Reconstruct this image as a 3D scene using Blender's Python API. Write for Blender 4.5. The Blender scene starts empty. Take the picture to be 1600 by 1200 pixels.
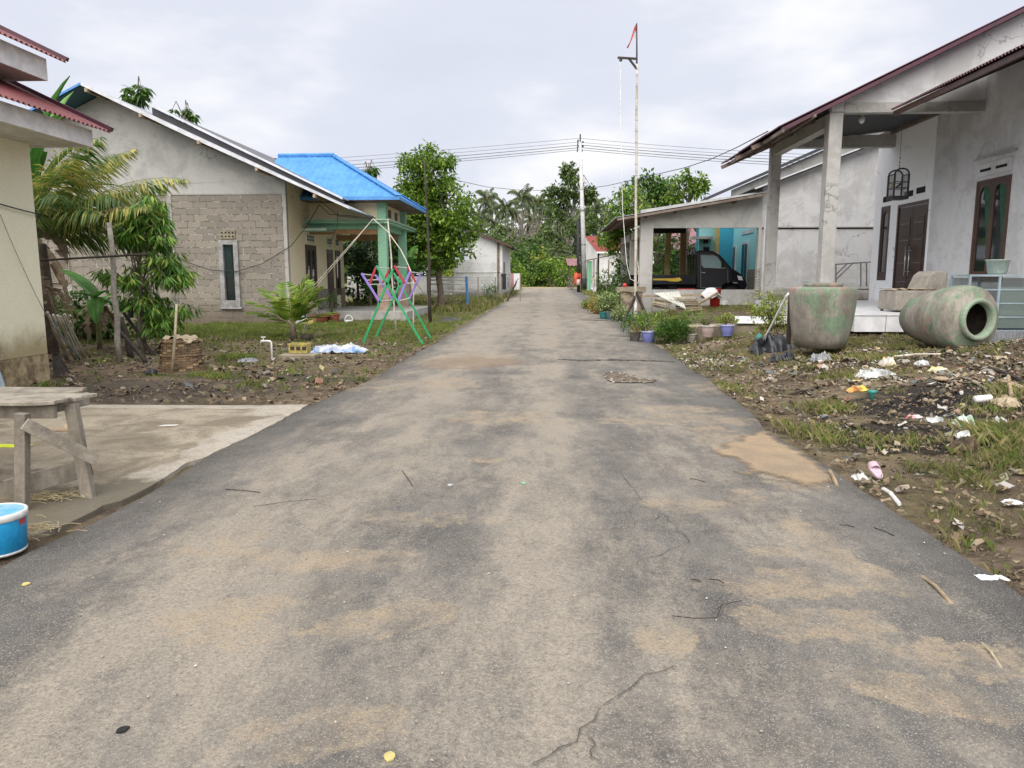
import bpy, math, random
import numpy as np
from mathutils import Vector, Matrix, noise as mnoise
R = math.radians
sc = bpy.context.scene
COL = sc.collection
random.seed(7); rng = np.random.default_rng(7)

# ------------------------------------------------------------------ camera
F = 1150.; TH = R(8.21); PS = R(2.76); H = 1.3
cam = bpy.data.cameras.new('camera'); cam.sensor_width = 36; cam.lens = F/1600*36
cam.clip_end = 3000; cam.clip_start = .05
co = bpy.data.objects.new('camera', cam); COL.objects.link(co)
co.location = (0, 0, H); co.rotation_euler = (math.pi/2-TH, 0, PS); sc.camera = co
def ray(px, py):
    a = (px-800)/F; b = -(py-600)/F
    f = Vector((-math.sin(PS)*math.cos(TH), math.cos(PS)*math.cos(TH), -math.sin(TH)))
    r = Vector((math.cos(PS), math.sin(PS), 0))
    u = Vector((-math.sin(PS)*math.sin(TH), math.cos(PS)*math.sin(TH), math.cos(TH)))
    return r*a+u*b+f
def at(px, py, Y=None, X=None, z=None):
    """survey point of the place: direction from the photo, distance from known depth, wall line or height"""
    d = ray(px, py)
    t = X/d.x if X is not None else (Y/d.y if Y is not None else (z-H)/d.z)
    return Vector((d.x*t, d.y*t, H+d.z*t))

# ------------------------------------------------------------------ terrain
def lerp(y, pts):
    if y <= pts[0][0]: return pts[0][1]
    for (a, b), (c, d) in zip(pts, pts[1:]):
        if y <= c: return b+(d-b)*(y-a)/(c-a)
    return pts[-1][1]
def ss(a, b, x):
    t = min(1, max(0, (x-a)/(b-a))); return t*t*(3-2*t)
def rz(y): return lerp(y, [(15, 0), (30, .08), (50, .2), (65, .42), (90, .45)])
def gz(x, y):
    r = ss(2.1, 5.2, x)*lerp(y, [(3, .04), (8, .27), (10, .32), (12.4, .36), (24, .38), (40, .2), (60, 0)])
    m = .20*math.exp(-((x-6.2)/.85)**2-((y-9.6)/.55)**2)
    return rz(y)+r+m

# ------------------------------------------------------------------ materials
MATS = {}
class NT:
    def __init__(s, name):
        s.m = bpy.data.materials.new(name); s.m.use_nodes = True
        s.t = s.m.node_tree; s.t.nodes.clear()
        s.out = s.n('ShaderNodeOutputMaterial'); s.b = s.n('ShaderNodeBsdfPrincipled')
        s.l(s.b.outputs[0], s.out.inputs[0])
        s.pos = s.n('ShaderNodeNewGeometry').outputs['Position']
        MATS[name] = s.m
    def n(s, k, **kw):
        o = s.t.nodes.new(k)
        for a, b in kw.items(): setattr(o, a, b)
        return o
    def l(s, a, b): s.t.links.new(a, b)
    def val(s, sock, v):
        if isinstance(v, bpy.types.NodeSocket): s.l(v, sock)
        else:
            if hasattr(sock, 'default_value') and sock.type == 'RGBA' and len(v) == 3: v = (*v, 1)
            sock.default_value = v
    def scale(s, v, sc3):
        o = s.n('ShaderNodeVectorMath', operation='MULTIPLY'); s.l(v, o.inputs[0]); o.inputs[1].default_value = sc3
        return o.outputs[0]
    def noise(s, scale, detail=4, rough=.6, vec=None, dist=0):
        o = s.n('ShaderNodeTexNoise'); s.l(vec or s.pos, o.inputs['Vector'])
        o.inputs['Scale'].default_value = scale; o.inputs['Detail'].default_value = detail
        o.inputs['Roughness'].default_value = rough; o.inputs['Distortion'].default_value = dist
        return o.outputs[0]
    def ramp(s, v, a, b, lo=0., hi=1.):
        o = s.n('ShaderNodeMapRange'); o.interpolation_type = 'SMOOTHSTEP'
        s.l(v, o.inputs[0]); o.inputs[1].default_value = a; o.inputs[2].default_value = b
        o.inputs[3].default_value = lo; o.inputs[4].default_value = hi
        return o.outputs[0]
    def mix(s, f, a, b, mode='MIX'):
        o = s.n('ShaderNodeMix', data_type='RGBA', blend_type=mode)
        s.val(o.inputs[0], f); s.val(o.inputs[6], a); s.val(o.inputs[7], b)
        return o.outputs[2]
    def math(s, op, a, b=0.):
        o = s.n('ShaderNodeMath', operation=op); s.val(o.inputs[0], a); s.val(o.inputs[1], b); return o.outputs[0]
    def xyz(s):
        o = s.n('ShaderNodeSeparateXYZ'); s.l(s.pos, o.inputs[0]); return o.outputs
    def bump(s, h, strength=.3, dist=.02):
        o = s.n('ShaderNodeBump'); s.l(h, o.inputs['Height'])
        o.inputs['Strength'].default_value = strength; o.inputs['Distance'].default_value = dist
        s.l(o.outputs[0], s.b.inputs['Normal'])
    def col(s, c): s.val(s.b.inputs['Base Color'], c)
    def rough(s, r): s.val(s.b.inputs['Roughness'], r)

def M(name, c, c2=None, rough=.8, scale=3., bump=.15, metal=0., streak=False, fine=30., spec=None, amount=1.0):
    """weathered surface: two tones in large uneven patches, fine grain, slight relief"""
    t = NT(name)
    c2 = c2 or tuple(v*.72 for v in c)
    v = t.scale(t.pos, (1, 1, .18)) if streak else t.pos
    f = t.ramp(t.noise(scale, 5, .65, v), .35, .68, 0, amount)
    k = t.mix(f, c, c2)
    g = t.ramp(t.noise(fine, 3, .7), .3, .75, .82, 1.12)
    gg = t.n('ShaderNodeCombineColor'); [t.l(g, gg.inputs[i]) for i in range(3)]
    t.col(t.mix(1., k, gg.outputs[0], 'MULTIPLY'))
    t.rough(rough); t.b.inputs['Metallic'].default_value = metal
    if spec is not None: t.b.inputs['Specular IOR Level'].default_value = spec
    if bump: t.bump(t.noise(fine*1.6, 4, .7), bump, .01)
    return t.m
def leafmat(name, cols, trans=.25, rough=.45):
    t = NT(name)
    rnd = t.n('ShaderNodeNewGeometry').outputs['Random Per Island']
    cr = t.n('ShaderNodeValToRGB'); t.l(rnd, cr.inputs[0])
    el = cr.color_ramp.elements
    while len(el) < len(cols): el.new(.5)
    for i, c in enumerate(cols):
        el[i].position = i/(len(cols)-1); el[i].color = (*c, 1)
    t.col(t.mix(t.ramp(t.noise(2.6, 3), .38, .62, 0, .85), cr.outputs[0], t.mix(.55, cr.outputs[0], (.01, .02, .005))))  # darker noise patches painted in for shade inside the crowns
    t.rough(rough); t.b.inputs['Specular IOR Level'].default_value = .35
    tr = t.n('ShaderNodeBsdfTranslucent'); t.l(cr.outputs[0], tr.inputs[0])
    mx = t.n('ShaderNodeMixShader'); mx.inputs[0].default_value = trans
    t.l(t.b.outputs[0], mx.inputs[1]); t.l(tr.outputs[0], mx.inputs[2]); t.l(mx.outputs[0], t.out.inputs[0])
    return t.m

def wallmat(name, c, stain, dirt=(.12, .10, .075), base=0., hgt=.6, stain_amt=.8, bump=.25):
    """painted or rendered wall: blotches, drips and splash dirt near the ground"""
    t = NT(name); x, y, z = t.xyz()
    a = t.ramp(t.noise(1.1, 7, .74, dist=.5), .44, .60, 0, stain_amt)
    k = t.mix(a, c, stain)
    b = t.ramp(t.noise(2.2, 5, .7, t.scale(t.pos, (2.2, 2.2, .25))), .54, .78, 0, .32*stain_amt)
    k = t.mix(b, k, tuple(v*.55 for v in stain))
    n = t.noise(3., 5, .7)
    d = t.ramp(t.math('SUBTRACT', t.math('ADD', z, t.math('MULTIPLY', n, -hgt*1.3)), base), -.6*hgt, .55*hgt, .85, 0)
    k = t.mix(d, k, dirt)
    vo = t.n('ShaderNodeTexVoronoi'); vo.feature = 'DISTANCE_TO_EDGE'; vv = t.n('ShaderNodeVectorMath', operation='ADD'); nzv = t.n('ShaderNodeTexNoise'); t.l(t.pos, nzv.inputs['Vector']); nzv.inputs['Scale'].default_value = 2.5; nzv.inputs['Detail'].default_value = 5
    t.l(t.pos, vv.inputs[0]); t.l(nzv.outputs['Color'], vv.inputs[1]); t.l(vv.outputs[0], vo.inputs['Vector']); vo.inputs['Scale'].default_value = .45
    ck = t.math('MULTIPLY', t.ramp(vo.outputs['Distance'], .002, .009, .55, 0), t.ramp(t.noise(.8, 2), .48, .6)); k = t.mix(ck, k, tuple(v*.3 for v in stain))
    sp = t.ramp(t.noise(6, 7, .85), .60, .70, 0, .4*stain_amt); k = t.mix(sp, k, tuple(v*.6 for v in stain))
    g = t.ramp(t.noise(55, 3, .7), .3, .75, .93, 1.05)
    gg = t.n('ShaderNodeCombineColor'); [t.l(g, gg.inputs[i]) for i in range(3)]
    t.col(t.mix(1., k, gg.outputs[0], 'MULTIPLY')); t.rough(.9)
    t.bump(t.noise(12, 6, .75), bump, .02)
    return t.m

# road ---------------------------------------------------------------
def ellmask(t, cx, cy, rx, ry, wob, soft=.35, ang=0):
    x, y, z = t.xyz()
    u = t.math('DIVIDE', t.math('SUBTRACT', x, cx), rx); v = t.math('DIVIDE', t.math('SUBTRACT', y, cy), ry)
    if ang:
        ca, sa = math.cos(ang), math.sin(ang)
        dx = t.math('SUBTRACT', x, cx); dy = t.math('SUBTRACT', y, cy)
        u = t.math('DIVIDE', t.math('ADD', t.math('MULTIPLY', dx, ca), t.math('MULTIPLY', dy, sa)), rx)
        v = t.math('DIVIDE', t.math('SUBTRACT', t.math('MULTIPLY', dy, ca), t.math('MULTIPLY', dx, sa)), ry)
    d = t.math('ADD', t.math('MULTIPLY', u, u), t.math('MULTIPLY', v, v))
    d = t.math('ADD', d, wob)
    return t.ramp(d, 1-soft, 1+soft, 1, 0)
def roadmat():
    t = NT('asphalt_sandy'); x, y, z = t.xyz()
    wob = t.math('MULTIPLY', t.math('SUBTRACT', t.noise(2.6, 5, .65), .5), 4.2)
    wob2 = t.math('MULTIPLY', t.math('SUBTRACT', t.noise(9, 5, .7), .5), 3.4)
    w = t.math('ADD', wob, wob2)
    asph = t.mix(t.ramp(t.noise(1.3, 6, .7), .35, .65), (.070, .069, .069), (.135, .129, .121))
    # dust: broad lengthwise bands left by wheels, broken by patches
    wx = t.math('ADD', x, t.math('MULTIPLY', t.math('SUBTRACT', t.noise(.7, 4), .5), .7))
    cr_ = t.n('ShaderNodeValToRGB'); t.l(t.math('DIVIDE', t.math('ADD', wx, 2.5), 5.), cr_.inputs[0]); el = cr_.color_ramp.elements
    prof = [(-2.4, .0), (-2.0, .35), (-1.6, .85), (-1.15, .9), (-.75, .5), (-.45, .35), (-.15, .95), (.1, .9), (.35, .45), (.75, .4), (1.1, .5), (1.5, .28), (2.1, .05)]
    while len(el) < len(prof): el.new(.5)
    for i, (px_, v_) in enumerate(prof): el[i].position = (px_+2.5)/5; el[i].color = (v_, v_, v_, 1)
    band = cr_.outputs[0]
    patch = t.ramp(t.noise(1.1, 6, .62, t.scale(t.pos, (1.3, .42, 1)), .4), .40, .62)
    patch2 = t.ramp(t.noise(2.6, 6, .7, t.scale(t.pos, (1.1, .5, 1)), .3), .44, .64)
    far = t.ramp(y, 8, 22, 0, .35)
    dust = t.math('MINIMUM', 1., t.math('ADD', t.math('ADD', t.math('MULTIPLY', band, t.math('ADD', t.math('MULTIPLY', patch, .45), .55)),
                 t.math('MULTIPLY', patch2, .38)), far))
    edge = t.ramp(t.math('ABSOLUTE', t.math('ADD', x, .2)), 1.75, 2.15, 1, .2)
    dust = t.math('MULTIPLY', dust, edge)
    dust = t.ramp(t.math('ADD', dust, t.math('MULTIPLY', t.math('SUBTRACT', t.math('ADD', t.noise(15, 6, .85), t.noise(3.3, 5, .75, t.scale(t.pos, (1.2, .45, 1)))), 1.), 1.2)), .0, 1.15)
    k = t.mix(t.math('MULTIPLY', dust, t.ramp(t.noise(60, 3, .85), .3, .62, .55, 1)), asph, (.33, .288, .232))
    # loose orange sand, measured patches
    pats = [(1150, 690, .25, .6, .2), (1240, 745, .2, .3, 0), (1100, 655, .5, .28, 0), (1060, 640, .5, .2, 0), (1120, 605, .35, .5, 0), (735, 562, .75, 1.0, .2),
            (660, 815, .36, .13, 0), (330, 862, .2, .2, .3), (370, 955, .32, .12, .4), (370, 990, .26, .13, 0), (505, 880, .5, .14, 0),
            (1280, 850, .1, .42, .1), (1212, 866, .12, .07, 0), (1270, 975, .26, .16, 0), (1035, 1005, .1, .12, 0), (610, 975, .34, .12, .4),
            (1170, 780, .12, .16, 0), (1085, 795, .28, .12, 0), (1430, 1080, .3, .1, -.4), (560, 600, .8, .5, 0), (770, 655, .5, .3, 0), (980, 660, .3, .15, 0),
            (1360, 900, .1, .25, .3), (500, 1150, .25, .1, .3), (1500, 1030, .3, .12, 0), (1250, 920, .3, .16, 0), (700, 600, .4, .5, 0), (760, 720, .16, .1, 0)]
    sand = None
    for i, (px, py, rx, ry, an) in enumerate(pats):
        p = at(px, py, z=0.02)
        m = ellmask(t, p.x, p.y, rx*1.05, ry*1.05, w, .85 if i > 1 else .12, an)
        sand = m if sand is None else t.math('MAXIMUM', sand, m)
    sand = t.ramp(t.math('ADD', sand, t.math('MULTIPLY', t.math('SUBTRACT', t.math('ADD', t.noise(28, 6, .9), t.noise(6, 4, .7)), 1.), 1.7)), .38, .85)
    gate = t.math('MULTIPLY', t.ramp(t.noise(5, 5, .75), .38, .62, .15, .85), t.ramp(t.noise(75, 3, .85), .36, .6, .4, 1))
    sand = t.math('MULTIPLY', sand, gate)
    k = t.mix(sand, k, t.mix(t.noise(6, 4), (.375, .285, .18), (.34, .275, .195)))
    # damp brown stain in the left lane
    p = at(738, 568, z=0.02)
    st = ellmask(t, p.x, p.y, .75, .8, w, .3)
    k = t.mix(t.math('MULTIPLY', st, .55), k, (.21, .135, .085))
    # dark tar blotches
    dk = t.ramp(t.noise(1.9, 6, .68, t.scale(t.pos, (1.1, .5, 1)), .3), .54, .68, 0, .45)
    k = t.mix(t.math('MULTIPLY', dk, t.math('SUBTRACT', 1., sand)), k, (.10, .10, .102))
    # grains: fine aggregate
    g1 = t.noise(85, 3, .85); g2 = t.noise(230, 2, .8)
    k = t.mix(t.ramp(g1, .48, .66, 0, .62), k, (.075, .067, .058))
    k = t.mix(t.ramp(g2, .50, .66, 0, .42), k, (.06, .053, .045))
    k = t.mix(t.ramp(t.noise(170, 2, .8), .54, .66, 0, .62), k, (.45, .41, .35))
    vo = t.n('ShaderNodeTexVoronoi'); t.l(t.pos, vo.inputs['Vector']); vo.inputs['Scale'].default_value = 26
    k = t.mix(t.ramp(vo.outputs['Distance'], .05, .085, .6, 0), k, (.045, .038, .03))
    t.col(k); t.rough(.92)
    t.b.inputs['Specular IOR Level'].default_value = .25
    t.bump(t.math('ADD', t.noise(120, 3, .8), t.math('MULTIPLY', t.noise(9, 4), .6)), .35, .012)
    return t.m
def soilmat():
    t = NT('yard_soil'); x, y, z = t.xyz()
    k = t.mix(t.ramp(t.noise(.9, 6, .7, dist=.3), .38, .62), (.10, .073, .050), (.20, .152, .105))
    k = t.mix(t.ramp(t.noise(5, 6, .75), .48, .66, 0, .75), k, (.05, .037, .028))
    # thin grass and moss film
    gr = t.ramp(t.noise(.55, 5, .65), .46, .6, 0, .75)
    yy = t.ramp(y, 9, 16, .45, 1)
    k = t.mix(t.math('MULTIPLY', t.math('MULTIPLY', gr, yy), t.ramp(t.noise(22, 3, .8), .35, .6)), k, (.15, .16, .045))
    k = t.mix(t.ramp(y, 20, 34, 0, .7), k, (.17, .17, .06))
    w = t.math('MULTIPLY', t.math('SUBTRACT', t.noise(4, 5, .7), .5), 3.4)
    for px, py, rx, ry, zz in ((1360, 640, .75, .36, .2), (1560, 590, 1.3, .75, .35), (1470, 600, 1.0, .4, .3), (1370, 652, .3, .25, .2), (1500, 640, .9, .25, .3)):
        p = at(px, py, z=zz)
        k = t.mix(t.math('MULTIPLY', ellmask(t, p.x, p.y, rx, ry, w, .4), .88), k, (.022, .02, .02))
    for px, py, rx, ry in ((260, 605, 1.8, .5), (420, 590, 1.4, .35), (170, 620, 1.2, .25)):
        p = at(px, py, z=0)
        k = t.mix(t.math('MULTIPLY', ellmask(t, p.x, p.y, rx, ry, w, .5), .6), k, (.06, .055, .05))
    # side path, sandy
    for px, py, rx, ry in ((700, 488, 3.2, 1.3), (1075, 540, .7, .8)):
        p = at(px, py, z=.02)
        k = t.mix(t.math('MULTIPLY', ellmask(t, p.x, p.y, rx, ry, w, .5), .5), k, (.34, .29, .21))
    vo = t.n('ShaderNodeTexVoronoi'); t.l(t.pos, vo.inputs['Vector']); vo.inputs['Scale'].default_value = 34; vo.inputs['Randomness'].default_value = 1
    k = t.mix(t.ramp(vo.outputs['Distance'], .09, .16, .85, 0), k, t.mix(t.noise(3.1, 2), (.42, .38, .32), (.10, .08, .06)))
    vo = t.n('ShaderNodeTexVoronoi'); t.l(t.pos, vo.inputs['Vector']); vo.inputs['Scale'].default_value = 70
    k = t.mix(t.ramp(vo.outputs['Distance'], .1, .2, .6, 0), k, (.33, .28, .22))
    t.col(k); t.rough(.95); t.b.inputs['Specular IOR Level'].default_value = .2
    t.bump(t.math('ADD', t.noise(30, 6, .8), t.math('MULTIPLY', t.noise(7, 5, .7), 2.)), .7, .03)
    return t.m
roadmat(); soilmat()

def blockmat():
    t = NT('concrete_block'); x, y, z = t.xyz()
    cv = t.n('ShaderNodeCombineXYZ'); wn = t.math('MULTIPLY', t.math('SUBTRACT', t.noise(3, 4, .7), .5), .035)
    t.l(t.math('ADD', t.math('ADD', x, y), wn), cv.inputs[0]); t.l(t.math('ADD', z, wn), cv.inputs[1])
    b = t.n('ShaderNodeTexBrick'); t.l(cv.outputs[0], b.inputs['Vector'])
    b.inputs['Scale'].default_value = 1; b.inputs['Brick Width'].default_value = .385; b.inputs['Row Height'].default_value = .178
    b.inputs['Mortar Size'].default_value = .011; b.inputs['Mortar Smooth'].default_value = .35; b.inputs['Bias'].default_value = 0
    b.inputs['Color1'].default_value = (.30, .27, .225, 1); b.inputs['Color2'].default_value = (.22, .20, .168, 1); b.inputs['Mortar'].default_value = (.15, .13, .11, 1)
    mo = t.mix(t.ramp(t.noise(9, 4, .8), .48, .56), (.12, .10, .08), (.45, .42, .37))
    k = t.mix(b.outputs['Fac'], b.outputs['Color'], mo)
    k = t.mix(t.ramp(t.noise(1.2, 5, .7), .45, .7, 0, .4), k, (.18, .16, .135))
    k = t.mix(t.ramp(z, 0, .9, .75, 0), k, (.13, .10, .07))
    t.col(t.mix(t.ramp(t.noise(40, 3, .8), .5, .75, 0, .35), k, (.15, .135, .115))); t.rough(.95)
    t.bump(t.math('SUBTRACT', t.noise(35, 4, .8), t.math('MULTIPLY', b.outputs['Fac'], 1.4)), .6, .02)
    return t.m
blockmat()
def stonemat(name, c1, c2, mo, w=.16, h=.055):
    t = NT(name); x, y, z = t.xyz()
    cv = t.n('ShaderNodeCombineXYZ'); wn = t.math('MULTIPLY', t.math('SUBTRACT', t.noise(4, 3, .7), .5), .10)
    t.l(t.math('ADD', t.math('ADD', x, y), wn), cv.inputs[0]); t.l(t.math('ADD', z, wn), cv.inputs[1])
    b = t.n('ShaderNodeTexBrick'); t.l(cv.outputs[0], b.inputs['Vector']); b.inputs['Scale'].default_value = 1
    b.inputs['Brick Width'].default_value = w; b.inputs['Row Height'].default_value = h; b.inputs['Mortar Size'].default_value = .008
    b.inputs['Color1'].default_value = (*c1, 1); b.inputs['Color2'].default_value = (*c2, 1); b.inputs['Mortar'].default_value = (*mo, 1)
    t.col(b.outputs['Color']); t.rough(.8); t.bump(t.math('SUBTRACT', t.noise(20, 3), b.outputs['Fac']), .6, .02); return t.m
stonemat('stone_cladding', (.40, .35, .30), (.24, .20, .17), (.12, .10, .09))
stonemat('brick_red', (.36, .20, .14), (.42, .32, .24), (.35, .32, .28), .2, .07)
stonemat('white_stone', (.55, .53, .48), (.40, .37, .33), (.12, .10, .09), .2, .05)

wallmat('render_grey', (.45, .45, .43), (.31, .31, .295), hgt=.5, stain_amt=.7)
wallmat('render_light', (.64, .64, .645), (.49, .485, .48), base=.5, hgt=.5, stain_amt=.85)
wallmat('render_right', (.60, .605, .62), (.47, .465, .465), base=.5, hgt=.4, stain_amt=.85)
wallmat('white_paint', (.90, .91, .93), (.84, .85, .87), base=.55, hgt=.15, stain_amt=.4, bump=.08)
wallmat('cream_paint', (.85, .75, .53), (.79, .69, .49), base=0, hgt=.4, stain_amt=.4, bump=.08)
wallmat('yellow_paint', (.86, .83, .62), (.82, .78, .57), dirt=(.33, .25, .12), base=.35, hgt=.35, stain_amt=.35, bump=.12)
wallmat('beam_concrete', (.42, .41, .385), (.29, .28, .255), base=-3, stain_amt=.8)
wallmat('column_concrete', (.46, .45, .43), (.32, .31, .29), base=-3, stain_amt=.7)
wallmat('turquoise_paint', (.30, .64, .66), (.26, .58, .61), base=-3, stain_amt=.3, bump=.05)
wallmat('teal_paint', (.03, .25, .36), (.03, .22, .31), base=-3, stain_amt=.3, bump=.05)
wallmat('shed_wall', (.64, .65, .65), (.45, .45, .43), base=.2, hgt=.6, stain_amt=.7)
M('base_rough', (.46, .37, .22), (.16, .11, .06), scale=6, bump=1, fine=18)
M('fascia_white', (.86, .86, .84), (.78, .77, .74), scale=1.5, bump=.03, fine=5)
M('soffit', (.76, .74, .69), (.68, .66, .61), scale=1, bump=.03, fine=5)
M('roof_maroon', (.21, .055, .06), (.15, .045, .045), rough=.55, scale=2.5, bump=.05)
M('roof_maroon_dark', (.09, .02, .04), (.055, .02, .03), rough=.5, scale=3, bump=.05)
M('roof_red', (.26, .045, .035), (.18, .035, .03), rough=.6, scale=2, bump=.05)
M('roof_blue', (.08, .28, .62), (.05, .215, .54), rough=.5, scale=2.5, bump=.05, fine=14)
M('roof_zinc', (.42, .44, .48), (.30, .31, .33), rough=.45, scale=2, bump=.05, metal=.3)
M('roof_grey', (.16, .165, .18), (.10, .10, .11), rough=.5, scale=2, bump=.05)
M('roof_rusty', (.22, .17, .14), (.12, .085, .065), rough=.8, scale=3)
M('roof_dark', (.045, .045, .055), (.03, .03, .035), rough=.6)
M('verge_white', (.66, .68, .73), (.50, .51, .54), rough=.6, scale=3, fine=12, bump=.05)
M('teal_sheet', (.02, .10, .13), (.015, .07, .09), rough=.5)
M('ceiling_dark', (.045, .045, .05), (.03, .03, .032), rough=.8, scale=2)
M('wood_grey', (.30, .265, .215), (.17, .145, .115), scale=5, streak=True, fine=24, bump=.5)
M('wood_grey2', (.36, .32, .26), (.20, .175, .14), scale=6, fine=22, bump=.6)
M('wood_dark', (.055, .04, .03), (.025, .02, .016), scale=5, fine=24, bump=.5)
M('wood_tan', (.42, .32, .2), (.26, .19, .12), scale=5, fine=24, bump=.3)
M('bamboo', (.48, .41, .28), (.34, .28, .19), scale=6, rough=.55, bump=.1)
M('bamboo_white', (.60, .56, .48), (.40, .35, .28), scale=4, rough=.55, bump=.15)
M('door_brown', (.05, .022, .016), (.032, .015, .012), rough=.35, scale=4, fine=40, bump=.06)
M('frame_brown', (.085, .038, .024), (.05, .025, .018), rough=.45, scale=6, streak=True, bump=.1)
M('black_void', (.006, .006, .007), rough=.9, bump=0)
M('steel', (.55, .55, .55), rough=.3, metal=.9, bump=0)
M('iron_grey', (.26, .26, .27), (.18, .17, .16), rough=.5, metal=.3, bump=.05)
M('black_metal', (.018, .018, .02), rough=.5, bump=.05)
M('green_paint', (.03, .36, .14), (.025, .30, .12), rough=.45, bump=.03)
M('red_paint', (.42, .025, .05), (.35, .03, .045), rough=.45, bump=.03)
M('purple_paint', (.30, .20, .62), (.26, .18, .55), rough=.45, bump=.03)
M('blue_paint', (.07, .28, .62), (.07, .22, .5), rough=.45, bump=.03)
M('mint_paint', (.25, .50, .34), (.23, .46, .31), rough=.6, scale=1.5, bump=.05)
M('mint_light', (.42, .58, .46), rough=.6, bump=.05)
M('orange_soffit', (.50, .29, .14), rough=.8, bump=.05)
M('white_plastic', (.74, .74, .72), (.66, .66, .63), rough=.4, bump=.02)
M('white_cloth', (.74, .74, .76), (.64, .64, .66), rough=.9, bump=.15)
M('pink_cloth', (.5, .25, .28), rough=.9)
M('black_cloth', (.03, .03, .04), rough=.9)
M('tarp_blue', (.10, .26, .55), (.5, .53, .58), rough=.6, scale=9)
M('tarp_white', (.68, .68, .68), (.45, .44, .43), rough=.6, scale=8)
M('red_plastic', (.55, .03, .03), rough=.4, bump=.02)
M('orange_tank', (.72, .09, .03), (.6, .08, .03), rough=.5, bump=.03)
M('bucket_blue', (.02, .36, .70), (.02, .33, .66), rough=.35, bump=.02, scale=2)
M('lid_blue', (.10, .42, .66), (.30, .52, .66), rough=.4, bump=.05, scale=5)
M('pot_purple', (.24, .27, .62), (.20, .22, .5), rough=.5, bump=.05)
M('pot_pink', (.55, .43, .41), (.45, .35, .33), rough=.6, bump=.05)
M('pot_terracotta', (.38, .12, .07), (.26, .09, .06), rough=.8, bump=.15)
M('pot_teal', (.03, .22, .22), rough=.5, bump=.05)
M('pot_slate', (.12, .17, .22), rough=.6, bump=.05)
M('pot_cement', (.33, .32, .28), (.22, .22, .17), rough=.9, bump=.3)
M('pot_dark', (.12, .11, .10), (.06, .05, .045), rough=.8)
M('plastic_black', (.02, .022, .028), (.05, .055, .065), rough=.35, scale=14, bump=.4)
M('plastic_grey', (.34, .35, .37), (.16, .165, .18), rough=.35, scale=12, bump=.3)
M('plastic_clear', (.62, .63, .62), (.42, .43, .42), rough=.3, scale=12, bump=.2)
M('yellow_plastic', (.66, .53, .08), (.48, .38, .10), rough=.5, scale=10)
M('crate_yellow', (.52, .42, .12), (.34, .28, .10), rough=.7, scale=10)
M('green_plastic', (.10, .42, .20), (.4, .55, .42), rough=.4, scale=14)
M('cyan_plastic', (.05, .25, .22), rough=.5)
M('pink_foam', (.55, .40, .46), rough=.8, bump=.1)
M('tan_foam', (.42, .32, .21), (.30, .22, .15), rough=.8, bump=.1)
M('soil_dark', (.05, .038, .028), (.025, .02, .016), bump=.8, scale=9)
M('char', (.012, .012, .013), (.03, .028, .028), bump=1, fine=60)
M('gravel_black', (.035, .035, .04), (.09, .09, .09), bump=1, fine=60)
M('trunk_bark', (.20, .16, .12), (.10, .08, .06), scale=8, bump=.6, fine=20)
M('trunk_pale', (.38, .35, .30), (.22, .20, .17), scale=6, bump=.4, fine=20)
M('trunk_far', (.30, .29, .27), (.18, .17, .16), bump=.1)
M('dry_leaf', (.30, .22, .14), (.16, .11, .075), scale=6, bump=.3)
M('dry_leaf_pale', (.44, .36, .25), (.30, .23, .15), scale=6, bump=.3)
M('straw', (.50, .42, .24), (.36, .29, .16))
M('cushion', (.33, .30, .26), (.24, .215, .18), rough=.95, scale=4, bump=.3)
M('tile_white', (.74, .75, .77), (.68, .68, .69), rough=.3, scale=1.2, bump=.02, fine=3)
M('concrete_ledge', (.33, .28, .20), (.20, .17, .12), scale=3, bump=.4)
M('truck_black', (.009, .010, .014), rough=.15, bump=0, spec=.5)
M('truck_under', (.012, .012, .012), rough=.9)
M('tyre', (.02, .02, .02), rough=.9)
M('decal_yellow', (.72, .50, .04), rough=.4, bump=0)
M('headlight', (.75, .76, .78), rough=.12, bump=0)
M('pole_white', (.60, .60, .60), (.42, .42, .42), rough=.6, scale=2)
M('pole_black', (.022, .022, .024), rough=.7)
M('yellow_column', (.80, .60, .24), rough=.7, bump=.05)
M('brown_column', (.50, .32, .13), rough=.7, bump=.05)
M('curtain_green', (.025, .10, .05), (.02, .06, .035), rough=.9, scale=9)
M('curtain_dark', (.03, .06, .055), rough=.9)
M('flag_red', (.52, .07, .045), (.4, .05, .04), rough=.85)
M('flag_white', (.70, .70, .74), rough=.85)
M('bird_dark', (.03, .03, .03), rough=.7); M('bird_yellow', (.5, .38, .05), rough=.7)
M('wicker', (.24, .155, .085), (.12, .08, .045), scale=8, fine=26, bump=.5)
M('wicker_pale', (.40, .28, .16), (.26, .18, .10), scale=8, fine=26, bump=.5)
M('mud_clump', (.13, .09, .045), (.06, .045, .03), bump=1, scale=8)
M('wire_black', (.02, .02, .022), rough=.7, bump=0)
M('aqua_metal', (.36, .45, .50), (.26, .33, .38), rough=.5, bump=.05)
M('basin_green', (.36, .44, .39), (.29, .35, .31), rough=.5, bump=.04)
M('sheet_white', (.68, .69, .63), (.55, .55, .5), rough=.5, scale=2, bump=.03)
M('yellow_mark', (.62, .70, .03), bump=0)

def glassmat(name, c, rough=.05):
    t = NT(name); t.col(c); t.rough(rough); t.b.inputs['Specular IOR Level'].default_value = .9; return t.m
glassmat('glass_dark', (.012, .018, .02)); glassmat('glass_painted_sky', (.22, .33, .34), .06); glassmat('bulb_glass', (.75, .75, .74), .15)  # pale second colour stands in for sky reflected in the truck glass
glassmat('shelf_glass', (.22, .29, .27), .1); MATS['shelf_glass'].node_tree.nodes['Principled BSDF'].inputs['Alpha'].default_value = .45

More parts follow.
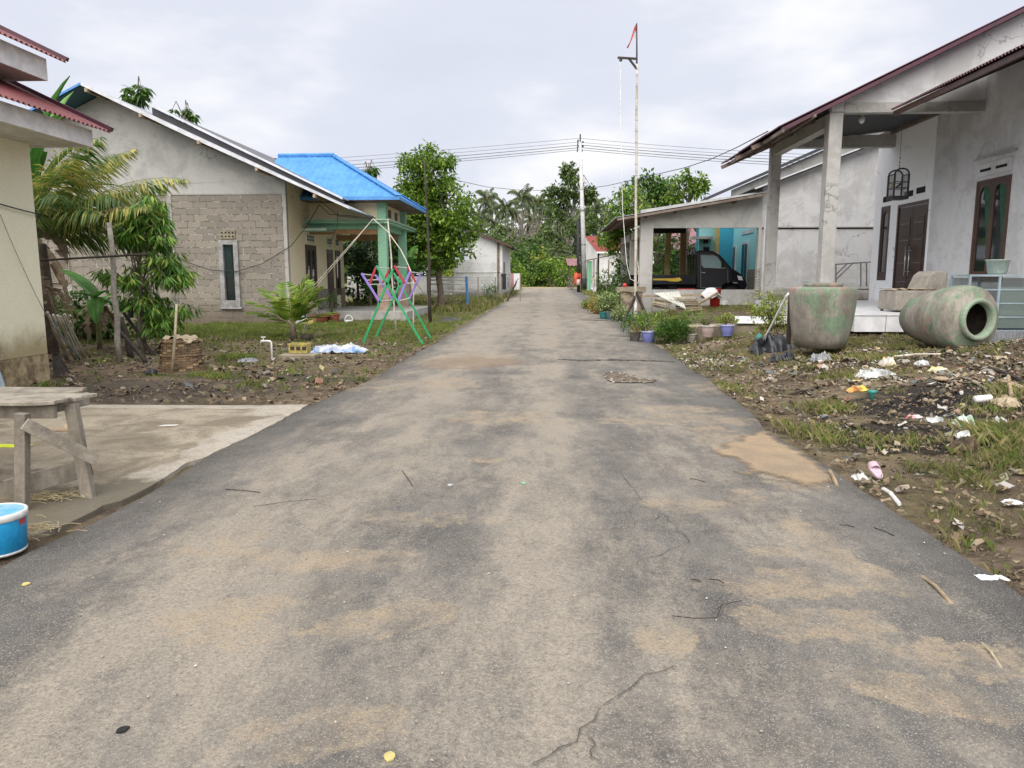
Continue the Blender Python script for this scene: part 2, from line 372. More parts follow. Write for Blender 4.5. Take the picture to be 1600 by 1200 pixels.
def jarmat():
    t = NT('jar_cement')
    k = t.mix(t.ramp(t.noise(3, 5, .7, t.scale(t.pos, (1, 1, .5))), .35, .65), (.33, .30, .26), (.19, .165, .14))
    k = t.mix(t.ramp(t.noise(2.3, 6, .72, dist=.6), .455, .58, 0, .72), k, t.mix(t.noise(14, 4, .8), (.07, .20, .10), (.19, .28, .18)))
    k = t.mix(t.ramp(t.noise(1.7, 4, .6, t.scale(t.pos, (1.3, 1, 1.4))), .60, .69, 0, .6), k, (.38, .16, .14))
    k = t.mix(t.ramp(t.noise(18, 5, .8, t.scale(t.pos, (1, 1, .3))), .52, .72, 0, .65), k, (.07, .065, .05))
    k = t.mix(t.ramp(t.noise(5, 7, .85, t.scale(t.pos, (1, 1, .45))), .46, .66, 0, .6), k, (.12, .105, .08))
    zz = t.xyz()[2]; k = t.mix(t.ramp(t.math('ADD', zz, t.math('MULTIPLY', t.noise(5, 4), -.3)), .15, .38, .7, 0), k, (.09, .075, .05))
    k = t.mix(t.ramp(t.noise(30, 4, .8), .6, .7, 0, .5), k, (.42, .40, .35))
    t.col(k); t.rough(.9); t.bump(t.noise(16, 6, .8), .6, .02)
jarmat()
def apronmat():
    t = NT('concrete_apron'); x, y, z = t.xyz()
    k = t.mix(t.ramp(t.noise(2, 6, .7, dist=.6), .4, .62), (.36, .31, .235), (.19, .155, .11))
    w = t.math('MULTIPLY', t.math('SUBTRACT', t.noise(3, 5, .7), .5), 3.)
    for px, py, rx, ry in ((360, 690, .22, .7), (450, 643, .4, .3), (250, 637, 2.2, .10), (200, 770, .2, .8), (410, 675, .25, .8)):
        p = at(px, py, z=0)
        k = t.mix(t.math('MULTIPLY', ellmask(t, p.x, p.y, rx, ry, w, .25), t.ramp(t.noise(7, 5, .8), .3, .6, .35, .95)), k, (.43, .39, .33))
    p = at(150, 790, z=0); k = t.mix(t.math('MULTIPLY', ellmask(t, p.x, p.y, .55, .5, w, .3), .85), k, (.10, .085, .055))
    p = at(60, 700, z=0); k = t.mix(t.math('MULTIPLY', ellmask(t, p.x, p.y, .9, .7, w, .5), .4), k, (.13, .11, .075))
    k = t.mix(t.ramp(t.noise(14, 6, .8), .5, .68, 0, .5), k, (.12, .10, .07))
    k = t.mix(t.ramp(t.noise(60, 3, .8), .48, .7, 0, .6), k, (.09, .075, .055))
    k = t.mix(t.ramp(t.noise(150, 3, .8), .56, .75, 0, .5), k, (.5, .46, .4))
    t.col(k); t.rough(.92); t.bump(t.math('ADD', t.noise(50, 5, .8), t.noise(4, 4)), .4, .02)
apronmat()

leafmat('leaf_bright', [(0.056, 0.133, 0.013), (0.122, 0.233, 0.022), (0.211, 0.344, 0.039), (0.332, 0.465, 0.066)], .3)
leafmat('leaf_mid', [(0.028, 0.078, 0.011), (0.056, 0.133, 0.02), (0.099, 0.199, 0.034), (0.166, 0.277, 0.05)], .25)
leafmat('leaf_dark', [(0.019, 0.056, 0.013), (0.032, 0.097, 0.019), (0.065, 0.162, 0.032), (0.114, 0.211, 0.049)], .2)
leafmat('leaf_mango', [(0.051, 0.135, 0.018), (0.101, 0.254, 0.034), (0.169, 0.338, 0.051), (0.405, 0.506, 0.085)], .25)
leafmat('leaf_varieg', [(0.081, 0.162, 0.041), (0.216, 0.324, 0.095), (0.486, 0.567, 0.243), (0.135, 0.216, 0.054)], .25)
leafmat('leaf_orange', [(.10, .16, .03), (.42, .20, .04), (.50, .30, .06), (.2, .22, .04)], .2)
leafmat('leaf_yellowgreen', [(0.115, 0.218, 0.023), (0.207, 0.321, 0.035), (0.344, 0.39, 0.058), (0.459, 0.413, 0.092)], .3)
leafmat('palm_green', [(0.047, 0.121, 0.027), (0.081, 0.176, 0.034), (0.162, 0.257, 0.054), (0.405, 0.405, 0.095)], .25, .4)
leafmat('palm_yellow', [(0.115, 0.184, 0.035), (0.23, 0.287, 0.058), (0.482, 0.436, 0.103), (0.574, 0.482, 0.138)], .3, .4)
leafmat('palm_far', [(0.049, 0.083, 0.034), (0.073, 0.117, 0.049), (0.107, 0.156, 0.058), (0.146, 0.175, 0.068)], .25)
leafmat('forest_far', [(0.041, 0.081, 0.026), (0.081, 0.142, 0.035), (0.132, 0.203, 0.046), (0.203, 0.283, 0.061)], .25)
leafmat('twigs_far', [(0.216, 0.176, 0.149), (0.297, 0.257, 0.216), (0.378, 0.338, 0.284)], 0, .9)
leafmat('seedling', [(0.122, 0.243, 0.024), (0.194, 0.329, 0.037), (0.365, 0.413, 0.061)], .3)
leafmat('banana_leaf', [(0.068, 0.189, 0.041), (0.108, 0.27, 0.054), (0.162, 0.365, 0.068)], .3, .4)
leafmat('banana_light', [(.12, .34, .06), (.16, .40, .08)], .35, .4)
leafmat('grass_green', [(.10, .19, .03), (.17, .27, .045), (.22, .32, .06), (.30, .32, .08), (.38, .34, .14), (.14, .23, .04)], .3, .7)
leafmat('grass_blades', [(.10, .16, .03), (.19, .25, .05), (.28, .29, .09), (.40, .34, .16), (.34, .27, .14), (.16, .22, .04), (.45, .39, .22)], .25, .7)
leafmat('litter_scraps', [(.50, .49, .46), (.13, .10, .07), (.18, .14, .10), (.09, .07, .05), (.16, .12, .09), (.42, .35, .26), (.07, .06, .055), (.36, .31, .24), (.24, .17, .11), (.45, .44, .42), (.30, .23, .16), (.60, .58, .54), (.10, .08, .07), (.33, .27, .19), (.20, .15, .10), (.40, .36, .30), (.09, .12, .16), (.48, .42, .2), (.26, .2, .14), (.38, .33, .26), (.35, .14, .1)], 0, .8)
leafmat('leaf_litter', [(.11, .072, .045), (.17, .12, .078), (.27, .20, .13), (.06, .042, .03), (.13, .09, .055), (.36, .29, .2)], 0, .9)
leafmat('pebbles', [(.45, .42, .37), (.28, .25, .21), (.58, .54, .48), (.20, .17, .14)], 0, .9)

# ------------------------------------------------------------------ mesh builder
def setp(o, label=None, cat=None, group=None, kind=None):
    if label: o['label'] = label
    if cat: o['category'] = cat
    if group: o['group'] = group
    if kind: o['kind'] = kind
    return o
def thing(name, label, cat, loc=(0, 0, 0), group=None, rz_=0):
    o = bpy.data.objects.new(name, None); COL.objects.link(o); o.location = loc; o.rotation_euler.z = rz_
    o.empty_display_size = .2
    return setp(o, label, cat, group)
class MB:
    def __init__(s): s.v = []; s.f = []; s.m = []; s.mats = []; s.cm = 0
    def mat(s, name):
        if name not in s.mats: s.mats.append(name)
        s.cm = s.mats.index(name); return s
    def add(s, vs, fs):
        b = len(s.v); s.v += [tuple(p) for p in vs]; s.f += [tuple(i+b for i in f) for f in fs]; s.m += [s.cm]*len(fs); return s
    def box(s, a, b):
        (x0, y0, z0), (x1, y1, z1) = a, b
        return s.add([(x0, y0, z0), (x1, y0, z0), (x1, y1, z0), (x0, y1, z0), (x0, y0, z1), (x1, y0, z1), (x1, y1, z1), (x0, y1, z1)],
                     [(0, 3, 2, 1), (4, 5, 6, 7), (0, 1, 5, 4), (1, 2, 6, 5), (2, 3, 7, 6), (3, 0, 4, 7)])
    def beam(s, p, q, w, h, up=(0, 0, 1)):
        p = Vector(p); q = Vector(q); d = (q-p).normalized(); up = Vector(up)
        if abs(d.dot(up)) > .99: up = Vector((0, 1, 0))
        r = d.cross(up).normalized()*w/2; u = r.cross(d).normalized()*h/2
        vs = [p-r-u, p+r-u, p+r+u, p-r+u, q-r-u, q+r-u, q+r+u, q-r+u]
        return s.add(vs, [(0, 1, 2, 3), (7, 6, 5, 4), (0, 4, 5, 1), (1, 5, 6, 2), (2, 6, 7, 3), (3, 7, 4, 0)])
    def tube(s, pts, r, n=8, cap=True):
        pts = [Vector(p) for p in pts]; rs = r if isinstance(r, (list, tuple)) else [r]*len(pts)
        vs = []; up = Vector((.123, .321, .94)).normalized()
        for i, p in enumerate(pts):
            d = (pts[min(i+1, len(pts)-1)]-pts[max(i-1, 0)]).normalized()
            a = d.cross(up)
            if a.length < .05: a = d.cross(Vector((1, 0, 0)))
            a.normalize(); b = d.cross(a)
            for k in range(n):
                t = 2*math.pi*k/n; vs.append(p+(a*math.cos(t)+b*math.sin(t))*rs[i])
        fs = [(i*n+k, i*n+(k+1) % n, (i+1)*n+(k+1) % n, (i+1)*n+k) for i in range(len(pts)-1) for k in range(n)]
        if cap: fs += [tuple(range(n))[::-1], tuple(range((len(pts)-1)*n, len(pts)*n))]
        return s.add(vs, fs)
    def lathe(s, prof, c=(0, 0, 0), n=28, mtx=None, wob=0, cap=True):
        vs = []
        for i, (r, z) in enumerate(prof):
            for k in range(n):
                t = 2*math.pi*k/n; rr = r*(1+wob*math.sin(3*t+z*4))
                p = Vector((rr*math.cos(t), rr*math.sin(t), z))
                vs.append((mtx @ p if mtx else p)+Vector(c))
        fs = [(i*n+k, i*n+(k+1) % n, (i+1)*n+(k+1) % n, (i+1)*n+k) for i in range(len(prof)-1) for k in range(n)]
        if cap and prof[0][0] > 1e-4: fs.append(tuple(range(n))[::-1])
        if cap and prof[-1][0] > 1e-4: fs.append(tuple(range((len(prof)-1)*n, len(prof)*n)))
        return s.add(vs, fs)
    def poly(s, pts, flip=False):
        return s.add(pts, [tuple(range(len(pts)))[::-1] if flip else tuple(range(len(pts)))])
    def prism(s, pts, d):
        n = len(pts); d = Vector(d); a = [Vector(p) for p in pts]
        return s.add(a+[p+d for p in a], [tuple(range(n))[::-1], tuple(range(n, 2*n))]+[(i, (i+1) % n, n+(i+1) % n, n+i) for i in range(n)])
    def corr(s, p, u, v, pitch=.09, amp=.018, nv=1, thick=.004, sag=0, jag=0):
        """corrugated sheet: waves run along v, repeat along u"""
        p = Vector(p); u = Vector(u); v = Vector(v); nrm = u.cross(v).normalized()
        if nrm.z < 0: nrm = -nrm
        n = max(4, int(u.length/pitch*6)); vs = []
        off = [random.uniform(-jag, jag) for _ in range(n//40+2)]
        for j in range(nv+1):
            for i in range(n+1):
                t = i/n; w = math.sin(t*u.length/pitch*2*math.pi)*amp
                e = off[i//40]*(1 if j == 0 else 0)
                vs.append(p+u*t+v*(j/nv+e/v.length)+nrm*(w-sag*math.sin(math.pi*j/nv)))
        N = n+1
        s.add(vs, [(j*N+i, j*N+i+1, (j+1)*N+i+1, (j+1)*N+i) for j in range(nv) for i in range(n)])
        return s
    def arr(s, V, Fc):
        b = len(s.v); s.v += V.tolist(); s.f += (Fc+b).tolist(); s.m += [s.cm]*len(Fc); return s
    def ground(s, x0, x1, y0, y1): pass
    def build(s, name, mat=None, parent=None, smooth=False, bevel=0, at_=None, label=None, solid=0):
        me = bpy.data.meshes.new(name)
        V = np.array(s.v, dtype=float)
        off = Vector((0, 0, 0))
        if parent is None and at_ is None:
            lo = V.min(0); hi = V.max(0); off = Vector(((lo[0]+hi[0])/2, (lo[1]+hi[1])/2, lo[2]))
        elif at_ is not None: off = Vector(at_)
        V = V-np.array(off)
        me.from_pydata(V.tolist(), [], s.f)
        ml = s.mats or [mat]
        for m in ml: me.materials.append(MATS[m])
        if len(ml) > 1: me.polygons.foreach_set('material_index', s.m)
        if smooth: me.polygons.foreach_set('use_smooth', [True]*len(s.f))
        me.update()
        o = bpy.data.objects.new(name, me); COL.objects.link(o)
        if parent is not None:
            o.parent = parent
            if parent.get('_w'): pass
            wl = wloc(parent)
            o.location = off-wl if at_ is None or True else off
        else: o.location = off
        if smooth and smooth != True:
            pass
        if solid:
            md = o.modifiers.new('Solidify', 'SOLIDIFY'); md.thickness = solid
        if bevel:
            md = o.modifiers.new('Bevel', 'BEVEL'); md.width = bevel; md.segments = 2; md.limit_method = 'ANGLE'; md.angle_limit = R(40)
        if label: o['label'] = label
        return o
def wloc(o):
    l = Vector((0, 0, 0))
    while o is not None: l = l+o.location; o = o.parent
    return l
def solo(mb, name, mat, label, cat, group=None, **k):
    o = mb.build(name, mat, None, **k); return setp(o, label, cat, group)
def struct(mb, name, mat, **k):
    o = mb.build(name, mat, None, **k); o['kind'] = 'structure'; return o
def copy_tree(o, parent=None):
    c = o.copy(); COL.objects.link(c); c.parent = parent
    for ch in list(o.children): copy_tree(ch, c)
    return c
def clone(o, loc, rzz=0, s=1, label=None, group=None):
    c = copy_tree(o); c.location = loc; c.rotation_euler = (0, 0, rzz); c.scale = (s, s, s) if not isinstance(s, tuple) else s
    if label: c['label'] = label
    if group: c['group'] = group
    return c

# ------------------------------------------------------------------ foliage
def unit(n):
    v = rng.normal(size=(n, 3)); return v/np.linalg.norm(v, axis=1)[:, None]
def leaves(mb, pts, size, asp=.45, droop=.3, dirs=None, jit=.35, fold=.18):
    """rhombus leaves, one island each"""
    pts = np.asarray(pts, float); n = len(pts)
    d = unit(n) if dirs is None else dirs+rng.normal(size=(n, 3))*jit
    d[:, 2] -= droop; d /= np.linalg.norm(d, axis=1)[:, None]
    s = np.cross(d, unit(n)*.5+np.array([0, 0, 1.])); s /= np.linalg.norm(s, axis=1)[:, None]+1e-9
    nn = np.cross(s, d)
    L = size*rng.uniform(.65, 1.3, n)[:, None]; W = L*asp*.5
    a = pts; b = pts+d*L*.45+s*W-nn*L*fold*.3; c = pts+d*L-nn*L*fold; e = pts+d*L*.45-s*W-nn*L*fold*.3
    V = np.stack([a, b, c, e], 1).reshape(-1, 3); Fc = np.arange(n*4).reshape(-1, 4)
    return mb.arr(V, Fc)
def cloud(mb, c, r, ncl, per, clr, size, shell=.55, **k):
    """clumped crown: clumps spread through an ellipsoid, leaves in every clump; returns clump centres"""
    c = np.array(c, float); r = np.array(r, float)
    u = unit(ncl)*(rng.uniform(shell**3, 1, ncl)**(1/3))[:, None]
    u *= (1+.22*np.sin(u[:, :1]*5+u[:, 1:2]*4+c[0]))
    cl = c+u*r
    q = np.repeat(cl, per, 0); o = unit(len(q))*(rng.uniform(0, 1, len(q))**.5)[:, None]*clr*rng.uniform(.6, 1.3, ncl).repeat(per)[:, None]
    leaves(mb, q+o*np.array([1, 1, .75]), size, dirs=(o/clr)+np.array([0, 0, .1]), **k)
    return cl
def tree_trunk(mb, base, top, r0, r1, cl=None, nl=10, bend=.1):
    base = Vector(base); top = Vector(top); L = (top-base).length
    pts = [base.lerp(top, i/6)+Vector((math.sin(i*1.3)*bend*L*.1, math.cos(i*1.7)*bend*L*.1, 0))*(1 if 0 < i < 6 else 0) for i in range(7)]
    mb.tube(pts, [r0+(r1-r0)*i/6 for i in range(7)], 8)
    if cl is not None:
        idx = rng.choice(len(cl), min(nl, len(cl)), replace=False)
        for i in idx:
            e = Vector(cl[i]); s = pts[random.choice([3, 4, 5, 6])]
            m = s.lerp(e, .5)+Vector((0, 0, .08*L))
            mb.tube([s, m, e], [r1*.75, r1*.5, r1*.15], 5, False)
def frond(mb, rach, base, az, el, L, droop, n=40, ll=.5, w=.035, hang=.5, rr=.012):
    """pinnate palm leaf: arched midrib with leaflets on both sides"""
    base = Vector(base); dx = Vector((math.cos(az), math.sin(az), 0)); side = Vector((-math.sin(az), math.cos(az), 0))
    pts = []; p = base.copy(); N = 14; e = el
    for i in range(N+1):
        pts.append(p.copy()); p = p+(dx*math.cos(e)+Vector((0, 0, 1))*math.sin(e))*L/N; e -= droop/N*(.5+i/N)
    rach.tube(pts, [rr*(1-.8*i/N) for i in range(N+1)], 4, False)
    V = []
    for k in range(n):
        t = .12+.88*k/n; f = t*N; i = min(N-1, int(f)); q = pts[i].lerp(pts[i+1], f-i); tg = (pts[i+1]-pts[i]).normalized()
        ln = ll*math.sin(math.pi*min(.97, .18+.8*t))**.7
        for sgn in (-1, 1):
            d = (side*sgn*.85+tg*.65+Vector((0, 0, -hang*random.uniform(.5, 1.3)))+Vector([random.uniform(-.12, .12) for _ in range(3)])).normalized()
            wv = tg.cross(d).cross(d).normalized()*w/2
            m = q+d*ln*.5; tip = q+d*ln+Vector((0, 0, -hang*ln*.35))
            V += [q-wv*.6, m-wv, tip, m+wv]
    V = np.array([tuple(v) for v in V]); mb.arr(V, np.arange(len(V)).reshape(-1, 4))
def bigleaf(mb, rib, base, az, el, L, W, droop, torn=.25, n=14, roll=0):
    """banana leaf with midrib, arched, edges split"""
    base = Vector(base); dx = Vector((math.cos(az), math.sin(az), 0)); side0 = Vector((-math.sin(az), math.cos(az), 0))
    p = base.copy(); e = el; pts = []; up = []
    for i in range(n+1):
        d = dx*math.cos(e)+Vector((0, 0, math.sin(e))); pts.append(p.copy()); up.append(-dx*math.sin(e)+Vector((0, 0, math.cos(e)))); p = p+d*L/n; e -= droop/n*(.4+1.2*i/n)
    rib.tube(pts, [.018*(1-.8*i/n)*max(1, L) for i in range(n+1)], 5, False)
    for sgn in (-1, 1):
        vs = []; fs = []
        for i in range(n+1):
            t = i/n; w = W/2*(math.sin(math.pi*min(1, .06+.94*t)**.75))**.55 if 0 < i < n else .01
            sd = (side0*math.cos(roll)+up[i]*math.sin(roll)*1)
            o = pts[i]+sd*sgn*w+up[i]*(w*.28-.35*w*random.random()*torn*2)
            vs += [pts[i], pts[i]+(o-pts[i])*.5+up[i]*w*.12, o]
        for i in range(n):
            a = i*3; fs += [(a, a+3, a+4, a+1)]
            if random.random() > torn*.5: fs += [(a+1, a+4, a+5, a+2)]
        mb.add(vs, fs)

# ------------------------------------------------------------------ world and light
w = bpy.data.worlds.new('World'); sc.world = w; w.use_nodes = True; nt = w.node_tree; nt.nodes.clear()
out = nt.nodes.new('ShaderNodeOutputWorld'); bg = nt.nodes.new('ShaderNodeBackground'); nt.links.new(bg.outputs[0], out.inputs[0])
sky = nt.nodes.new('ShaderNodeTexSky'); sky.sky_type = 'NISHITA'; sky.sun_disc = False
SUN_EL, SUN_ROT = R(52), R(192)
sky.sun_elevation = SUN_EL; sky.sun_rotation = SUN_ROT; sky.dust_density = 3
tc = nt.nodes.new('ShaderNodeTexCoord')
mp = nt.nodes.new('ShaderNodeMapping'); nt.links.new(tc.outputs['Generated'], mp.inputs[0]); mp.inputs['Scale'].default_value = (1.2, 1.2, 3.2); mp.inputs['Rotation'].default_value = (.25, .3, .4)
nz = nt.nodes.new('ShaderNodeTexNoise'); nt.links.new(mp.outputs[0], nz.inputs['Vector']); nz.inputs['Scale'].default_value = 1.9; nz.inputs['Detail'].default_value = 5; nz.inputs['Roughness'].default_value = .52
cr = nt.nodes.new('ShaderNodeValToRGB'); nt.links.new(nz.outputs[0], cr.inputs[0])
els = cr.color_ramp.elements; els[0].position = .36; els[0].color = (7.7, 8.0, 9.2, 1); els[1].position = .62; els[1].color = (10.6, 10.6, 10.8, 1)
e3 = els.new(.5); e3.color = (8.2, 8.5, 9.6, 1)
mx = nt.nodes.new('ShaderNodeMix'); mx.data_type = 'RGBA'; mx.inputs[0].default_value = .93
nt.links.new(sky.outputs[0], mx.inputs[6]); nt.links.new(cr.outputs[0], mx.inputs[7]); nt.links.new(mx.outputs[2], bg.inputs[0]); bg.inputs[1].default_value = .1
sl = bpy.data.lights.new('sun', 'SUN'); sl.energy = 5.0; sl.angle = R(88); sl.color = (1, .955, .88)
so = bpy.data.objects.new('sun', sl); COL.objects.link(so)
# sky rotation is clockwise from +Y: the sun stands behind the viewer, to the left
sd = Vector((math.sin(SUN_ROT)*math.cos(SUN_EL), math.cos(SUN_ROT)*math.cos(SUN_EL), math.sin(SUN_EL)))
so.rotation_euler = sd.to_track_quat('Z', 'Y').to_euler()
sc.view_settings.view_transform = 'Standard'; sc.view_settings.look = 'None'; sc.view_settings.exposure = 0
sc.render.engine = 'CYCLES'; sc.cycles.use_denoising = True; sc.cycles.max_bounces = 6; sc.cycles.transparent_max_bounces = 4
sc.cycles.diffuse_bounces = 3; sc.cycles.glossy_bounces = 2

# ------------------------------------------------------------------ ground and road
def redge(y, s):
    n = mnoise.noise(Vector((y*.9, s*7.3, 0)))*.05+mnoise.noise(Vector((y*4, s*3.3, 2)))*.025
    if s < 0: b = lerp(y, [(0, -2.45), (7.2, -2.40), (9, -2.26), (30, -2.15), (60, -2.1)])
    else:
        b = lerp(y, [(0, 1.95), (4.3, 1.93), (4.5, 1.9), (6.4, 1.9), (8, 2.03), (15, 2.12), (30, 2.3), (60, 2.5)])
    return b+n
def grid_ground():
    xs = np.concatenate([np.array([-400, -200, -100, -60, -40, -30, -24, -20]), np.arange(-18, -12, .5), np.arange(-12, -2.6, .12), np.arange(-2.6, 2.4, .4), np.arange(2.4, 9.5, .08), np.arange(9.5, 14, .3), np.array([15, 17, 20, 25, 32, 45, 70, 120, 250, 400])])
    ys = np.concatenate([np.array([-40, -10, -2, 0, 1.]), np.arange(2, 15, .09), np.arange(15, 27, .2), np.arange(27, 70, .8), np.array([72, 75, 80, 90, 110, 140, 200, 400, 900])])
    V = []
    for y in ys:
        for x in xs:
            z = gz(x, y)
            if redge(y, -1)+.1 < x < redge(y, 1)-.1 and y < 64: z = rz(y)-.05
            else:
                k = min(1, abs(x-(2 if x > 0 else -2.4))*1.2)
                z += k*(mnoise.noise(Vector((x*.7, y*.7, 0)))*.05+mnoise.noise(Vector((x*3, y*3, 5)))*.022+mnoise.noise(Vector((x*9, y*9, 9)))*.012)-.012
            if x < -3.0 and 3.0 < y < 7.1: z = -.02-.02
            if x < -2.3 and y < 7.35: z = min(z, -.012)
            V.append((x, y, z))
    nx = len(xs); m = MB()
    m.v = V; m.f = [(j*nx+i, j*nx+i+1, (j+1)*nx+i+1, (j+1)*nx+i) for j in range(len(ys)-1) for i in range(nx-1)]; m.m = [0]*len(m.f)
    o = struct(m, 'ground', 'yard_soil', smooth=True, at_=(0, 0, 0)); return o
grid_ground()
def road():
    m = MB(); ys = np.concatenate([np.arange(-3, 20, .1), np.arange(20, 63.5, .5)]); N = 12
    for y in ys:
        a, b = redge(y, -1), redge(y, 1)
        row = [(a-.012, y, rz(y)-.06)]
        for i in range(N+1):
            t = i/N; x = a+(b-a)*t
            row.append((x, y, rz(y)+.012+.028*math.sin(math.pi*t)+mnoise.noise(Vector((x*.9, y*.6, 3)))*.008))
        row.append((b+.012, y, rz(y)-.06)); m.v += row
    W = N+3
    m.f = [(j*W+i, j*W+i+1, (j+1)*W+i+1, (j+1)*W+i) for j in range(len(ys)-1) for i in range(W-1)]; m.m = [0]*len(m.f)
    struct(m, 'road', 'asphalt_sandy', smooth=True, at_=(0, 0, 0))
    M('dirt_track', (.42, .34, .22), (.30, .24, .16), scale=1, bump=.2)
    m = MB(); m.box((-60, 62.5, .30), (80, 68, rz(64)+.03)); struct(m, 'side_road', 'dirt_track')
road()
M('sand', (.36, .265, .165), (.27, .205, .14), scale=3, bump=.8, fine=60)
def sandedge():
    m = MATS['sand']; nt_ = m.node_tree; b = next(n for n in nt_.nodes if n.type == 'BSDF_PRINCIPLED')
    a = nt_.nodes.new('ShaderNodeAttribute'); a.attribute_name = 'edge'; g = nt_.nodes.new('ShaderNodeNewGeometry'); n = nt_.nodes.new('ShaderNodeTexNoise'); nt_.links.new(g.outputs['Position'], n.inputs['Vector']); n.inputs['Scale'].default_value = 38; n.inputs['Detail'].default_value = 6; n.inputs['Roughness'].default_value = .9
    ad = nt_.nodes.new('ShaderNodeMath'); ad.operation = 'ADD'; nt_.links.new(a.outputs['Fac'], ad.inputs[0]); nt_.links.new(n.outputs[0], ad.inputs[1])
    mr = nt_.nodes.new('ShaderNodeMapRange'); nt_.links.new(ad.outputs[0], mr.inputs[0]); mr.inputs[1].default_value = .66; mr.inputs[2].default_value = 1.15; nt_.links.new(mr.outputs[0], b.inputs['Alpha'])
sandedge()
def spill():
    o = [(1196, 662), (1214, 678), (1262, 704), (1302, 733), (1328, 752), (1285, 759), (1245, 757), (1222, 748), (1195, 742), (1172, 746), (1152, 738), (1162, 726), (1140, 716), (1118, 712), (1106, 703), (1122, 697), (1118, 688), (1142, 684), (1150, 674), (1172, 672)]
    P = [at(px, py, z=.04) for px, py in o]; Q = []
    for i, p in enumerate(P):
        q = P[(i+1) % len(P)]
        for k in range(10): t = p.lerp(q, k/10); Q.append((t.x+mnoise.noise(t*14)*.05, t.y+mnoise.noise(t*14+Vector((5, 5, 5)))*.09))
    def zz(x, y):
        a, b = redge(y, -1), redge(y, 1); t = (x-a)/(b-a)
        return .012+.028*math.sin(math.pi*t)+mnoise.noise(Vector((x*.9, y*.6, 3)))*.008 if t < 1 else max(gz(x, y), .012)
    def inside(x, y):
        c = False; n = len(Q); md = 9
        for i in range(n):
            (x0, y0), (x1, y1) = Q[i], Q[(i+1) % n]
            if (y0 > y) != (y1 > y) and x < (x1-x0)*(y-y0)/(y1-y0)+x0: c = not c
            md = min(md, math.hypot(x-x0, y-y0))
        return c, md
    xs = np.arange(min(q[0] for q in Q), max(q[0] for q in Q)+.02, .02); ys = np.arange(min(q[1] for q in Q), max(q[1] for q in Q)+.03, .03); idx = {}; V = []; Fc = []; E_ = []
    for i, x in enumerate(xs):
        for j, y in enumerate(ys):
            c, md = inside(x, y)
            if c: idx[i, j] = len(V); E_.append(min(1, md/.14)); V.append((x, y, zz(x, y)+.0015+.010*min(1, md/.12)+.003*mnoise.noise(Vector((x*12, y*12, 0)))))
    for (i, j) in idx:
        k = [(i, j), (i+1, j), (i+1, j+1), (i, j+1)]
        if all(q in idx for q in k): Fc.append(tuple(idx[q] for q in k))
    m = MB(); m.add(V, Fc); o = struct(m, 'sand', 'sand', smooth=True)
    at_ = o.data.attributes.new('edge', 'FLOAT', 'POINT'); at_.data.foreach_set('value', E_)
spill()
def roadz(x, y):
    a, b = redge(y, -1), redge(y, 1); t = min(1, max(0, (x-a)/(b-a)))
    return rz(y)+.012+.028*math.sin(math.pi*t)+mnoise.noise(Vector((x*.9, y*.6, 3)))*.008
def strip(pts, wd, name, mat, z=.006):
    m = MB(); vs = []
    def rzz(x, y):
        a, b = redge(y, -1), redge(y, 1); t = min(1, max(0, (x-a)/(b-a)))
        return rz(y)+.012+.028*math.sin(math.pi*t)+mnoise.noise(Vector((x*.9, y*.6, 3)))*.008
    P = [at(px, py, z=.03) for px, py in pts]; Q = []
    for a, b in zip(P, P[1:]):
        n = max(2, int((b-a).length/.05))
        for i in range(n): Q.append(a.lerp(b, i/n))
    Q.append(P[-1])
    for i, q in enumerate(Q):
        d = (Q[min(i+1, len(Q)-1)]-Q[max(i-1, 0)]).normalized(); s = Vector((-d.y, d.x, 0))
        o = mnoise.noise(Vector((q.x*14, q.y*14, 1)))*.035; ww = wd*random.uniform(.4, 1.4)/2
        for sg in (-1, 1):
            c = q+s*(o+sg*ww); vs.append((c.x, c.y, rzz(c.x, c.y)+z))
    m.add(vs, [(2*i, 2*i+1, 2*i+3, 2*i+2) for i in range(len(Q)-1)])
    struct(m, name, mat)
M('pit', (.02, .017, .015), bump=0)
M('crack_dark', (.055, .048, .042), (.09, .08, .07), bump=0)
strip([(872, 563), (905, 565), (960, 563), (1054, 564)], .075, 'road_crack', 'pit', .010)
strip([(905, 502), (948, 503)], .12, 'road_crack', 'pit', .010)
strip([(965, 1092), (945, 1115), (915, 1150), (880, 1180), (830, 1200)], .0035, 'road_crack', 'crack_dark')
strip([(1055, 1047), (1010, 1062), (965, 1092)], .0035, 'road_crack', 'crack_dark')
strip([(970, 742), (1000, 780), (1045, 815), (1075, 850), (1040, 868), (975, 890)], .003, 'road_crack', 'crack_dark')
strip([(1145, 735), (1175, 747), (1235, 752), (1262, 760)], .006, 'road_crack', 'crack_dark')
strip([(915, 1150), (925, 1162), (922, 1180), (935, 1198)], .003, 'road_crack', 'crack_dark')
strip([(945, 1115), (960, 1122), (985, 1120)], .002, 'road_crack', 'crack_dark')
strip([(1000, 780), (985, 800), (990, 830)], .002, 'road_crack', 'crack_dark')
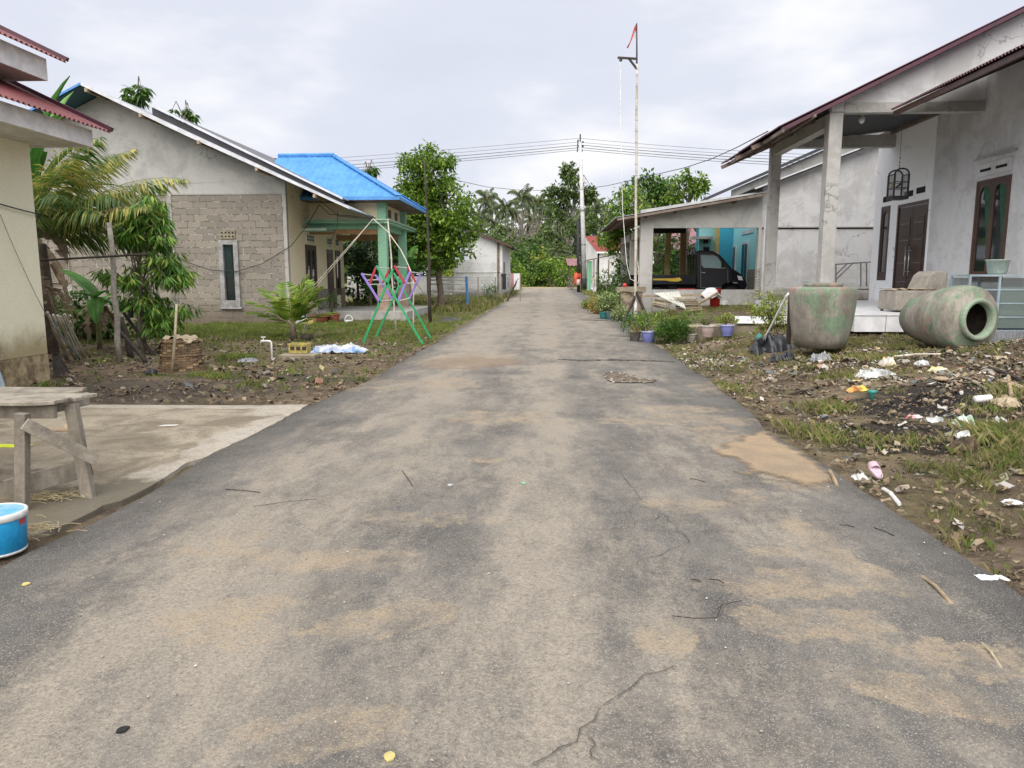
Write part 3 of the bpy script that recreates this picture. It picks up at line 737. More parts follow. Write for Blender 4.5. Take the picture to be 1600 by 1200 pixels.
def pothole():
    cx, cy = at(985, 590, z=.03).x, at(985, 590, z=.03).y
    m = MB(); n = 30; rim = []
    pts = [(943, 585), (955, 582), (975, 583), (985, 588), (1000, 592), (1026, 593), (1020, 597), (985, 598), (958, 598), (948, 594)]
    P = [at(a, b, z=.035) for a, b in pts]
    z = .046
    top = [(p.x, p.y, roadz(p.x, p.y)+.010) for p in P]
    c = (sum(p[0] for p in top)/len(top), sum(p[1] for p in top)/len(top), z+.001)
    M('pothole_fill', (.20, .15, .10), (.035, .03, .025), scale=16, bump=1, fine=30)
    m.mat('pothole_fill'); m.add(top+[c], [(i, (i+1) % len(top), len(top)) for i in range(len(top))])
    m.mat('pit')
    for i in range(3, 8):
        pass
    far = top[0:6]
    m.add([p for q in far for p in (q, (q[0], q[1]-.07-.03*math.sin(q[0]*40), q[2]+.0015))], [(2*i, 2*i+1, 2*i+3, 2*i+2) for i in range(len(far)-1)])  # dark strip on the far rim, painted as shadow inside the hole
    struct(m, 'pothole', 'pothole_fill')
    m = MB()
    for k in range(38):
        p = random.choice(P).lerp(random.choice(P), random.random()); r = random.uniform(.006, .022)
        m.lathe([(0, -r*.4), (r, 0), (r*.7, r*.5), (0, r*.6)], (p.x, p.y-.02, roadz(p.x, p.y)+.012), 6)
    setp(m.build('gravel', 'pebbles'), 'loose pale gravel lying in the pothole of the road', 'gravel', kind='stuff')
pothole()
# concrete apron by the workbench
m = MB(); pts = [(redge(y, -1)-.01+.0*y, y) for y in np.arange(3.05, 7.3, .1)]
pts = [(x+random.uniform(-.01, .01)-(.12 if y < 4.0 else .02 if y > 5 else .07), y) for x, y in pts]
poly = [(-12, 7.30), (-12, 4.0), (-6.6, 4.0), (-4.3, 3.45), (-2.62, 3.42)]+[p for p in pts if p[1] > 3.5]+[(-2.45, 7.36), (-3.3, 7.26), (-5, 7.22)]
m.prism([(x, y, -.05) for x, y in poly], (0, 0, .062)); struct(m, 'concrete_apron', 'concrete_apron')
m = MB(); p = at(10, 697, z=.012); m.prism([(p.x-.4, p.y-.06, .013), (p.x+.16, p.y-.05, .013), (p.x+.18, p.y+.05, .013), (p.x-.4, p.y+.06, .013)], (0, 0, .003)); struct(m, 'painted_mark', 'yellow_mark')

# ------------------------------------------------------------------ generic house bits
def window_x(parent, X, y0, y1, z0, z1, out=-1, frame='frame_brown', leaves_=2, arch=True, glass='glass_dark', curtain=None, fw=.07):
    """window in a wall parallel to the road; out = side it faces"""
    m = MB(); d = .05*out
    m.box((X, y0, z0), (X+d, y0+fw, z1)) if out > 0 else m.box((X+d, y0, z0), (X, y0+fw, z1))
    lo, hi = min(X, X+d), max(X, X+d)
    m.box((lo, y1-fw, z0), (hi, y1, z1)); m.box((lo, y0+fw, z1-fw), (hi, y1-fw, z1)); m.box((lo, y0+fw, z0), (hi, y1-fw, z0+fw*1.4))
    o = m.build('window', frame, parent, bevel=.006)
    iw = (y1-y0-2*fw)/leaves_
    m = MB(); g = MB(); c = MB()
    for k in range(leaves_):
        a = y0+fw+k*iw; b = a+iw; s = .055; lo2, hi2 = (X+.012*out, X+.038*out) if out > 0 else (X+.038*out, X+.012*out)
        m.box((lo2, a, z0+fw*1.4), (hi2, a+s, z1-fw)); m.box((lo2, b-s, z0+fw*1.4), (hi2, b, z1-fw))
        zb = z0+fw*1.4; m.box((lo2, a+s, zb), (hi2, b-s, zb+.12)); zt = z1-fw
        if arch:
            n = 10; pts = [(X+.038*out, a+s, zt), (X+.038*out, b-s, zt)]
            cy = (a+b)/2; r = (b-a)/2-s; zc = zt-.07-r
            arc = [(X+.038*out, cy+r*math.cos(t), zc+r*math.sin(t)) for t in np.linspace(0, math.pi, n)]
            vs = [(X+.038*out, b-s, zt)]+arc+[(X+.038*out, a+s, zt)]
            for i in range(len(arc)-1):
                q = arc[i]; q2 = arc[i+1]
                m.add([q, q2, (q2[0], q2[1], zt), (q[0], q[1], zt)], [(0, 1, 2, 3)])
        else: m.box((lo2, a+s, zt-.06), (hi2, b-s, zt))
        g.add([(X+.014*out, a+s, zb), (X+.014*out, b-s, zb), (X+.014*out, b-s, zt), (X+.014*out, a+s, zt)], [(0, 1, 2, 3)])
        if curtain:
            n = 10; c = MB()
            for i in range(n):
                t0, t1 = i/n, (i+1)/n
                y_0 = a+s+(b-a-2*s)*(.30+.55*math.sin(t0*2.6)*.7); y_1 = a+s+(b-a-2*s)*(.30+.55*math.sin(t1*2.6)*.7)
                zA = zt-(zt-zb)*t0*.75; zB = zt-(zt-zb)*t1*.75
                e = a+s
                c.add([(X+.018*out, e, zA), (X+.018*out, y_0*.0+e+(b-a-2*s)*max(.12, .75-t0*.7), zA), (X+.018*out, e+(b-a-2*s)*max(.12, .75-t1*.7), zB), (X+.018*out, e, zB)], [(0, 1, 2, 3)])
            c.build('curtain', curtain, o)
    m.build('sash', frame, o, bevel=.004); g.build('pane', glass, o)
    return o
def beams(lst, name, mat, parent, bevel=0):
    for p, q, w_, h_ in lst:
        m = MB(); m.beam(p, q, w_, h_); m.build(name, mat, parent, bevel=bevel)
def lintel(mb, X, y0, y1, z, out): 
    a, b = sorted((X, X+.06*out)); mb.box((a, y0, z), (b, y1, z+.03))

# ------------------------------------------------------------------ block house (left)
hb = thing('block_house', 'bare concrete block house with plastered gable and narrow grey window', 'house', (-10, 22, 0))
Yg = 20.4; XR = -7.2; ap = Vector((-12.15, 19.5, 6.29)); tip = Vector((-5.2, 19.5, 3.1)); sl_ = (ap.z-tip.z)/(tip.x-ap.x)
def roofz(x): return ap.z-abs(x-ap.x)*sl_
m = MB(); wx0, wx1, wz0, wz1 = -9.09, -8.66, .55, 2.27
for a, b, c, d in ((-18, wx0, -.2, 3.58), (wx1, XR, -.2, 3.58), (wx0, wx1, -.2, wz0), (wx0, wx1, wz1, 3.58)):
    m.box((a, Yg, c), (b, Yg+.12, d))
m.build('wall', 'concrete_block', hb)
m = MB(); m.prism([(-18, Yg-.012, 3.58), (XR, Yg-.012, 3.58), (XR, Yg-.012, roofz(XR)-.05), (ap.x, Yg-.012, ap.z-.06), (-18, Yg-.012, roofz(-18)-.05)], (0, .13, 0))
m.build('gable', 'render_grey', hb)
m = MB()
m.box((XR-.10, Yg-.02, -.2), (XR+.004, Yg+.1, 3.6)); m.box((-10.55, Yg-.02, -.2), (-10.42, Yg+.05, 3.58)); m.box((-13.6, Yg-.02, -.2), (-13.45, Yg+.05, 3.58))
m.box((-18, Yg-.02, 3.56), (XR-.1, Yg+.02, 3.62)); m.build('concrete_frame', 'beam_concrete', hb, bevel=.01)
# cream front wall along the road with openings
m = MB(); ops = [(21.85, 22.85, .58, 2.28), (24.0, 24.72, .25, 2.22), (24.95, 25.5, .72, 2.22)]; yy = Yg+.12; ZT = 4.0
for a, b, c, d in ops:
    m.box((XR-.12, yy, .95), (XR, a, ZT)); m.box((XR-.12, a, d), (XR, b, ZT)); m.box((XR-.12, a, -.1), (XR, b, c)); yy = b
m.box((XR-.12, yy, .95), (XR, 26.0, ZT)); m.build('front_wall', 'cream_paint', hb)
yy = Yg+.12
for a, b, c, d in ops+[(26.0, 26, 0, 0)]: m = MB(); m.box((XR-.12, yy, -.2), (XR+.025, a, .95)); m.build('stone_plinth', 'stone_cladding', hb); yy = b
window_x(hb, XR-.02, 21.85, 22.85, .58, 2.28, 1, curtain='curtain_dark')
dd = window_x(hb, XR-.02, 24.95, 25.5, .72, 2.22, 1, leaves_=1)
m = MB(); m.box((XR-.06, 24.0, .25), (XR+.01, 24.72, 2.22)); d = m.build('door', 'door_brown', hb, bevel=.01)
m = MB(); m.box((XR+.01, 24.08, .4), (XR+.022, 24.64, 1.1)); m.box((XR+.01, 24.08, 1.2), (XR+.022, 24.64, 2.1)); m.build('panel', 'frame_brown', d, bevel=.01)
m = MB(); m.box((XR, 21.6, 2.66), (XR+.75, 23.4, 2.74)); m.build('canopy', 'mint_light', hb, bevel=.01)
for y0, y1 in ((22.0, 22.75), (24.05, 24.6), (25.0, 25.4)):
    m = MB(); m.mat('white_plastic'); m.box((XR-.01, y0, 2.36), (XR+.02, y1, 2.6)); m.mat('black_void')
    n = max(2, int((y1-y0)/.13))
    for k in range(n): 
        a = y0+.03+k*(y1-y0-.06)/n; m.box((XR+.02, a, 2.4), (XR+.026, a+.07, 2.47)); m.box((XR+.02, a, 2.49), (XR+.026, a+.07, 2.56))
    m.build('vent_block', None, hb)
# narrow side window
m = MB(); fw = .07; y = Yg-.06
m.box((wx0-.06, y, wz0-.06), (wx0+fw, y+.14, wz1+.06)); m.box((wx1-fw, y, wz0-.06), (wx1+.06, y+.14, wz1+.06)); m.box((wx0+fw, y, wz1-.06), (wx1-fw, y+.14, wz1+.06)); m.box((wx0+fw, y, wz0-.06), (wx1-fw, y+.14, wz0+.12))
m.box((wx0-.1, y-.02, wz0-.12), (wx1+.1, y+.1, wz0-.061))
wn = m.build('window', M('frame_pale', (.36, .355, .35), (.22, .21, .20), scale=6, fine=22, bump=.4).name, hb, bevel=.008)
m = MB(); m.box((wx0, Yg+.04, wz0), (wx1, Yg+.06, wz1)); m.build('pane', 'glass_dark', wn)
m = MB(); 
for k in range(6): x = wx0+.08+k*.035; m.tube([(x, Yg+.035, wz1-.1), (x+.02, Yg+.03, (wz0+wz1)/2), (x+.05, Yg+.035, wz0+.75)], .016, 5)
m.build('curtain', 'curtain_dark', wn)
m = MB(); m.mat('concrete_ledge'); a, b = at(344, 360, Yg), at(368, 373, Yg); m.box((a.x, Yg-.03, b.z), (b.x, Yg+.03, a.z)); m.mat('black_void')
for k in range(4):
    for j in range(2):
        cx = a.x+.06+k*(b.x-a.x-.12)/3; cz = b.z+.06+j*.1; m.add([(cx-.035, Yg-.034, cz), (cx, Yg-.034, cz-.03), (cx+.035, Yg-.034, cz), (cx, Yg-.034, cz+.03)], [(0, 1, 2, 3)])
m.build('vent_block', None, hb)
m = MB(); a, b = at(72, 402, Yg), at(112, 442, Yg); m.box((a.x, Yg-.05, b.z), (b.x, Yg-.001, a.z))
for k in range(12): z = b.z+(a.z-b.z)*k/12; m.box((a.x+.04, Yg-.07, z), (b.x-.04, Yg-.05, z+.03))
m.build('louvre_window', 'wood_grey', hb)
# roofs
def slope(m, X0, Z0, X1, Z1, Y0, Y1, pitch=.2, amp=.012): m.corr((X0, Y0, Z0), (0, Y1-Y0, 0), (X1-X0, 0, Z1-Z0), pitch, amp)
m = MB(); m.mat('roof_zinc'); slope(m, tip.x, tip.z, ap.x, ap.z, 19.5, 31)
m.mat('teal_sheet'); m.prism([(tip.x+.05, 19.52, tip.z-.05), (ap.x, 19.52, ap.z-.035), (ap.x, 19.52, ap.z-.02), (tip.x+.05, 19.52, tip.z-.035)], (0, 11, 0))
m.prism([(ap.x, 19.52, ap.z-.035), (-18, 19.52, roofz(-18)-.04), (-18, 19.52, roofz(-18)-.02), (ap.x, 19.52, ap.z-.02)], (0, 11, 0))
m.mat('roof_blue'); slope(m, -18, roofz(-18), ap.x, ap.z, 19.5, 31); m.build('roof', None, hb)
m = MB(); m.prism([(tip.x, 19.46, tip.z+.03), (ap.x, 19.46, ap.z+.04), (ap.x, 19.46, ap.z-.04), (-9.5, 19.46, roofz(-9.5)-.08), (tip.x+.02, 19.46, tip.z-.03)], (0, .035, 0)); m.build('verge_board', 'verge_white', hb)
m = MB(); m.prism([(-18, 19.46, roofz(-18)+.03), (ap.x, 19.46, ap.z+.04), (ap.x, 19.46, ap.z-.02), (-18, 19.46, roofz(-18)-.03)], (0, .03, 0)); m.build('verge_board', 'roof_blue', hb)
beams([((x, 19.4 if x > -12.1 else 19.6, roofz(x)-.10), (x, 20.38, roofz(x)-.10), .06, .09) for x in (-6.1, -7.6, -9.1, -10.6, -12.0, -13.3)], 'purlin', 'wood_tan', hb)
# raised rear roof layer
d0 = at(243, 167, 21.2); d1 = at(540, 312, 21.2)
m = MB(); m.mat('roof_dark'); m.prism([(d0.x, 21.0, d0.z-.42), (d1.x, 21.0, d1.z-.2), (d1.x, 21.0, d1.z-.05), (d0.x, 21.0, d0.z-.05)], (0, .1, 0))
m.mat('roof_grey'); slope(m, d1.x, d1.z, d0.x, d0.z, 20.9, 30); m.mat('verge_white'); m.prism([(d0.x, 20.86, d0.z-.03), (d1.x, 20.86, d1.z-.03), (d1.x, 20.86, d1.z+.03), (d0.x, 20.86, d0.z+.03)], (0, .03, 0))
m.build('upper_roof', None, hb)

# ------------------------------------------------------------------ blue roofed porch house
hp = thing('blue_roof_porch', 'porch with bright blue metal hip roof and mint green columns', 'porch', (-6, 24, 0))
E0, E1, EX, EZ = 21.6, 26.4, -4.3, 3.62; RX, RY, RZ_ = -6.85, 24., 5.14; XL = -8.65
m = MB()
def tri_corr(m, a, b, c, d, pitch=.2, amp=.014):
    """sloped roof plane a-b eave, c-d ridge, ribs run up the slope"""
    a, b, c, d = map(Vector, (a, b, c, d)); n = int((b-a).length/pitch*4)
    nrm = (b-a).cross(d-a).normalized(); nrm = nrm if nrm.z > 0 else -nrm; vs = []
    up = (d-a) if (c-d).length > 0 else None
    for i in range(n+1):
        t = i/n; e = a.lerp(b, t); off = nrm*(amp if i % 4 == 0 else 0)
        vs += [e+off, None]
        # top: follow slope direction until ridge or hip
        eav = (b-a).normalized(); s = t*(b-a).length
        l0 = (d-a).dot(eav); l1 = (c-a).dot(eav); updir = (d-a)-eav*l0
        if s < l0: k = s/l0 if l0 > 1e-6 else 1
        elif s > l1: k = ((b-a).length-s)/((b-a).length-l1)
        else: k = 1
        vs[-1] = e+updir*k+off
    m.add(vs, [(2*i, 2*i+2, 2*i+3, 2*i+1) for i in range(n)])
tri_corr(m, (XL, E0, EZ), (EX, E0, EZ), (RX, RY, RZ_), (XL, RY, RZ_))
tri_corr(m, (EX, E0, EZ), (EX, E1, EZ), (RX, RY, RZ_), (RX, RY, RZ_+.001))
tri_corr(m, (EX, E1, EZ), (XL, E1, EZ), (XL, RY, RZ_), (RX, RY, RZ_))
r = m.build('roof', 'roof_blue', hp)
m = MB(); m.tube([(XL, RY, RZ_+.03), (RX, RY, RZ_+.04)], .07, 6); m.beam((RX, RY, RZ_+.03), (EX, E0, EZ+.03), .2, .03); m.beam((RX, RY, RZ_+.03), (EX, E1, EZ+.03), .2, .03)
m.build('ridge_cap', 'roof_blue', r)
m = MB(); m.mat('roof_blue'); m.beam((-8.2, E0, EZ-.04), (EX, E0, EZ-.04), .02, .10); m.beam((EX, E0, EZ-.04), (EX, E1, EZ-.04), .02, .10)
m.mat('roof_rusty'); m.box((-8.2, E0+.02, EZ-.10), (EX-.03, E1-.02, EZ-.085)); m.build('eave', None, hp)
m = MB(); m.box((XR, 22.3, 3.0), (-5.0, 22.42, 3.52)); m.box((-5.12, 22.42, 3.0), (-5.0, 25.4, 3.52)); m.box((XR-.1, 20.8, 3.0), (XR+.0, 22.3, 3.5)) if False else None
m.build('wall', 'cream_paint', hp)
for y in (23.3, 24.3): m = MB(); m.box((-5.0, y, 3.16), (-4.985, y+.4, 3.4)); m.build('vent_opening', 'frame_brown', hp)
m = MB(); m.mat('mint_light'); m.box((XR, 21.95, 2.98), (-4.68, 26.5, 3.02)); m.mat('mint_paint'); m.box((XR, 22.0, 2.90), (-4.73, 26.45, 2.98)); m.box((XR, 22.28, 2.74), (-4.95, 22.45, 2.90)); m.box((-5.15, 22.45, 2.74), (-4.95, 25.4, 2.90))
m.mat('orange_soffit'); m.box((XR, 22.32, 2.60), (-5.0, 22.42, 2.74)); m.box((XR, 25.2, 2.55), (-5.0, 25.3, 2.74)); m.build('canopy', None, hp)
for (x, y) in ((-4.96, 22.32), (-4.96, 25.3)):
    m = MB(); m.box((x-.13, y-.13, 1.1), (x+.13, y+.13, EZ-.1)); c = m.build('column', 'mint_paint', hp, bevel=.01)
    m = MB(); m.box((x-.17, y-.17, .3), (x+.17, y+.17, 1.1)); m.build('brick_base', 'brick_red', c)
m = MB(); m.box((-6.35, 21.9, -.2), (-4.2, 26.6, .3)); m.box((XR, 22.6, -.2), (-6.35, 26.6, .28)); m.build('floor_slab', 'beam_concrete', hp, bevel=.01)
m = MB(); m.box((-10.5, 26.6, 0), (-10.3, 34, 3)); 

# ------------------------------------------------------------------ yellow house (near left)
hy = thing('yellow_house', 'pale yellow house wall with two tiers of maroon corrugated roof', 'house', (-8, 6, 0))
XW = -6.5; YE = 9.25
m = MB(); m.box((-14, -2, .32), (XW, YE, 3.0)); m.build('wall', 'yellow_paint', hy, bevel=.01)
m = MB(); m.box((-14, -2, -.2), (XW+.0, YE+.0, .32)); m.build('plinth', 'base_rough', hy)
m = MB(); m.box((-12, -2, 3.0), (-6.9, YE-.1, 3.9)); m.build('upper_wall', 'yellow_paint', hy)
def eaves(parent, xe, ye, zt, zb, X_in, nm, slope_=.48, back=-14):
    m = MB(); m.mat('fascia_white'); m.box((xe-.04, -2, zb), (xe, ye, zt)); m.box((X_in, ye-.04, zb), (xe-.04, ye, zt)); m.mat('soffit'); m.box((X_in, -2, zb+.012), (xe-.045, ye-.045, zb+.025))
    m.build('fascia', None, parent)
    m = MB(); m.corr((xe+.16, -2, zt+.0), (0, ye+.16+2, 0), (back-xe, 0, -(back-xe)*slope_), .085, .016)
    r = m.build(nm, 'roof_maroon', parent)
    m = MB(); m.beam((xe+.17, ye+.16, zt+.035), (back, ye+.16, zt+.035-(back-xe-.16)*slope_), .05, .05); m.build('verge_trim', 'roof_maroon_dark', r)
eaves(hy, -5.78, 9.42, 3.15, 2.94, -7, 'lower_roof', back=-7.3)
eaves(hy, -6.22, 9.3, 3.98, 3.72, -8, 'upper_roof', back=-12)
m = MB()
def cable(m, a, b, sag, r=.006, n=16):
    a = Vector(a); b = Vector(b); m.tube([a.lerp(b, i/n)-Vector((0, 0, sag*4*(i/n)*(1-i/n))) for i in range(n+1)], r, 5, False)
c = MB(); cable(c, (-6.46, 7.2, 2.42), (-6.46, 9.28, 2.1), .05, .008); cable(c, (-6.46, 9.28, 2.1), (-9.6, 13, 1.9), .1, .008)
solo(c, 'power_cable', 'wire_black', 'black cable running along the top of the yellow wall', 'cable')
c = MB(); cable(c, at(0, 335, X=-6.46), at(72, 492, X=-6.45), .05, .004)
solo(c, 'string_line', 'iron_grey', 'thin grey cord slanting down the yellow wall', 'cord')
m = MB(); a = at(6, 612, z=0); m.tube([(a.x, a.y, 0), (a.x-.16, a.y, .62)], .035, 8); solo(m, 'pipe_post', 'aqua_metal', 'pale blue post end at left edge before the yellow wall', 'post')

# ------------------------------------------------------------------ right porch house
hr = thing('porch_house', 'grey rendered house with white entrance wall and tall concrete porch columns', 'house', (9, 17, .4))
XH = 8.74; ZF = .70; YB = 20.5; YC = 17.6
def hz(px, py): return at(px, py, X=XH)
door = (17.78, 19.18); dz = 3.1
yd0, yd1 = hz(1452, 310).y, hz(1403, 320).y
ysw0, ysw1 = hz(1392, 320).y, hz(1378, 322).y
m = MB(); ops = [(yd0, yd1, ZF, 3.10), (ysw0, ysw1, hz(1381, 438).z, hz(1386, 322).z)]; yy = YC
for a, b, c, d in ops:
    m.box((XH, yy, ZF-.5), (XH+.15, a, 5.05)); m.box((XH, a, d), (XH+.15, b, 5.05))
    if c > ZF: m.box((XH, a, ZF-.5), (XH+.15, b, c))
    yy = b
m.box((XH, yy, ZF-.5), (XH+.15, YB+.15, 5.05)); m.box((XH+.15, YB, ZF-.5), (14, YB+.15, 5.05)); m.build('entrance_wall', 'white_paint', hr)
wy0, wy1 = hz(1585, 275).y, hz(1531, 282).y; wz1 = hz(1531, 284).z; wz0 = hz(1527, 440).z
m = MB(); XG = XH-.04; yy = 6.5
m.box((XG, 6.5, -.1), (XG+.2, wy0, 5.38)); m.box((XG, wy0, wz1), (XG+.2, wy1, 5.38)); m.box((XG, wy0, -.1), (XG+.2, wy1, wz0)); m.box((XG, wy1, -.1), (XG+.2, YC, 5.38)); m.build('side_wall', 'render_right', hr)
wnd = window_x(hr, XG+.03, wy0, wy1, wz0, wz1, -1, curtain='curtain_green', fw=.06)
window_x(hr, XH+.04, ysw0, ysw1, hz(1381, 438).z, hz(1386, 322).z, -1, frame='door_brown', leaves_=1)
m = MB(); m.mat('render_right'); z0, z1 = hz(1536, 277).z, hz(1536, 258).z; m.box((XG-.03, wy0+.02, z0), (XG-.001, wy1-.02, z1)); m.mat('black_void')
for t in (.12, .58): m.box((XG-.035, wy0+(wy1-wy0)*t, z0+.09), (XG-.031, wy0+(wy1-wy0)*(t+.32), z1-.1))
m.build('vent_block', None, hr)
m = MB(); z = hz(1563, 243).z; m.box((XG-.05, wy0-.1, z), (XG, wy1+.1, z+.035)); m.build('drip_ledge', 'beam_concrete', hr)
for a, b in (((1394, 309)), (1380, 313)), ((1427, 301), (1413, 304)), ((1446, 295), (1432, 299)):
    m = MB(); p, q = hz(*a), hz(*b); m.box((XH-.006, p.y, p.z-.075), (XH+.001, q.y, p.z+.065)); m.build('vent_slot', 'black_void', hr)
# double door
m = MB(); m.box((XH+.0, yd0, ZF), (XH+.05, yd0+.07, 3.10)); m.box((XH+.0, yd1-.07, ZF), (XH+.05, yd1, 3.10)); m.box((XH-.0, yd0+.07, 3.02), (XH+.05, yd1-.07, 3.10)); fr = m.build('door_frame', 'door_brown', hr, bevel=.006)
ym = (yd0+yd1)/2-.02
for (a, b, hy_) in ((yd0+.075, ym-.004, ym-.09), (ym+.004, yd1-.075, ym+.09)):
    m = MB(); m.box((XH+.02, a, ZF+.02), (XH+.06, b, 3.01))
    z = ZF+.12
    m.mat('door_brown')
    for hh in (.42, .5, .5, .5):
        m.box((XH+.008, a+.1, z), (XH+.02, b-.1, z+hh-.05)); z += hh+.02
    d = m.build('door', 'door_brown', hr, bevel=.008)
    m = MB(); m.tube([(XH-.05, hy_, 1.35), (XH-.05, hy_, 2.05)], .014, 8); m.tube([(XH-.05, hy_, 1.45), (XH+.02, hy_, 1.45)], .01, 6); m.tube([(XH-.05, hy_, 1.95), (XH+.02, hy_, 1.95)], .01, 6); m.build('handle', 'steel', d, smooth=True)
    m = MB()
    for zz in (1.2, 1.65, 2.2, 2.6): m.box((XH+.004, a+.12, zz), (XH+.0075, b-.12, zz+.012))
    m.build('inlay', 'iron_grey', d)
# columns, beams
CX = 5.8; YN, YF = 15.9, 19.8; ZB = 4.62
for y, wd in ((YN, .27), (YF, .25)):
    m = MB(); m.box((CX-wd/2, y-wd/2, ZF-.3), (CX+wd/2, y+wd/2, ZB-.02)); m.build('column', 'column_concrete', hr, bevel=.012)
m = MB(); m.beam((CX, YN-.1, ZB-.13), (CX, YF+.1, ZB-.11), .22, .26); m.box((CX+.13, YF-.12, ZB-.05), (XH+.1, YF+.1, ZB+.25)); m.build('beam', 'beam_concrete', hr, bevel=.01)
RK = Vector((4.5, 15.5, 4.22)); ks = .4816
def rr(x): return RK.z+(x-RK.x)*ks
m = MB(); m.prism([(CX-.1, YN-.12, ZB+.0), (16, YN-.12, ZB+.0), (16, YN-.12, rr(16)-.08), (CX-.1, YN-.12, rr(CX-.1)-.08)], (0, .15, 0)); m.build('gable', 'render_light', hr)
m = MB(); m.box((CX+.14, YN-.14, ZB-.03), (XH+.1, YN+.05, ZB+.17)); m.build('gable_beam', 'beam_concrete', hr, bevel=.01)
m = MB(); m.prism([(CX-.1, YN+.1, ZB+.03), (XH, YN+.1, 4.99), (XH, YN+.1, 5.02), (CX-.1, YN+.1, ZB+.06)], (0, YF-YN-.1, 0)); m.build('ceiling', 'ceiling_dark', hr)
beams([((XH-.08, YN, 4.95), (XH-.08, YB, 4.95), .05, .12)], 'rafter', 'roof_rusty', hr)
m = MB(); m.mat('roof_maroon_dark'); m.corr((RK.x, RK.y-.1, RK.z+.02), (0, 4.6, 0), (11, 0, 11*ks), .085, .017, jag=.06)
m.mat('roof_dark'); m.prism([(RK.x+.1, RK.y-.05, RK.z-.04), (16, RK.y-.05, rr(16)-.09), (16, RK.y-.05, rr(16)-.05), (RK.x+.1, RK.y-.05, RK.z+.0)], (0, 4.5, 0)); rf = m.build('roof', None, hr)
m = MB(); m.beam((RK.x+.1, RK.y-.12, RK.z-.02), (16, RK.y-.12, rr(16)-.0), .04, .07); m.build('verge_trim', 'roof_maroon_dark', rf)
beams([((RK.x+dx, RK.y-.25, RK.z+dzz), (RK.x+dx, YF+.3, RK.z+dzz+random.uniform(-.02, .02)), .04, .06) for dx, dzz in ((.10, -.06), (.7, .22))], 'purlin', 'roof_rusty', rf)
beams([((RK.x-.12, y, RK.z-.15), (CX+.1, y, rr(CX)-.12), .05, .09) for y in (16.7, 18.1, 19.5)], 'rafter', 'roof_rusty', rf)
# lean-to roof in front of the gable
LE = Vector((6.78, 15.6, 4.60)); m = MB(); m.mat('roof_maroon_dark'); m.corr((LE.x, 8.0, LE.z), (0, LE.y-8, 0), (3.6, 0, 3.6*.45), .085, .02); m.mat('frame_brown'); m.beam((LE.x+.08, 8, LE.z-.07), (LE.x+.08, LE.y, LE.z-.07), .05, .09)
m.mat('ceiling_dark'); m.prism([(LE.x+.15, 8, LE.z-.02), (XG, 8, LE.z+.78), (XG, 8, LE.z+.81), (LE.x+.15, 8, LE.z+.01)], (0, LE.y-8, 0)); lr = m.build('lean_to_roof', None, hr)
beams([((LE.x+.10, y, LE.z-.08), (XG, y, LE.z+.70), .05, .08) for y in np.arange(9, 15.6, 1.1)], 'rafter', 'wood_dark', lr)
# porch floor
m = MB(); m.mat('tile_white'); m.box((5.05, 12.4, ZF-.28), (XG, 15.3, ZF)); m.box((5.62, 15.3, ZF-.28), (XG, YF+.55, ZF)); m.mat('iron_grey')
for x in (5.55, 6.25, 6.95, 7.65): m.box((x, 12.396, ZF-.28), (x+.008, 12.4, ZF))
m.box((5.05, 12.394, ZF-.022), (XG, 12.4, ZF-.012)); m.build('porch_floor', None, hr)
m = MB(); m.box((5.7, 12.6, -.1), (XG, YF, ZF-.28)); m.build('foundation', 'concrete_ledge', hr)
# bulb
b = at(1347, 184, 16.6); m = MB(); L = thing('light_bulb', 'white bulb lamp hanging below the porch beam', 'lamp', b)
m.lathe([(.03, .04), (.06, 0), (.065, -.05), (.045, -.1), (0, -.125)], b, 14); m.build('bulb', 'bulb_glass', L, smooth=True)
m = MB(); m.lathe([(.035, .2), (.035, .04)], b, 10); m.build('socket', 'white_plastic', L)
# birdcage
b = at(1402, 307, 17.0)
cg = thing('birdcage', 'black arched birdcage with a small dark bird hanging from the porch roof', 'birdcage', b)
w2 = .15; m = MB()
for sx in (-1, 1):
    for sy in (-1, 1): m.box((b.x+sx*w2-.016, b.y+sy*w2-.016, b.z), (b.x+sx*w2+.016, b.y+sy*w2+.016, b.z+.46))
for sy in (-1, 1):
    arc = [(b.x+w2*math.cos(t), b.y+sy*w2, b.z+.46+.12*math.sin(t)) for t in np.linspace(0, math.pi, 9)]; m.tube(arc, .018, 5)
for sx in (-1, 1): m.tube([(b.x+sx*w2, b.y-w2, b.z+.46), (b.x+sx*w2, b.y+w2, b.z+.46)], .014, 5)
m.build('frame', 'black_metal', cg)
m = MB(); m.box((b.x-w2-.02, b.y-w2-.02, b.z-.07), (b.x+w2+.02, b.y+w2+.02, b.z+.0)); m.build('base_tray', 'black_metal', cg, bevel=.005)
m = MB()
for i in range(1, 10):
    x = b.x-w2+2*w2*i/10; t = math.acos((x-b.x)/w2)
    for sy in (-1, 1): m.tube([(x, b.y+sy*w2, b.z), (x, b.y+sy*w2, b.z+.46+.12*math.sin(t))], .0028, 4)
    y = b.y-w2+2*w2*i/10
    for sx in (-1, 1): m.tube([(b.x+sx*w2, y, b.z), (b.x+sx*w2, y, b.z+.46)], .0028, 4)
m.build('bars', 'iron_grey', cg)
m = MB(); 
for z in (.17, .3): m.tube([(b.x-w2, b.y-w2, b.z+z), (b.x+w2, b.y-w2, b.z+z), (b.x+w2, b.y+w2, b.z+z), (b.x-w2, b.y+w2, b.z+z), (b.x-w2, b.y-w2, b.z+z)], .008, 5)
m.tube([(b.x-w2, b.y, b.z+.18), (b.x+w2, b.y, b.z+.18)], .008, 5); m.build('perch', 'black_metal', cg)
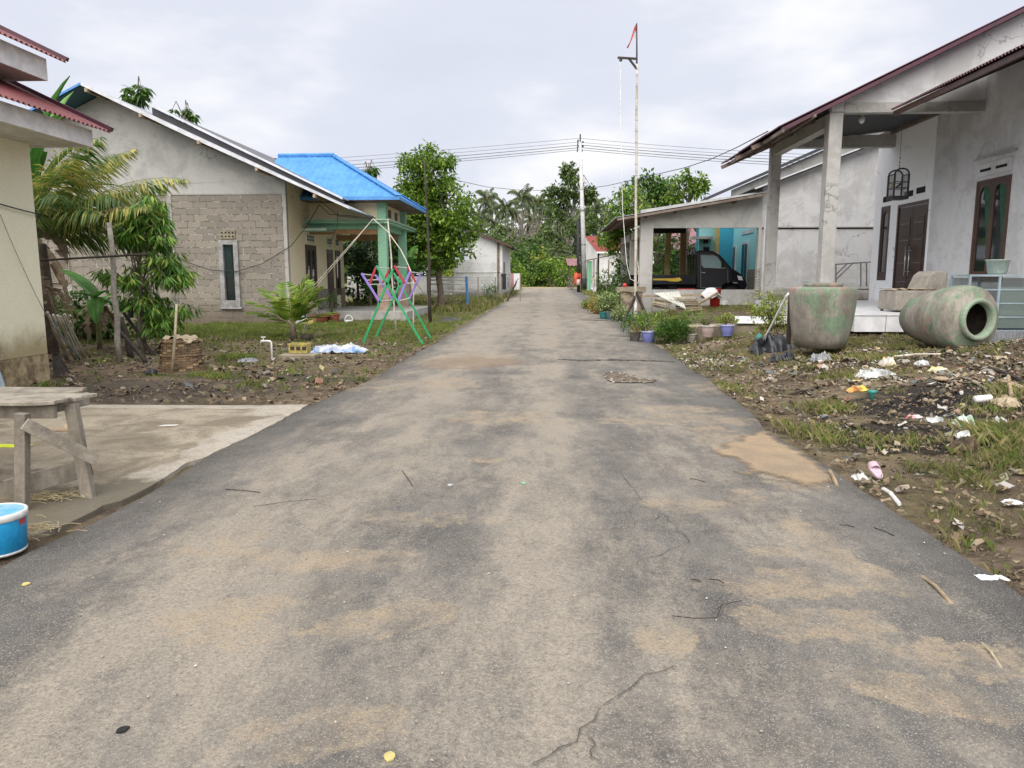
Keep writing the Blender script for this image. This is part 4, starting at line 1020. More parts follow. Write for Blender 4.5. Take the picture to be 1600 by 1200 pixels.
m = MB(); m.tube([(b.x, b.y, b.z+.58), (b.x, b.y, b.z+.68)], .012, 6); m.tube([(b.x, b.y, b.z+.68), (b.x-.01, b.y, 4.86)], .005, 4); m.lathe([(0, -.03), (.02, 0), (0, .03)], (b.x, b.y, b.z+.72), 8); m.lathe([(0, -.03), (.02, 0), (0, .03)], (b.x, b.y, b.z+.82), 8); m.build('hanger', 'iron_grey', cg)
m = MB(); q = Vector((b.x+.01, b.y, b.z+.20)); m.tube([q+Vector((-.07, 0, -.02)), q+Vector((-.02, 0, .02)), q+Vector((.02, 0, .045)), q+Vector((.045, 0, .085)), q+Vector((.06, 0, .10)), q+Vector((.085, 0, .097))], [.006, .022, .03, .018, .02, .003], 10); m.tube([q+Vector((-.07, 0, -.02)), q+Vector((-.14, 0, -.06))], [.012, .006], 5); m.tube([q+Vector((.0, .01, .02)), q+Vector((.0, .01, -.02))], .004, 4)
solo(m, 'bird', 'bird_dark', 'small dark bird perched inside the black birdcage', 'bird', smooth=True)
m = MB(); m.lathe([(.001, -.06), (.028, -.05), (.035, 0), (.02, .03), (.001, .035)], (b.x-w2+.03, b.y, b.z+.25), 10); m.build('feed_cup', 'bird_yellow', cg)

# armchair on the porch
c = at(1425, 470, 13.8); ac = thing('armchair', 'worn pale armchair without legs on the white tiled porch', 'armchair', (c.x, 13.8, ZF), rz_=0)
x0, x1 = at(1391, 470, 13.5).x, at(1455, 470, 13.5).x
m = MB(); m.box((x0, 13.3, ZF+.03), (x1, 14.0, ZF+.38)); m.build('seat', 'cushion', ac, bevel=.03)
m = MB(); xa = at(1432, 430, 13.6).x; m.prism([(xa, 13.35, ZF+.38), (x1+.18, 13.35, ZF+.38), (x1+.18, 13.35, ZF+.70), (x1-.05, 13.35, ZF+.72), (xa+.10, 13.35, ZF+.64)], (0, .6, 0)); m.build('backrest', 'cushion', ac, bevel=.03)
m = MB(); n = 9
for i in range(n):
    for j in range(4): pass
vs = [(x0-.01+(x1-x0-.02)*i/8, 13.35+.6*j/4, ZF+.385+.035*abs(math.sin(i*1.7+j*1.3))) for j in range(5) for i in range(9)]
m.add(vs, [(j*9+i, j*9+i+1, (j+1)*9+i+1, (j+1)*9+i) for j in range(4) for i in range(8)]); m.build('seat_cover', 'dry_leaf_pale', ac, smooth=True, solid=.012)
for x in (x0+.05, x1-.05):
    for y in (13.36, 13.92): m = MB(); m.box((x-.02, y-.02, ZF), (x+.02, y+.02, ZF+.03)); m.build('foot', 'black_metal', ac)
m = MB(); a = at(1468, 425, 13.9); m.box((a.x, 13.9, ZF), (a.x+.075, 13.93, a.z)); solo(m, 'wooden_plank', 'wood_tan', 'upright brown plank standing beside the armchair', 'plank')
m = MB(); a = at(1382, 480, z=ZF); m.box((a.x-.12, a.y-.1, ZF), (a.x+.14, a.y+.1, ZF+.015)); m.box((a.x-.08, a.y-.06, ZF+.015), (a.x+.1, a.y+.06, ZF+.022)); solo(m, 'doormat', 'pot_slate', 'small dark blue mat on the white porch floor', 'mat', bevel=.005)

# display rack at right edge
rk = thing('shelf_rack', 'glass-sided metal shelf rack at the right edge of the yard', 'rack', (7.9, 11.3, gz(7.6, 11.3)))
a = at(1516, 432, 11.1); X0 = a.x; ZT2 = a.z; X1_ = X0+1.6; ya, yb = 11.1, 11.6; zb = gz(7.5, 11.3)-.02
m = MB()
for x in (X0, X0+.42, X1_):
    for y in (ya, yb): m.box((x-.015, y-.015, zb), (x+.015, y+.015, ZT2))
m.box((X0-.015, ya-.018, ZT2), (X1_, yb+.018, ZT2+.03)); m.build('frame', 'aqua_metal', rk)
m = MB()
for i in range(1, 5): z = zb+(ZT2-zb)*i/5; m.box((X0, ya, z), (X1_, yb, z+.02))
m.build('shelf', 'aqua_metal', rk)
m = MB(); m.box((X0+.02, yb-.01, zb+.2), (X1_-.02, yb, ZT2-.02)); m.box((X0+.45, ya+.01, zb+.25), (X1_-.02, ya+.016, ZT2-.15)); m.build('glass_panel', 'shelf_glass', rk)
m = MB(); m.corr((X0+.1, ya-.03, zb+.05), (1.4, 0, 0), (0, -.02, .16), .05, .01); m.build('corrugated_panel', 'roof_zinc', rk)
a = at(1561, 427, 11.3); m = MB(); m.lathe([(.11, 0), (.125, .02), (.15, .19), (.165, .20), (.165, .215), (.15, .215), (.12, .03), (0, .03)], (a.x, 11.35, ZT2+.032), 24); solo(m, 'basin', 'basin_green', 'pale green plastic basin standing on top of the metal rack', 'basin', smooth=True)
pt = thing('leafy_shrub', 'sprawling light green shrub growing through the metal shelf rack', 'shrub', (7.4, 10.9, gz(7.4, 10.9)))
m = MB(); cl = cloud(m, (7.55, 10.95, 1.0), (.40, .15, .42), 36, 9, .09, .05, shell=.2, asp=.5); m.build('foliage', 'leaf_yellowgreen', pt)
m = MB()
for q in cl[::2]: m.tube([(7.5, 11, gz(7.5, 11)), (7.5, 10.97, .8), tuple(q)], [.008, .006, .002], 4, False)
m.build('stem', 'trunk_bark', pt)

# jars
def jar(name, label, c, mtx, prof, lipmat):
    pass
jz = gz(5.0, 10.6); JC = Vector((at(1283, 500, 10.75).x, 10.75, jz-.01))
j1 = thing('concrete_jar', 'large concrete jar standing upright, flaking green paint and upper rim', 'jar', JC)
m = MB(); m.lathe([(.33, 0), (.37, .12), (.415, .33), (.44, .57), (.452, .74), (.452, .825), (.43, .85), (.30, .86)], JC, 48, wob=.006); m.build('body', 'jar_cement', j1, smooth=True)
m = MB(); m.lathe([(.26, .85), (.265, .905), (.24, .915), (.22, .905), (.215, .75), (.3, .5), (0, .4)], JC, 40); m.build('rim', 'jar_cement', j1, smooth=True)
a = Vector((JC.x-.44, JC.y+.1, jz)); 
JL = Vector((at(1521, 505, 9.9).x-.1, 10.25, gz(6.3, 10.5)+.41))
ax = Vector((.30, -.95, .03)).normalized(); q = Vector((0, 0, 1)).rotation_difference(ax).to_matrix().to_4x4()
j2 = thing('concrete_jar', 'large concrete jar lying on its side, dark round mouth showing', 'jar', JL)
prof = [(0, -.70), (.22, -.69), (.285, -.60), (.35, -.38), (.41, -.14), (.44, .06), (.448, .18), (.44, .27), (.425, .335), (.40, .355), (.265, .375), (.262, .38)]
prof = [(r_*1.0, z) for r_, z in prof]
m = MB(); m.lathe(prof, JL, 56, mtx=q, wob=.006, cap=False); m.build('body', 'jar_cement', j2, smooth=True)
m = MB(); m.lathe([(.265, .37), (.275, .43), (.265, .46), (.235, .46), (.212, .44), (.208, .36)], JL, 48, mtx=q, cap=False); m.build('rim', 'mint_jar' if 'mint_jar' in MATS else M('mint_jar', (.22, .33, .22), (.30, .29, .25), scale=9, bump=.4).name, j2, smooth=True)
m = MB(); m.lathe([(.208, .36), (.30, .25), (.32, 0), (.2, -.4), (0, -.45)], JL, 40, mtx=q, cap=False); m.build('inside', M('jar_inside', (.07, .05, .04), (.03, .025, .02), scale=8, bump=.3).name, j2, smooth=True)

# ------------------------------------------------------------------ neighbour house + carport
hn = thing('neighbour_house', 'whitish grey rendered house with plain gable wall behind the porch', 'house', (9, 27, .4))
Y1 = 24.0; xL = at(1188, 400, Y1).x; zL = at(1250, 355, Y1).z
m = MB(); m.box((xL, Y1, 0), (16, Y1+.12, zL)); m.build('wall', 'render_light', hn)
a, b = at(1190, 290, Y1), at(1380, 217, Y1); s2 = (b.z-a.z)/(b.x-a.x)
m = MB(); m.prism([(xL, Y1+.03, zL), (16, Y1+.03, zL), (16, Y1+.03, a.z+(16-a.x)*s2-.08), (xL, Y1+.03, a.z+(xL-a.x)*s2-.08)], (0, .1, 0)); m.build('gable', 'render_light', hn)
m = MB(); m.box((xL-.05, Y1-.05, zL-.02), (16, Y1+.03, zL+.02)); m.build('ledge', 'beam_concrete', hn, bevel=.01)
m = MB(); m.box((xL, Y1-.012, zL-.06), (16, Y1-.001, zL-.022)); m.build('painted_shadow', 'soil_dark', hn)  # dark strip painted in as the shade line under the ledge
m = MB(); A = Vector((a.x-.3, Y1-.35, a.z-.3*s2)); m.mat('roof_dark'); m.corr(A, (0, 7, 0), (8, 0, 8*s2), .2, .012); m.mat('verge_white'); m.beam(A+Vector((0, -.02, -.02)), A+Vector((8, -.02, 8*s2-.02)), .03, .045); m.build('roof', None, hn)
Y2 = 25.6; a, b = at(1100, 311, Y2), at(1290, 228, Y2); s3 = (b.z-a.z)/(b.x-a.x); c = at(1147, 300, Y2)
m = MB(); m.prism([(c.x, Y2+.3, 3.3), (16, Y2+.3, 3.3), (16, Y2+.3, a.z+(16-a.x)*s3-.1), (c.x, Y2+.3, a.z+(c.x-a.x)*s3-.1)], (0, .1, 0)); m.build('rear_gable', 'render_grey', hn)
m = MB(); m.corr((a.x, Y2, a.z), (0, 6, 0), (9, 0, 9*s3), .2, .012); m.beam((a.x, Y2-.01, a.z-.02), (a.x+9, Y2-.01, a.z+9*s3-.02), .03, .09); m.build('rear_roof', 'roof_dark', hn)
m = MB(); m.tube([(xL+.08, Y1-.09, .1), (xL+.08, Y1-.09, a.z-.6)], .035, 8); m.build('drainpipe', 'render_light', hn)

hc = thing('carport', 'grey rendered carport with rusty sheet roof over a black pickup', 'carport', (5, 26, .4))
cx0, cx1 = at(1000, 400, Y1).x, at(1020, 400, Y1).x; ox1 = at(1183, 400, Y1).x; zo = at(1100, 356, Y1).z; zt0 = at(1000, 328, Y1).z; zt1 = at(1183, 304, Y1).z
m = MB(); m.box((cx0, Y1-.0, 0), (cx1, Y1+.3, zo)); m.build('column', 'column_concrete', hc, bevel=.01)
m = MB(); m.prism([(cx0, Y1, zo), (xL, Y1, zo), (xL, Y1, zt1+.1), (cx0, Y1, zt0)], (0, .18, 0)); m.build('beam', 'render_grey', hc)
zlw = at(1100, 452.5, Y1).z
m = MB(); m.box((cx1, Y1+.03, -.1), (ox1, Y1+.15, zlw)); m.build('low_wall', 'render_grey', hc)
m = MB(); m.box((ox1, Y1-.05, -.1), (xL-.002, Y1+.15, zo)); m.build('wall_end', 'column_concrete', hc)
m = MB(); m.box((ox1-.02, Y1-.09, .1), (ox1+.09, Y1-.051, at(1185, 420, Y1).z)); m.build('stone_strip', 'white_stone', hc)
m = MB(); 
m.box((cx0, Y1+2.8, 0), (cx0+.28, Y1+3.1, zo)); m.box((cx0, Y1+.3, zo-.25), (cx0+.2, Y1+6, zo)); m.box((cx0, Y1+6, 0), (cx0+.28, Y1+6.3, zo)); m.build('rear_column', 'column_concrete', hc)
a = at(962, 343, Y1-.5); b = at(1200, 303, Y1-.5); s4 = (b.z-a.z)/(b.x-a.x)
m = MB(); m.mat('roof_zinc'); m.corr((a.x, Y1-.5, a.z+.06), (0, 7, 0), (b.x-a.x, 0, b.z-a.z), .2, .015); m.mat('roof_rusty'); m.corr((a.x+.02, Y1-.48, a.z+.03), (0, 6.9, 0), (b.x-a.x, 0, b.z-a.z), .2, .015)
m.beam((a.x+.05, Y1-.5, a.z+.0), (b.x, Y1-.5, b.z-.0), .05, .07)
rfc = m.build('roof', None, hc)
beams([((a.x+x, Y1-.45, a.z+x*s4-.05), (a.x+x, Y1+6, a.z+x*s4-.05), .05, .08) for x in (.25, 1.0, 1.9, 2.8, 3.7)], 'rafter', 'roof_rusty', rfc)
# rear yellow posts and brown lintel
m = MB(); Yp = 30.0; p0, p1 = at(1020, 360, Yp), at(1072, 364, Yp)
for xa, xb, mt in ((1040, 1047.5, 'yellow_column'), (1063, 1072, 'brown_column')):
    mm = MB(); u, v = at(xa, 400, Yp).x, at(xb, 400, Yp).x; mm.box((u, Yp, .2), (v, Yp+.2, at(1050, 363, Yp).z)); mm.build('rear_post', mt, hc, bevel=.01)
m.box((p0.x-.4, Yp-.02, p1.z), (p1.x, Yp+.22, p0.z+.12)); m.build('rear_lintel', 'black_metal', hc)

ht = thing('turquoise_house', 'turquoise house with grey louvred door seen through the carport', 'house', (9, 33, .4))
Yt = 33.; a, b = at(1093, 360, Yt), at(1114, 440, Yt)
m = MB(); m.box((a.x, Yt, .2), (b.x+.1, Yt+.2, 4.4)); m.box((9.0, 28.6, .2), (9.15, 37, 4.4)); m.build('wall', 'turquoise_paint', ht)
m = MB(); m.box((b.x, 36.9, .2), (9.0, 37.1, 4.4)); m.box((b.x+.1, Yt+.2, .2), (b.x+.25, 37, 4.4)); m.build('recess_wall', 'teal_paint', ht)
m = MB(); m.box((b.x+.02, Yt-.15, .2), (b.x+.17, Yt-.001, 4.2)); m.build('corner_post', 'yellow_column', ht)
m = MB(); m.box((a.x-.4, Yt-.4, at(1100, 374, Yt).z), (a.x+.5, Yt, at(1100, 370, Yt).z)); m.build('awning', 'pole_white', ht)
m = MB(); c0, c1 = at(1099, 372, Yt), at(1106, 380, Yt); m.box((c0.x, Yt-.02, c1.z), (c1.x, Yt, c0.z)); c0, c1 = at(1099, 386, Yt), at(1107, 420, Yt); m.box((c0.x, Yt-.02, c1.z), (c1.x, Yt, c0.z)); m.build('window', 'glass_dark', ht)
def tx(px, py): return at(px, py, X=9.0)
for p0, p1 in ((1161, 1169), (1137, 1140.5), (1147, 1150)):
    y0, y1 = tx(p1, 400).y, tx(p0, 400).y; m = MB(); z1 = tx((p0+p1)/2, 380 if p0 > 1155 else 385).z
    m.box((8.94, y0-.1, .4), (9.0, y1+.1, z1+.05)); d = m.build('door' if p0 > 1155 else 'window', 'pole_white', ht, bevel=.01)
    m = MB(); hw = (y1-y0)/2; m.box((8.93, y0, .6), (8.939, y0+hw-.04, z1-.05)); m.box((8.93, y0+hw+.04, .6), (8.939, y1, z1-.05)); m.build('pane', 'glass_dark', d)
m = MB(); y0, y1 = tx(1178, 360).y, tx(1160, 360).y
m.box((8.97, y0, tx(1165, 366).z), (9.0, y1, tx(1165, 360).z)); m.build('vent_block', 'pole_white', ht)
m = MB(); m.box((8.96, 28.6, .2), (8.99, tx(1169, 400).y-.1, tx(1175, 421).z)); m.build('stone_plinth', 'stone_cladding', ht)
hh = thing('shed', 'low shed with faded pink sheet roof behind the pickup', 'shed', (6, 38, .4))
Yq = 38.; m = MB(); a, b, c, d = at(1055, 392, Yq), at(1096, 375, Yq+.5), at(1096, 360, Yq+3), at(1075, 366, Yq+3)
m.corr(a, b-a, Vector((0, 3, .95)), .2, .015); m.build('roof', M('roof_pink', (.30, .15, .16), (.2, .11, .12), rough=.7, scale=2).name, hh)
m = MB(); m.box((a.x+.1, Yq+.4, 0), (b.x+1, Yq+.6, a.z)); m.build('wall', 'wood_dark', hh)

# ------------------------------------------------------------------ pickup truck
YT = 25.7; zg = gz(5, 26)
tr = thing('pickup_truck', 'small black flatbed pickup truck parked in the carport', 'truck', (5.1, 26.5, zg))
def tp(px, py): p = at(px, py, YT); return (p.x, p.z)
W = 1.6
def tprism(m, pts, y0=YT, d=W): m.prism([(tp(*p)[0], y0, tp(*p)[1]) for p in pts], (0, d, 0))
m = MB(); tprism(m, [(1088, 452), (1128, 452), (1130, 446), (1136, 442.5), (1146, 442), (1153, 445), (1157, 452), (1164, 452), (1167.5, 447), (1166, 438), (1160, 430), (1152, 424), (1143, 419), (1124, 397.5), (1116, 392.5), (1105, 391), (1091, 391.5), (1088, 395)])
cab = m.build('cab', 'truck_black', tr, bevel=.04)
m = MB(); tprism(m, [(1096, 399), (1113, 399.5), (1120, 402), (1131, 416), (1133, 419), (1101, 417.5), (1097, 413)], YT-.008, .01); m.build('side_window', 'glass_painted_sky', cab)
m = MB(); tprism(m, [(1095, 398), (1114, 398), (1121, 401), (1135, 420), (1100, 418.5), (1096, 414)], YT-.004, .003); m.build('window_trim', 'iron_grey', cab)
x0, z0 = tp(1143, 418.5); x1, z1 = tp(1125, 398); m = MB(); m.add([(x0-.01, YT+.1, z0+.03), (x0-.01, YT+W-.1, z0+.03), (x1+.03, YT+W-.14, z1+.0), (x1+.03, YT+.14, z1+.0)], [(0, 1, 2, 3)]); m.build('windscreen', 'glass_painted_sky', cab)
for y in (YT-.012, YT+W-.04): m = MB(); tprism(m, [(1151.5, 430.5), (1159, 432), (1161, 438), (1154, 437.5)], y, .05); m.build('headlight', 'headlight', cab)
m = MB(); x_, z_ = tp(1167, 444); m.box((x_-.02, YT+.55, z_-.06), (x_+.012, YT+1.05, z_+.06)); m.build('number_plate', 'white_plastic', cab)
m = MB(); tprism(m, [(1145, 440.5), (1152, 441), (1152, 443), (1145, 442.5)], YT-.006, .01); m.build('fog_trim', 'iron_grey', cab)
m = MB(); x, z = tp(1129, 414); m.box((x-.05, YT-.2, z-.08), (x+.03, YT-.03, z+.12)); m.build('mirror', 'truck_under', cab, bevel=.015)
m = MB(); x, z = tp(1097.5, 426); m.box((x-.03, YT-.02, z-.012), (x+.09, YT-.0, z+.014)); m.build('door_handle', 'steel', cab)
m = MB()
for p, q_ in (((1094.5, 398), (1095, 449)), ((1137, 421), (1137.5, 443)), ((1095, 449.5), (1128, 449.5))):
    a_ = tp(*p); b_ = tp(*q_); m.beam((a_[0], YT-.002, a_[1]), (b_[0], YT-.002, b_[1]), .012, .004, up=(0, 1, 0))
m.build('door_seam', 'iron_grey', cab)
m = MB(); tprism(m, [(983, 429.5), (1087, 429.5), (1087, 444), (983, 444)], YT-.04, .05); tprism(m, [(983, 429.5), (1087, 429.5), (1087, 444), (983, 444)], YT+W, .05); tprism(m, [(983, 430), (984.5, 430), (984.5, 444), (983, 444)], YT+.01, W-.01); tprism(m, [(983, 442), (1087, 442), (1087, 445), (983, 445)], YT+.01, W-.01)
bed = m.build('bed', 'truck_black', tr, bevel=.01)
m = MB(); tprism(m, [(1020, 435.2), (1052, 434.8), (1062, 433.5), (1063, 436), (1066, 437.5), (1058, 440), (1048, 439.6), (1040, 438.2), (1020, 438.0)], YT-.046, .004); m.build('stripe', 'decal_yellow', bed)
m = MB(); tprism(m, [(1058, 450.5), (1086, 450.5), (1086, 453), (1058, 453)], YT-.03, .02); m.build('side_guard', 'red_plastic', tr)
m = MB(); tprism(m, [(985, 445.5), (1090, 445.5), (1090, 452), (985, 452)], YT+.3, 1.0); tprism(m, [(1045, 446), (1058, 446), (1058, 456), (1045, 456)], YT+.1, .3); tprism(m, [(1127, 442), (1160, 442), (1160, 456), (1127, 456)], YT+.25, 1.1); m.build('chassis', 'truck_under', tr)
for px in (1142.5, 1026.5):
    x = tp(px, 450)[0]; r_ = .285
    for y in (YT+.02, YT+W-.22):
        mt = Matrix.Translation((x, y, zg+r_)) @ Matrix.Rotation(R(-90), 4, 'X'); m = MB()
        m.lathe([(.17, 0), (.25, -.0), (r_, .03), (r_, .17), (.25, .2), (.17, .2)], n=28, mtx=mt); wh = m.build('wheel', 'tyre', tr, smooth=True)
        m = MB(); m.lathe([(0, .05), (.06, .03), (.14, .045), (.172, .01), (.172, .19), (0, .19)], n=24, mtx=mt); m.build('rim', 'iron_grey', wh)
m = MB()
for px in (1074, 1080, 1086):
    x, z = tp(px, 430); z1 = tp(px, 388)[1]
    for y in (YT+.1, YT+.6, YT+1.1, YT+W-.1): m.tube([(x, y, z), (x, y, z1)], .015, 5) if px == 1086 else None
for z in (388, 400, 412):
    x, zz = tp(1086, z); m.tube([(x, YT+.1, zz), (x, YT+W-.1, zz)], .015, 5); x2 = tp(1073, z)[0]; m.tube([(x, YT+.1, zz), (x2, YT+.1, zz-.04)], .013, 5)
x2, zz = tp(1073, 388); m.tube([(x2, YT+.1, tp(1073, 430)[1]), (x2, YT+.1, zz)], .015, 5); m.build('headboard', 'black_metal', tr)

# ================================================================== things left of the road
# workbench
tb = thing('workbench', 'rough grey wooden workbench with splayed legs at the left edge', 'workbench', (-3.6, 4.3, .01))
ZW = .60
m = MB()
pl = [(3.95, 4.15, at(92, 645, 4.05).x, .008), (4.16, 4.36, at(132, 630, 4.25).x, 0), (4.37, 4.56, at(134, 616, 4.5).x, .004)]
XE = at(132, 625, 4.52).x
for i, (a, b, xe, dz_) in enumerate(pl):
    m = MB(); n = 8
    ed = [(xe+random.uniform(-.03, .03)-(.12 if i == 0 and k == 0 else 0), a+(b-a)*k/4) for k in range(5)]
    pts = [(-5.4, a, ZW-.025+dz_)]+[(x, y, ZW-.025+dz_) for x, y in ed]+[(-5.4, b, ZW-.025+dz_)]
    m.prism(pts, (0, 0, .022)); m.build('tabletop_plank', 'wood_grey2', tb, bevel=.004)
parts = [((-5.4, 4.05, ZW-.075), (at(88, 655, 4.05).x, 4.05, ZW-.065), .035, .075, 'rail'), ((-5.4, 4.5, ZW-.075), (XE, 4.5, ZW-.07), .035, .075, 'rail'),
         ((XE-.06, 4.08, ZW-.07), (XE+.0, 4.55, ZW-.07), .035, .085, 'end_rail')]
for p, q_, w_, h_, nm in parts: m = MB(); m.beam(p, q_, w_, h_); m.build(nm, 'wood_grey', tb, bevel=.004)
def leg(p, q_, nm='leg', mat='wood_grey', w_=.07, h_=.045): m = MB(); m.beam(p, q_, w_, h_, up=(0, 1, 0)); m.build(nm, mat, tb, bevel=.004)
LA = at(35, 800, z=.0); LB = at(139, 780, z=.0); LTA = at(35, 646, Y=LA.y+.02); LTB = at(119, 640, Y=LB.y+.1)
leg(LA, (LTA.x, LA.y+.02, ZW-.04), w_=.062, h_=.05); leg(LB, (LTB.x, LB.y+.06, ZW-.04), w_=.07, h_=.045)
leg((-5.0, 3.95, 0), (-5.0, 4.0, ZW-.04)); leg((-5.0, 4.55, 0), (-5.0, 4.5, ZW-.04))
a, b = at(38, 662, Y=LA.y-.03), at(150, 718, Y=LB.y-.03); m = MB(); m.beam(a, b, .02, .07); m.build('brace', 'wood_grey2', tb, bevel=.003)
a, b = at(15, 765, Y=LA.y+.05), at(143, 728, Y=LB.y+.08); m = MB(); m.beam((a.x-.02, a.y+.0, a.z), b, .022, .11); m.build('brace', 'wood_grey', tb, bevel=.003)
a, b = at(0, 740, Y=4.6), at(120, 742, Y=4.6); m = MB(); m.beam((-5.2, 4.6, a.z), (b.x, 4.6, a.z), .025, .07); m.build('brace', 'wood_grey', tb, bevel=.003)

# paint bucket
bc = at(-2, 862, z=.0); bx = thing('paint_bucket', 'bright blue paint bucket with lid beside the workbench leg', 'bucket', (bc.x, bc.y, .0))
m = MB(); m.lathe([(.112, 0), (.118, .004), (.128, .17), (.128, .172)], (bc.x, bc.y, .004), 48); m.build('body', 'bucket_blue', bx, smooth=True)
m = MB(); m.lathe([(.113, -.001), (.117, -.001), (.1195, .012), (.113, .012)], (bc.x, bc.y, .004), 48); m.build('base_ring', 'white_plastic', bx, smooth=True); m = MB(); m.lathe([(.129, .165), (.134, .168), (.1335, .197), (.126, .2), (.122, .196), (.0, .192)], (bc.x, bc.y, .004), 48)
l_ = m.build('lid_rim', 'white_plastic', bx, smooth=True); m = MB(); m.lathe([(.120, .1965), (.0, .1985)], (bc.x, bc.y, .004), 40, cap=False); m.build('lid', 'lid_blue', bx)
def onb(ang, z, r=.1275): r2 = .113+(z/.17)*.0145+.0012; return (bc.x+math.cos(ang)*r2, bc.y+math.sin(ang)*r2, z+.004)
def band(m, a0, a1, z0, z1):
    n = 8; vs = []
    for i in range(n+1): t = a0+(a1-a0)*i/n; vs += [onb(t, z0), onb(t, z1)]
    m.add(vs, [(2*i, 2*i+2, 2*i+3, 2*i+1) for i in range(n)])
fa = math.atan2(-bc.y, -bc.x)
m = MB(); band(m, fa-.25, fa+.25, .108, .111); band(m, fa-.2, fa+.26, .090, .093); m.build('printed_line', 'wire_black', bx)
m = MB()
for k in range(5):
    z = .05+k*.017; t0 = fa+.62
    for i in range(10):
        a_, b_ = 2*math.pi*i/10, 2*math.pi*(i+1)/10; f_ = lambda A, r_: onb(t0+math.cos(A)*r_/.12, z+math.sin(A)*r_)
        m.add([f_(a_, .0045), f_(b_, .0045), f_(b_, .0065), f_(a_, .0065)], [(0, 1, 2, 3)])
m.build('printed_letters', 'wire_black', bx)
m = MB(); band(m, fa+.78, fa+1.2, .13, .162); m.build('label_patch', 'flag_red', bx)
m = MB(); band(m, fa+.1, fa+.16, .02, .08); band(m, fa+.16, fa+.3, .05, .056); m.build('paint_drip', 'white_plastic', bx)

# sandals
def sandal(name, label, c, rz2, mat, strap, s=1.0, nrm=None):
    t = thing(name, label, 'sandal', c, rz_=rz2); m = MB(); n = 20; o = []
    for i in range(n):
        a = 2*math.pi*i/n; x = math.cos(a)*.125; y = math.copysign(abs(math.sin(a))**.8, math.sin(a))*(.052 if math.cos(a) > 0 else .044); x = math.copysign(abs(math.cos(a))**.8, math.cos(a))*.125; o.append((x*s, y*s, 0))
    m.prism(o, (0, 0, .018)); sole = m.build('sole', mat, t, at_=(0, 0, 0), bevel=.004); sole.location = (0, 0, 0)
    m = MB(); vs = []
    for i in range(9):
        a = math.pi*i/8
        for xx in (.0, .07): vs.append(((xx+.01)*s, math.cos(a)*.047*s, .012+math.sin(a)*.045*s))
    m.add(vs, [(2*i, 2*i+2, 2*i+3, 2*i+1) for i in range(8)]); st = m.build('strap', strap, t, at_=(0, 0, 0), solid=.006); st.location = (0, 0, 0); return t
c = at(100, 672, z=.014); sandal('sandal', 'tan slide sandal on the concrete apron behind the workbench', (c.x, c.y, .013), R(12), 'tan_foam', 'tan_foam', 1.1)
c = at(1368, 732, z=gz(2.5, 5)+.05); t = sandal('sandal', 'pale pink worn sandal lying in the dirt beside the sand patch', (c.x, c.y, c.z-.02), R(80), 'pink_foam', 'pink_foam', .72); t.rotation_euler = (0, R(-22), R(88))
# paper scrap on apron
c = at(262, 664, z=.02); m = MB(); m.prism([(c.x-.07, c.y-.03, .014), (c.x+.07, c.y-.0, .014), (c.x+.08, c.y+.04, .014), (c.x-.04, c.y+.02, .014)], (0, 0, .004)); solo(m, 'paper_scrap', 'white_plastic', 'white paper scrap lying on the concrete apron', 'paper')
# straw clumps
for (px, py, sz, lab) in ((75, 778, .14, 'loose clump of yellow straw under the workbench'), (45, 830, .16, 'straw scattered behind the blue paint bucket')):
    c = at(px, py, z=.02); m = MB()
    for k in range(70):
        a = random.uniform(0, 6.28); d = Vector((math.cos(a), math.sin(a)*.6, 0)); q = Vector((c.x, c.y, 0))+Vector((random.gauss(0, sz*.6), random.gauss(0, sz*.4), .016+random.random()*.02)); m.tube([q, q+d*.05+Vector((0, 0, .008)), q+d*.1], .0018, 3, False)
    o = m.build('straw', 'straw'); setp(o, lab, 'straw', kind='stuff')

# woven basket with stick
bk = at(284, 584, z=0); by = 10.0; bkx = at(284, 560, by).x
tbk = thing('woven_basket', 'large upturned woven bamboo basket with cloth draped on top', 'basket', (bkx, by, 0))
m = MB(); RB, RT, HB = .31, .235, .47; nr, ncol = 14, 20
for i in range(nr):
    for k in range(ncol):
        t0, t1 = 2*math.pi*(k+.04)/ncol, 2*math.pi*(k+.96)/ncol; z0, z1 = HB*(i+.06)/nr, HB*(i+.94)/nr; off = .008*(1 if (i+k) % 2 else -1)
        vs = []
        if (i == 2 and k in (22, 23)) or (random.random() < .02): continue
        for tt in (t0, (t0+t1)/2, t1):
            for zz, zo in ((z0, -.002), (z1, .002)):
                r_ = RB+(RT-RB)*zz/HB+off*(1.3 if tt == (t0+t1)/2 else .2)+.004*math.sin(i*3+k); vs.append((bkx+r_*math.cos(tt), by+r_*math.sin(tt), zz))
        m.mat('wicker' if (i*7+k*3) % 5 else 'wicker_pale'); m.add(vs, [(0, 2, 3, 1), (2, 4, 5, 3)])
m.build('body', None, tbk)
m = MB(); 
for z in (.01, .24, .43): r_ = RB+(RT-RB)*z/HB+.012; m.tube([(bkx+r_*math.cos(a), by+r_*math.sin(a), z) for a in np.linspace(0, 6.28, 25)], .010, 5)
m.lathe([(RT, HB-.02), (RT*.6, HB+.01), (0, HB+.015)], (bkx, by, 0), 20); m.build('rim', 'wicker', tbk)
m = MB(); vs = []; n = 14
for i in range(n+1):
    for j in range(6):
        x = -.30+.54*i/n; y = -.20+.36*j/5; r_ = math.hypot(x, y); z = HB+.025+.02*math.sin(i*1.9+j)-(max(0, r_-.2)*.85)-(max(0, -x-.18)*.9); vs.append((bkx+x, by+y, z))
m.add(vs, [(i*6+j, (i+1)*6+j, (i+1)*6+j+1, i*6+j+1) for i in range(n) for j in range(5)]); solo(m, 'sack_cloth', 'dry_leaf_pale', 'crumpled pale sack cloth lying on the woven basket', 'cloth', smooth=True)
